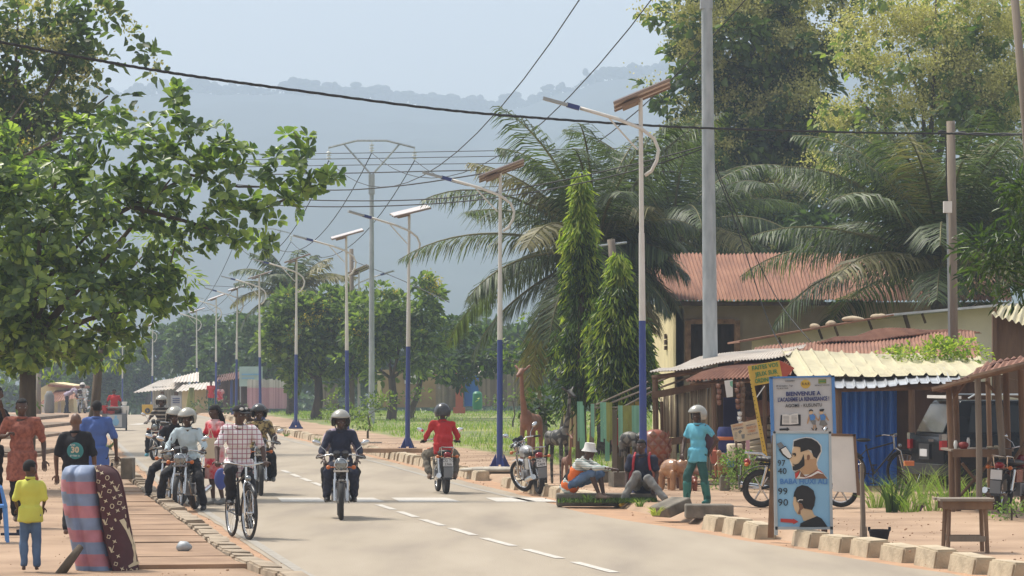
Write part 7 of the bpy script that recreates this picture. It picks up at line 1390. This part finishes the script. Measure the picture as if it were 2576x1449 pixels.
def giraffe(label, loc, rz, h, m, horns=True, neckx=.25):
    s = h/2.0; mb = MB(); q = lambda *p: tuple(x*s for x in p)
    mb.ball(q(0, -.05, .95), q(.13, .27, .17), 14, 10); mb.ball(q(0, -.24, 1.0), q(.12, .14, .19), 12, 8); mb.ball(q(0, .2, .95), q(.12, .12, .15), 12, 8)
    limb(mb, q(0, -.30, 1.05), q(0, -.42, 1.45), .075*s, .045*s); limb(mb, q(0, -.42, 1.45), q(0, -.46, 1.85), .045*s, .036*s); limb(mb, q(0, -.46, 1.88), q(0, -.62, 1.80), .055*s, .035*s)
    for sx in (-1, 1):
        limb(mb, q(sx*.07, -.26, .9), q(sx*.08, -.28, .02), .05*s, .032*s); limb(mb, q(sx*.07, .2, .9), q(sx*.08, .24, .45), .055*s, .035*s); limb(mb, q(sx*.08, .24, .45), q(sx*.08, .22, .02), .035*s, .032*s)
        limb(mb, q(sx*.05, -.44, 1.9), q(sx*.14, -.40, 1.98), .02*s, .03*s, 8); limb(mb, q(sx*.025, -.46, 1.92), q(sx*.03, -.45, 2.0), .012*s, .014*s, 6)
    limb(mb, q(0, .32, .95), q(0, .36, .55), .018*s, .012*s, 6); me = remesh(mb, .014*s+.003, 3); me.materials.clear(); me.materials.append(M[m]); ob = bpy.data.objects.new('giraffe_statue', me); C.objects.link(ob); ob.location = loc; ob.rotation_euler = (0, 0, rz); return tag(ob, label, 'statue', 'carved wooden animals')
giraffe('plain brown carved giraffe, leftmost, behind the parked motorcycle', (PX(1338, 68), 68, .1), R(-25), (1215-938)*68/F-.02, 'carved_brown')
giraffe('dark spotted carved giraffe standing behind the man in the bucket hat', (PX(1398, 62), 62, .1), R(38), (1222-994)*62/F+.12, 'carved_dark')
giraffe('small reddish carved giraffe with only its neck above the backpack', (PX(1425, 60.5), 60.5, .1), R(20), .95, 'carved_brown')
def beast(label, loc, rz, s, m, name='elephant_statue', trunk=True):
    mb = MB(); q = lambda *p: tuple(x*s for x in p); mb.ball(q(0, .05, .62), q(.26, .42, .28), 14, 10); mb.ball(q(0, -.42, .70), q(.18, .2, .2), 12, 8)
    if trunk: limb(mb, q(0, -.56, .66), q(0, -.66, .35), .08*s, .05*s); limb(mb, q(0, -.66, .35), q(0, -.60, .12), .05*s, .04*s)
    else: limb(mb, q(0, -.5, .64), q(0, -.72, .56), .14*s, .11*s)
    for sx in (-1, 1):
        mb.ball(q(sx*.2, -.36, .72), q(.05, .12, .16) if trunk else q(.04, .05, .06), 10, 8)
        for y in (-.22, .32): limb(mb, q(sx*.15, y, .5), q(sx*.16, y, .04), .10*s, .08*s)
    me = remesh(mb, .012, 3); me.materials.clear(); me.materials.append(M[m]); ob = bpy.data.objects.new(name, me); C.objects.link(ob); ob.location = loc; ob.rotation_euler = (0, 0, rz); return tag(ob, label, 'statue', 'carved wooden animals')
beast('small gold polished elephant carving, left of the pair', (PX(1668, 60), 60, .1), R(25), .50, 'carved_gold'); beast('larger gold polished elephant carving with lowered trunk', (PX(1692, 58.6), 58.6, .1), R(35), .60, 'carved_gold')
beast('reddish hippo carving half hidden behind the gold elephants', (PX(1718, 59.5), 59.5, .1), R(50), .5, 'carved_brown', 'hippo_statue', False); beast('tiny red carving between the boots of the standing man', (PX(1742, 58), 58, .1), R(10), .30, 'carved_red', 'hippo_statue', False)
beast('dark rhino carving with a glossy snout beside the lamp', (PX(1588, 61), 61, .62), R(60), .5, 'carved_dark', 'rhino_statue', False)
mb = MB(); box_px(mb, 1572, 1602, 1150, 1232, 61, .5); ob = mb.build('plinth', 'wood_dark'); tag(ob, 'dark wooden plinth under the rhino carving', 'plinth')
# scaled pod carving
t = thing('pineapple_carving', 'tall red carving covered in large lozenge scales, right of the blue lamp base', 'statue', (PX(1648, 60), 60, .1)); mb = MB()
mb.lathe([(.13, 0), (.14, .2), (.11, .38), (.2, .46), (.28, .62), (.27, .82), (.2, .96), (.08, 1.02)], n=20); mb.build('core', 'carved_red', t, smooth=180); mb = MB()
for j in range(6):
    for i in range(9):
        a = (i+.5*(j % 2))*2*PI/9; z = .48+j*.09; r = .27*math.sin(PI*(.25+.6*j/7))**.7+.01; c = Vector((math.cos(a)*r, math.sin(a)*r, z)); u = Vector((-math.sin(a), math.cos(a), 0)); n_ = Vector((math.cos(a), math.sin(a), 0)); mb.add([c+u*.075, c+Vector((0, 0, .075)), c-u*.075, c-Vector((0, 0, .075)), c+n_*.03], [(0, 1, 4), (1, 2, 4), (2, 3, 4), (3, 0, 4)])
mb.build('scales', 'carved_brown', t, smooth=None)
def slabbench(label, px0, px1, y0, y1, Y, m): mb = MB(); box_px(mb, px0, px1, y0, y1, Y, .35); box_px(mb, px0+4, px0+12, y1, 1235, Y+.02, .1); box_px(mb, px1-12, px1-4, y1, 1235, Y+.02, .1); return tag(mb.build('carved_bench', m), label, 'bench')
slabbench('low carved wooden bench behind the gold elephants', 1702, 1752, 1167, 1182, 60.4, 'carved_brown')
# thinker figure
mb = MB(); q = lambda *p: p; mb.ball((0, 0, .06), (.08, .08, .06)); limb(mb, (0, .03, .1), (0, -.04, .30), .06, .055); mb.ball((0, -.09, .39), (.045, .05, .058)); limb(mb, (.05, 0, .08), (.06, -.13, .16), .035, .03); limb(mb, (.06, -.13, .16), (.05, -.12, .0), .028, .02); limb(mb, (-.05, 0, .08), (-.06, -.13, .16), .035, .03); limb(mb, (-.06, -.13, .16), (-.05, -.12, 0), .028, .02); limb(mb, (.07, -.02, .28), (.06, -.14, .17), .022, .02); limb(mb, (.06, -.14, .17), (.01, -.12, .34), .02, .016); limb(mb, (-.07, -.02, .28), (-.05, -.14, .17), .022, .02)
me = remesh(mb, .009, 2); me.materials.clear(); me.materials.append(M['carved_gold']); ob = bpy.data.objects.new('thinker_statue', me); C.objects.link(ob); ob.location = (PX(1820, 58), 58, .36); ob.rotation_euler = (0, 0, R(-60)); tag(ob, 'small carved figure sitting hunched with hand to chin on a stone', 'statue')
slab_px('dark square stone under the small hunched figure', 1812, 1836, 1197, 1238, 57.8, .3)
def goods(name, label, px, Y, z, prof, m, cat, rx=0, m2=None):
    mb = MB(); mb.lathe(prof, n=16); ob = mb.build(name, m, smooth=50); ob.location = (PX(px, Y), Y, z); ob.rotation_euler = (rx, 0, 0); return tag(ob, label, cat, 'drums and pots of the craft shop')
drum = [(.10, 0), (.13, .05), (.09, .22), (.16, .42), (.165, .45), (.15, .455)]
for px, py, rx, l in ((1880, 1035, R(75), 'drum lying with its dark mouth to the street, upper left'), (1915, 1030, R(80), 'large patterned drum lying behind the yellow post'), (1892, 1052, R(70), 'small goblet drum below the large patterned one'), (1918, 1050, R(65), 'dark drum half hidden by the school sign')): goods('drum', l, px, 62.2, PZ(py+8, 62.2), drum, 'carved_brown' if 'large' in l else 'wood_dark', 'drum', rx)
goods('drum', 'tall blue drum with an orange band in the shop doorway', 1828, 60.2, .74, [(.13, 0), (.15, .05), (.15, .15), (.17, .2), (.17, .34), (.14, .42)], 'ink_navy', 'drum'); mb = MB(); mb.torus((0, 0, 0), .172, .022, 20, 6, ax='Z', wid=1.6); ob = mb.build('drum_band', 'ink_orange', bpy.data.objects[[x.name for x in S.objects if x.get('label', '').startswith('tall blue drum')][0]]); ob.location = (0, 0, .22)
goods('drum', 'second blue drum standing under the tall one', 1828, 60.3, .45, [(.12, 0), (.15, .08), (.15, .26), (.12, .29)], 'sign_blue', 'drum'); goods('pot', 'terracotta pot hanging on a cord at the shop entrance', 1798, 60, .52, [(.06, 0), (.085, .1), (.09, .22), (.03, .24), (.02, .30)], 'terracotta', 'pot'); goods('drum', 'pale drum beside the beige notice', 1848, 59.5, .58, [(.09, 0), (.13, .1), (.14, .28), (.12, .30)], 'bamboo', 'drum')
goods('pot', 'round brown gourd on top of the carvings', 1817, 59.2, .58, [(.03, 0), (.08, .04), (.085, .10), (.03, .15)], 'carved_brown', 'pot')
for k in range(7): goods('drum', 'dark drum in the stack at the back of the craft shop', 1874+(k % 4)*24, 64.4, PZ(1010+(k//4)*46, 64.4), drum, 'wood_dark', 'drum', R(85))
def maskstring(label, px, y0, y1, n, m):
    t = thing('mask_string', label, 'carving', P(px, y1, 60.2), 0, 'strings of carved masks under the awning'); o = Vector(t.location); mb = MB(); mb.tube([P(px, y0-6, 60.2)-o, P(px, y1, 60.2)-o], .006, 4); mb.build('cord', 'black', t)
    for k in range(n): p = P(px+random.uniform(-2, 2), y0+(y1-y0)*(k+.5)/n, 60.2)-o; mb = MB(); hh = (y1-y0)/n*60.2/F*.5; mb.ball(p, (.04, .03, hh), 10, 8); mb.ball(p+Vector((0, -.03, 0)), (.012, .02, hh*.3), 6, 5); mb.ball(p+Vector((0, 0, hh*.7)), (.05, .02, hh*.2), 8, 6); mb.build('mask', m, t, smooth=180)
for px, y0, y1, n, m, l in ((1808, 965, 1020, 4, 'carved_brown', 'thin string of small masks on the left awning post'), (1856, 962, 1030, 5, 'carved_brown', 'thick string of brown masks, left of two'), (1868, 960, 1028, 5, 'wood', 'thick string of brown masks, right of two'), (1862, 1035, 1085, 4, 'off_white', 'pale shell strings hanging low under the masks')): maskstring(l, px, y0, y1, n, m)
t = thing('poster', 'pale paper poster with a green corner pinned under the awning', 'poster', P(1833, 1000, 60)); o = Vector(t.location); decal(t, o, 'sheet', [(1822, 958), (1843, 955), (1844, 998), (1828, 1000)], 60, 'off_white', 0); decal(t, o, 'green_patch', [(1836, 960), (1843, 958), (1843, 975), (1837, 970)], 60, 'mint_paint', 1)
decal_t = thing('cloth_strip', 'pink cloth strip hanging under the beige notice', 'cloth', P(1880, 1135, 58.2)); decal(decal_t, Vector(decal_t.location), 'cloth', [(1876, 1100), (1886, 1098), (1886, 1137), (1877, 1134)], 58.2, 'pink_plank', 0, .01)
mb = MB(); box_px(mb, 2276, 2300, 1160, 1172, 53.5, .15); tag(mb.build('brick', 'ink_orange'), 'orange brick lying in the lemongrass bed', 'brick')
# firewood
lg = 'split logs stacked in the craft shop'
for k in range(8):
    mb = MB(); y = 1120+k*11+random.uniform(-3, 3); a = P(1872+random.uniform(-4, 6), y+random.uniform(0, 8), 62.0-.1*k % .5); c = P(1935+random.uniform(-10, 10), y-10+random.uniform(-6, 8), 62.1); mb.tube([a, c], [.06, .045], 8); tag(mb.build('log', 'bamboo', smooth=60), ['pale log', 'short pale log', 'knotted log', 'thin log', 'thick log', 'dusty log', 'cracked log', 'lowest log'][k]+' in the stack behind the white motorcycle rack', 'log', lg)
for k in range(5): mb = MB(); mb.tube([P(2555+k*3, 1340+k*4, 44), P(2620, 1325+k*5, 44.5)], .012, 5); tag(mb.build('stick', 'bamboo'), ['topmost', 'second', 'middle', 'fourth', 'lowest'][k]+' thin stick of the bundle at the right edge', 'stick', 'stick bundle at the right edge')
# ---------------- mattress roll, chair, stick on the left ----------------
Ym = 34.3
mat('mat_pink', (.50, .20, .24), (.38, .15, .18), rough=.6, scale=6); mat('mat_blue', (.22, .28, .42), (.16, .21, .32), rough=.6, scale=6); mat('mat_brown', (.085, .03, .035), (.06, .022, .025), rough=.85, scale=4); pmat('mat_print', (.66, .56, .38), .8)
t = thing('folded_mattress', 'folded mattress, half pink and blue stripes, half brown monogram cloth', 'mattress', (PX(270, Ym), Ym, .13)); o = Vector(t.location)
# profile rows: (y, x_left, x_fold, x_right)
rows = [(1171, 175, 238, 262), (1176, 160, 240, 278), (1188, 152, 242, 292), (1210, 149, 243, 301), (1240, 150, 247, 308), (1280, 155, 252, 315), (1320, 163, 258, 322), (1360, 172, 265, 330), (1400, 180, 274, 339), (1440, 188, 285, 345), (1475, 195, 293, 350)]
def rowat(y):
    a = np.array(rows, float); return [np.interp(y, a[:, 0], a[:, k]) for k in (1, 2, 3)]
def half(name, ia, ib, stripes, seed):
    nx, ny = 22, 60; ys = np.linspace(1171, 1475, ny+1); vs, fs, ms = [], [], []
    for j, y in enumerate(ys):
        r = rowat(y); xa, xb = r[ia], r[ib]; top = min(1, (y-1171)/22)
        for i in range(nx+1):
            u = i/nx; x = xa+(xb-xa)*u; bul = (max(0, math.sin(PI*u))**.45)*.17*(max(0, top)**.5); wr = noise.noise(Vector((x*.05, y*.04, seed)))*.014+noise.noise(Vector((x*.16, y*.05, seed)))*.006
            if stripes: bul -= .05*math.exp(-((u-.38)/.07)**2)
            else: bul *= .8
            yy = Ym-bul-wr+.10+(u-.5)*(.05 if stripes else -.25)*-1
            vs.append(tuple(Vector((PX(x, Ym), yy, PZ(y, Ym)))-o))
    n0 = len(vs); vs += [(v[0], Ym+.16-o.y, v[2]) for v in vs[:n0]]
    for j in range(ny):
        for i in range(nx):
            q = (j*(nx+1)+i, (j+1)*(nx+1)+i, (j+1)*(nx+1)+i+1, j*(nx+1)+i+1); fs.append(q); fs.append(tuple(k+n0 for k in reversed(q)))
            k = 0
            if stripes: y = ys[j]+((i/nx)-.5)*-6; k = int(((y-1178)/30.5)) % 2
            ms += [k, k]
    for j in range(ny):
        for i in (0, nx): a, b_ = j*(nx+1)+i, (j+1)*(nx+1)+i; fs.append((a, b_, b_+n0, a+n0) if i else (b_, a, a+n0, b_+n0)); y = ys[j]; ms.append(int((y-1178)/30.5) % 2 if stripes else 0)
    for i in range(nx): fs.append((i, i+1, i+1+n0, i+n0)); ms.append(0)
    mb = MB(); mb.v = vs; mb.f = fs; mb.m = ms; return mb.build(name, ['mat_blue', 'mat_pink'] if stripes else ['mat_brown'], t, smooth=180), vs, nx
sh_, _, _ = half('striped_side', 0, 1, True, 3); bh, bvs, nx_ = half('monogram_side', 1, 2, False, 8)
def msurf(x, y):
    r = rowat(y); u = min(.98, max(.02, (x-r[1])/(r[2]-r[1]))); top = min(1, (y-1171)/22); bul = .8*(max(0, math.sin(PI*u))**.45)*.17*max(0, top)**.5; wr = noise.noise(Vector((x*.05, y*.04, 8)))*.014+noise.noise(Vector((x*.16, y*.05, 8)))*.006
    return Vector((PX(x, Ym), Ym-bul-wr+.10+(u-.5)*.25-.006, PZ(y, Ym)))-o
def mprint(name, pts): mb = MB(); c_ = [msurf(x, y) for x, y in pts]; mb.prism(c_, (0, .005, 0)); return mb.build(name, 'mat_print', bh)
gf = lambda x, y: (x*.19194, 1170.9+y*.19194)
def star(cx, cy, r, n=4, ph=0): return [gf(cx+math.cos(ph+PI*i/n)*(r if i % 2 == 0 else r*.32), cy+math.sin(ph+PI*i/n)*(r if i % 2 == 0 else r*.32)) for i in range(2*n)]
for cx, cy in ((1342, 97), (1372, 267), (1465, 225), (1397, 463), (1498, 423), (1437, 632), (1540, 592), (1475, 825), (1512, 993), (1558, 1185), (1610, 1350), (1562, 395), (1605, 560)): mprint('flower_print', star(cx, cy, 32, 4, .5))
for cx, cy in ((1300, 208), (1440, 335), (1357, 565), (1557, 495), (1437, 930), (1530, 1285)):
    for k in range(4):
        a = PI/4+.3+k*PI/2; a2 = a+PI/2; mprint('diamond_print', [gf(cx+math.cos(a)*32, cy+math.sin(a)*32), gf(cx+math.cos(a2)*32, cy+math.sin(a2)*32), gf(cx+math.cos(a2)*22, cy+math.sin(a2)*22), gf(cx+math.cos(a)*22, cy+math.sin(a)*22)])
for cx, cy in ((1412, 160), (1474, 532)):
    for k in range(8): a, a2 = k*PI/4, (k+1)*PI/4; mprint('ring_print', [gf(cx+math.cos(a)*26, cy+math.sin(a)*34), gf(cx+math.cos(a2)*26, cy+math.sin(a2)*34), gf(cx+math.cos(a2)*18, cy+math.sin(a2)*25), gf(cx+math.cos(a)*18, cy+math.sin(a)*25)])
def bar(x0, y0, x1, y1, w_): 
    dx, dy = x1-x0, y1-y0; l = math.hypot(dx, dy); nx_, ny_ = -dy/l*w_/2, dx/l*w_/2; return [gf(x0+nx_, y0+ny_), gf(x1+nx_, y1+ny_), gf(x1-nx_, y1-ny_), gf(x0-nx_, y0-ny_)]
for cx, cy in ((1320, 380), (1388, 735), (1470, 1095), (1515, 300), (1565, 1430), (1275, 40)):
    mprint('monogram_print', bar(cx-30, cy-35, cx+5, cy+40, 12)); mprint('monogram_print', bar(cx, cy+38, cx+35, cy+30, 10)); mprint('monogram_print', bar(cx-12, cy-30, cx+12, cy+28, 10)); mprint('monogram_print', bar(cx+32, cy-50, cx+10, cy+26, 8))
big = [(1500, 700), (1630, 645), (1640, 690), (1610, 705), (1680, 850), (1755, 1080), (1778, 1250), (1805, 1270), (1798, 1305), (1690, 1345), (1680, 1315), (1730, 1280), (1735, 1180), (1720, 1050), (1660, 900), (1560, 725), (1510, 735)]
for k in range(0, 1): pass
segs = [[(1500, 700), (1630, 645), (1636, 690), (1515, 735)], [(1560, 720), (1612, 700), (1690, 860), (1640, 860)], [(1640, 860), (1690, 860), (1750, 1050), (1712, 1050)], [(1712, 1050), (1750, 1050), (1778, 1270), (1735, 1275)], [(1735, 1275), (1800, 1268), (1798, 1305), (1688, 1345), (1680, 1315)]]
for sgm in segs: mprint('large_letter_print', [gf(*p) for p in sgm])
for ch, cx in (('L', 1675), ('O', 1715), ('U', 1752), ('I', 1782)):
    q = text(ch, .125, 'mat_print', bh, msurf(*gf(cx, 1415))+Vector((0, -.004, 0)), (R(90), 0, 0), name='letter_print'); q.scale = (.6, 1, 1)
mb = MB(); mb.tube([P(148, 1449, 33.9), P(175, 1412, 33.9), P(203, 1375, 34.0)], [.05, .045, .035], 8); mb.tube([P(120, 1490, 33.9), P(148, 1449, 33.9)], .05, 8); tag(mb.build('branch', 'bark', smooth=180), 'thick bare branch propped against the striped side of the mattress', 'branch')
t = thing('plastic_chair', 'light blue plastic chair cut off by the left edge', 'chair', (PX(-30, 40), 40, .13), R(100)); mb = MB(); mb.box((0, 0, .42), (.44, .44, .03)); mb.build('seat', 'blue_plastic', t); mb = MB(); mb.prism([(-.21, .21, .42), (.21, .21, .42), (.19, .30, .85), (-.19, .30, .85)], (0, .02, 0)); mb.build('backrest', 'blue_plastic', t)
for x_ in (-1, 1):
    for y_ in (-1, 1): mb = MB(); mb.tube([(x_*.19, y_*.19, .42), (x_*.23, y_*.22, 0)], [.03, .022], 5); mb.build('leg', 'blue_plastic', t)
    mb = MB(); mb.tube([(x_*.22, .24, .64), (x_*.24, -.15, .64), (x_*.23, -.2, .42)], .024, 6); mb.build('armrest', 'blue_plastic', t)
mb = MB(); mb.box((0, 0, .04), (.26, .1, .03)); mb.box((.1, .05, .07), (.1, .06, .05)); ob = mb.build('rag', 'navy_cloth'); ob.location = at(30, 1352, .12); tag(ob, 'dark crumpled rag on the ground behind the boy', 'rag')
# litter, leaves and stones
pebbles = MB(); rr = random.Random(12)
for k in range(2600):
    Yp = rr.uniform(33, 100); sd_ = rr.random(); x = (RE(Yp)+.45+abs(rr.gauss(0, 2.2))) if sd_ < .62 else (LE(Yp)-.4-abs(rr.gauss(0, 2.0)) if sd_ < .9 else (RE(Yp)-rr.uniform(-.15, .35) if rr.random() < .5 else LE(Yp)+rr.uniform(0, .4)))
    z = .1 if not (LE(Yp) < x < RE(Yp)) else .0; r = rr.uniform(.005, .009)+.012*rr.random()**6; pebbles.ball((x, Yp, z+r*.4+.02), (r, r, r*.6), 5, 4)
tag(pebbles.build('gravel', 'laterite', smooth=None), 'small stones and crumbs scattered over the bare earth and gutters', 'gravel', kind='stuff')
bpy.data.scenes.remove(TS)
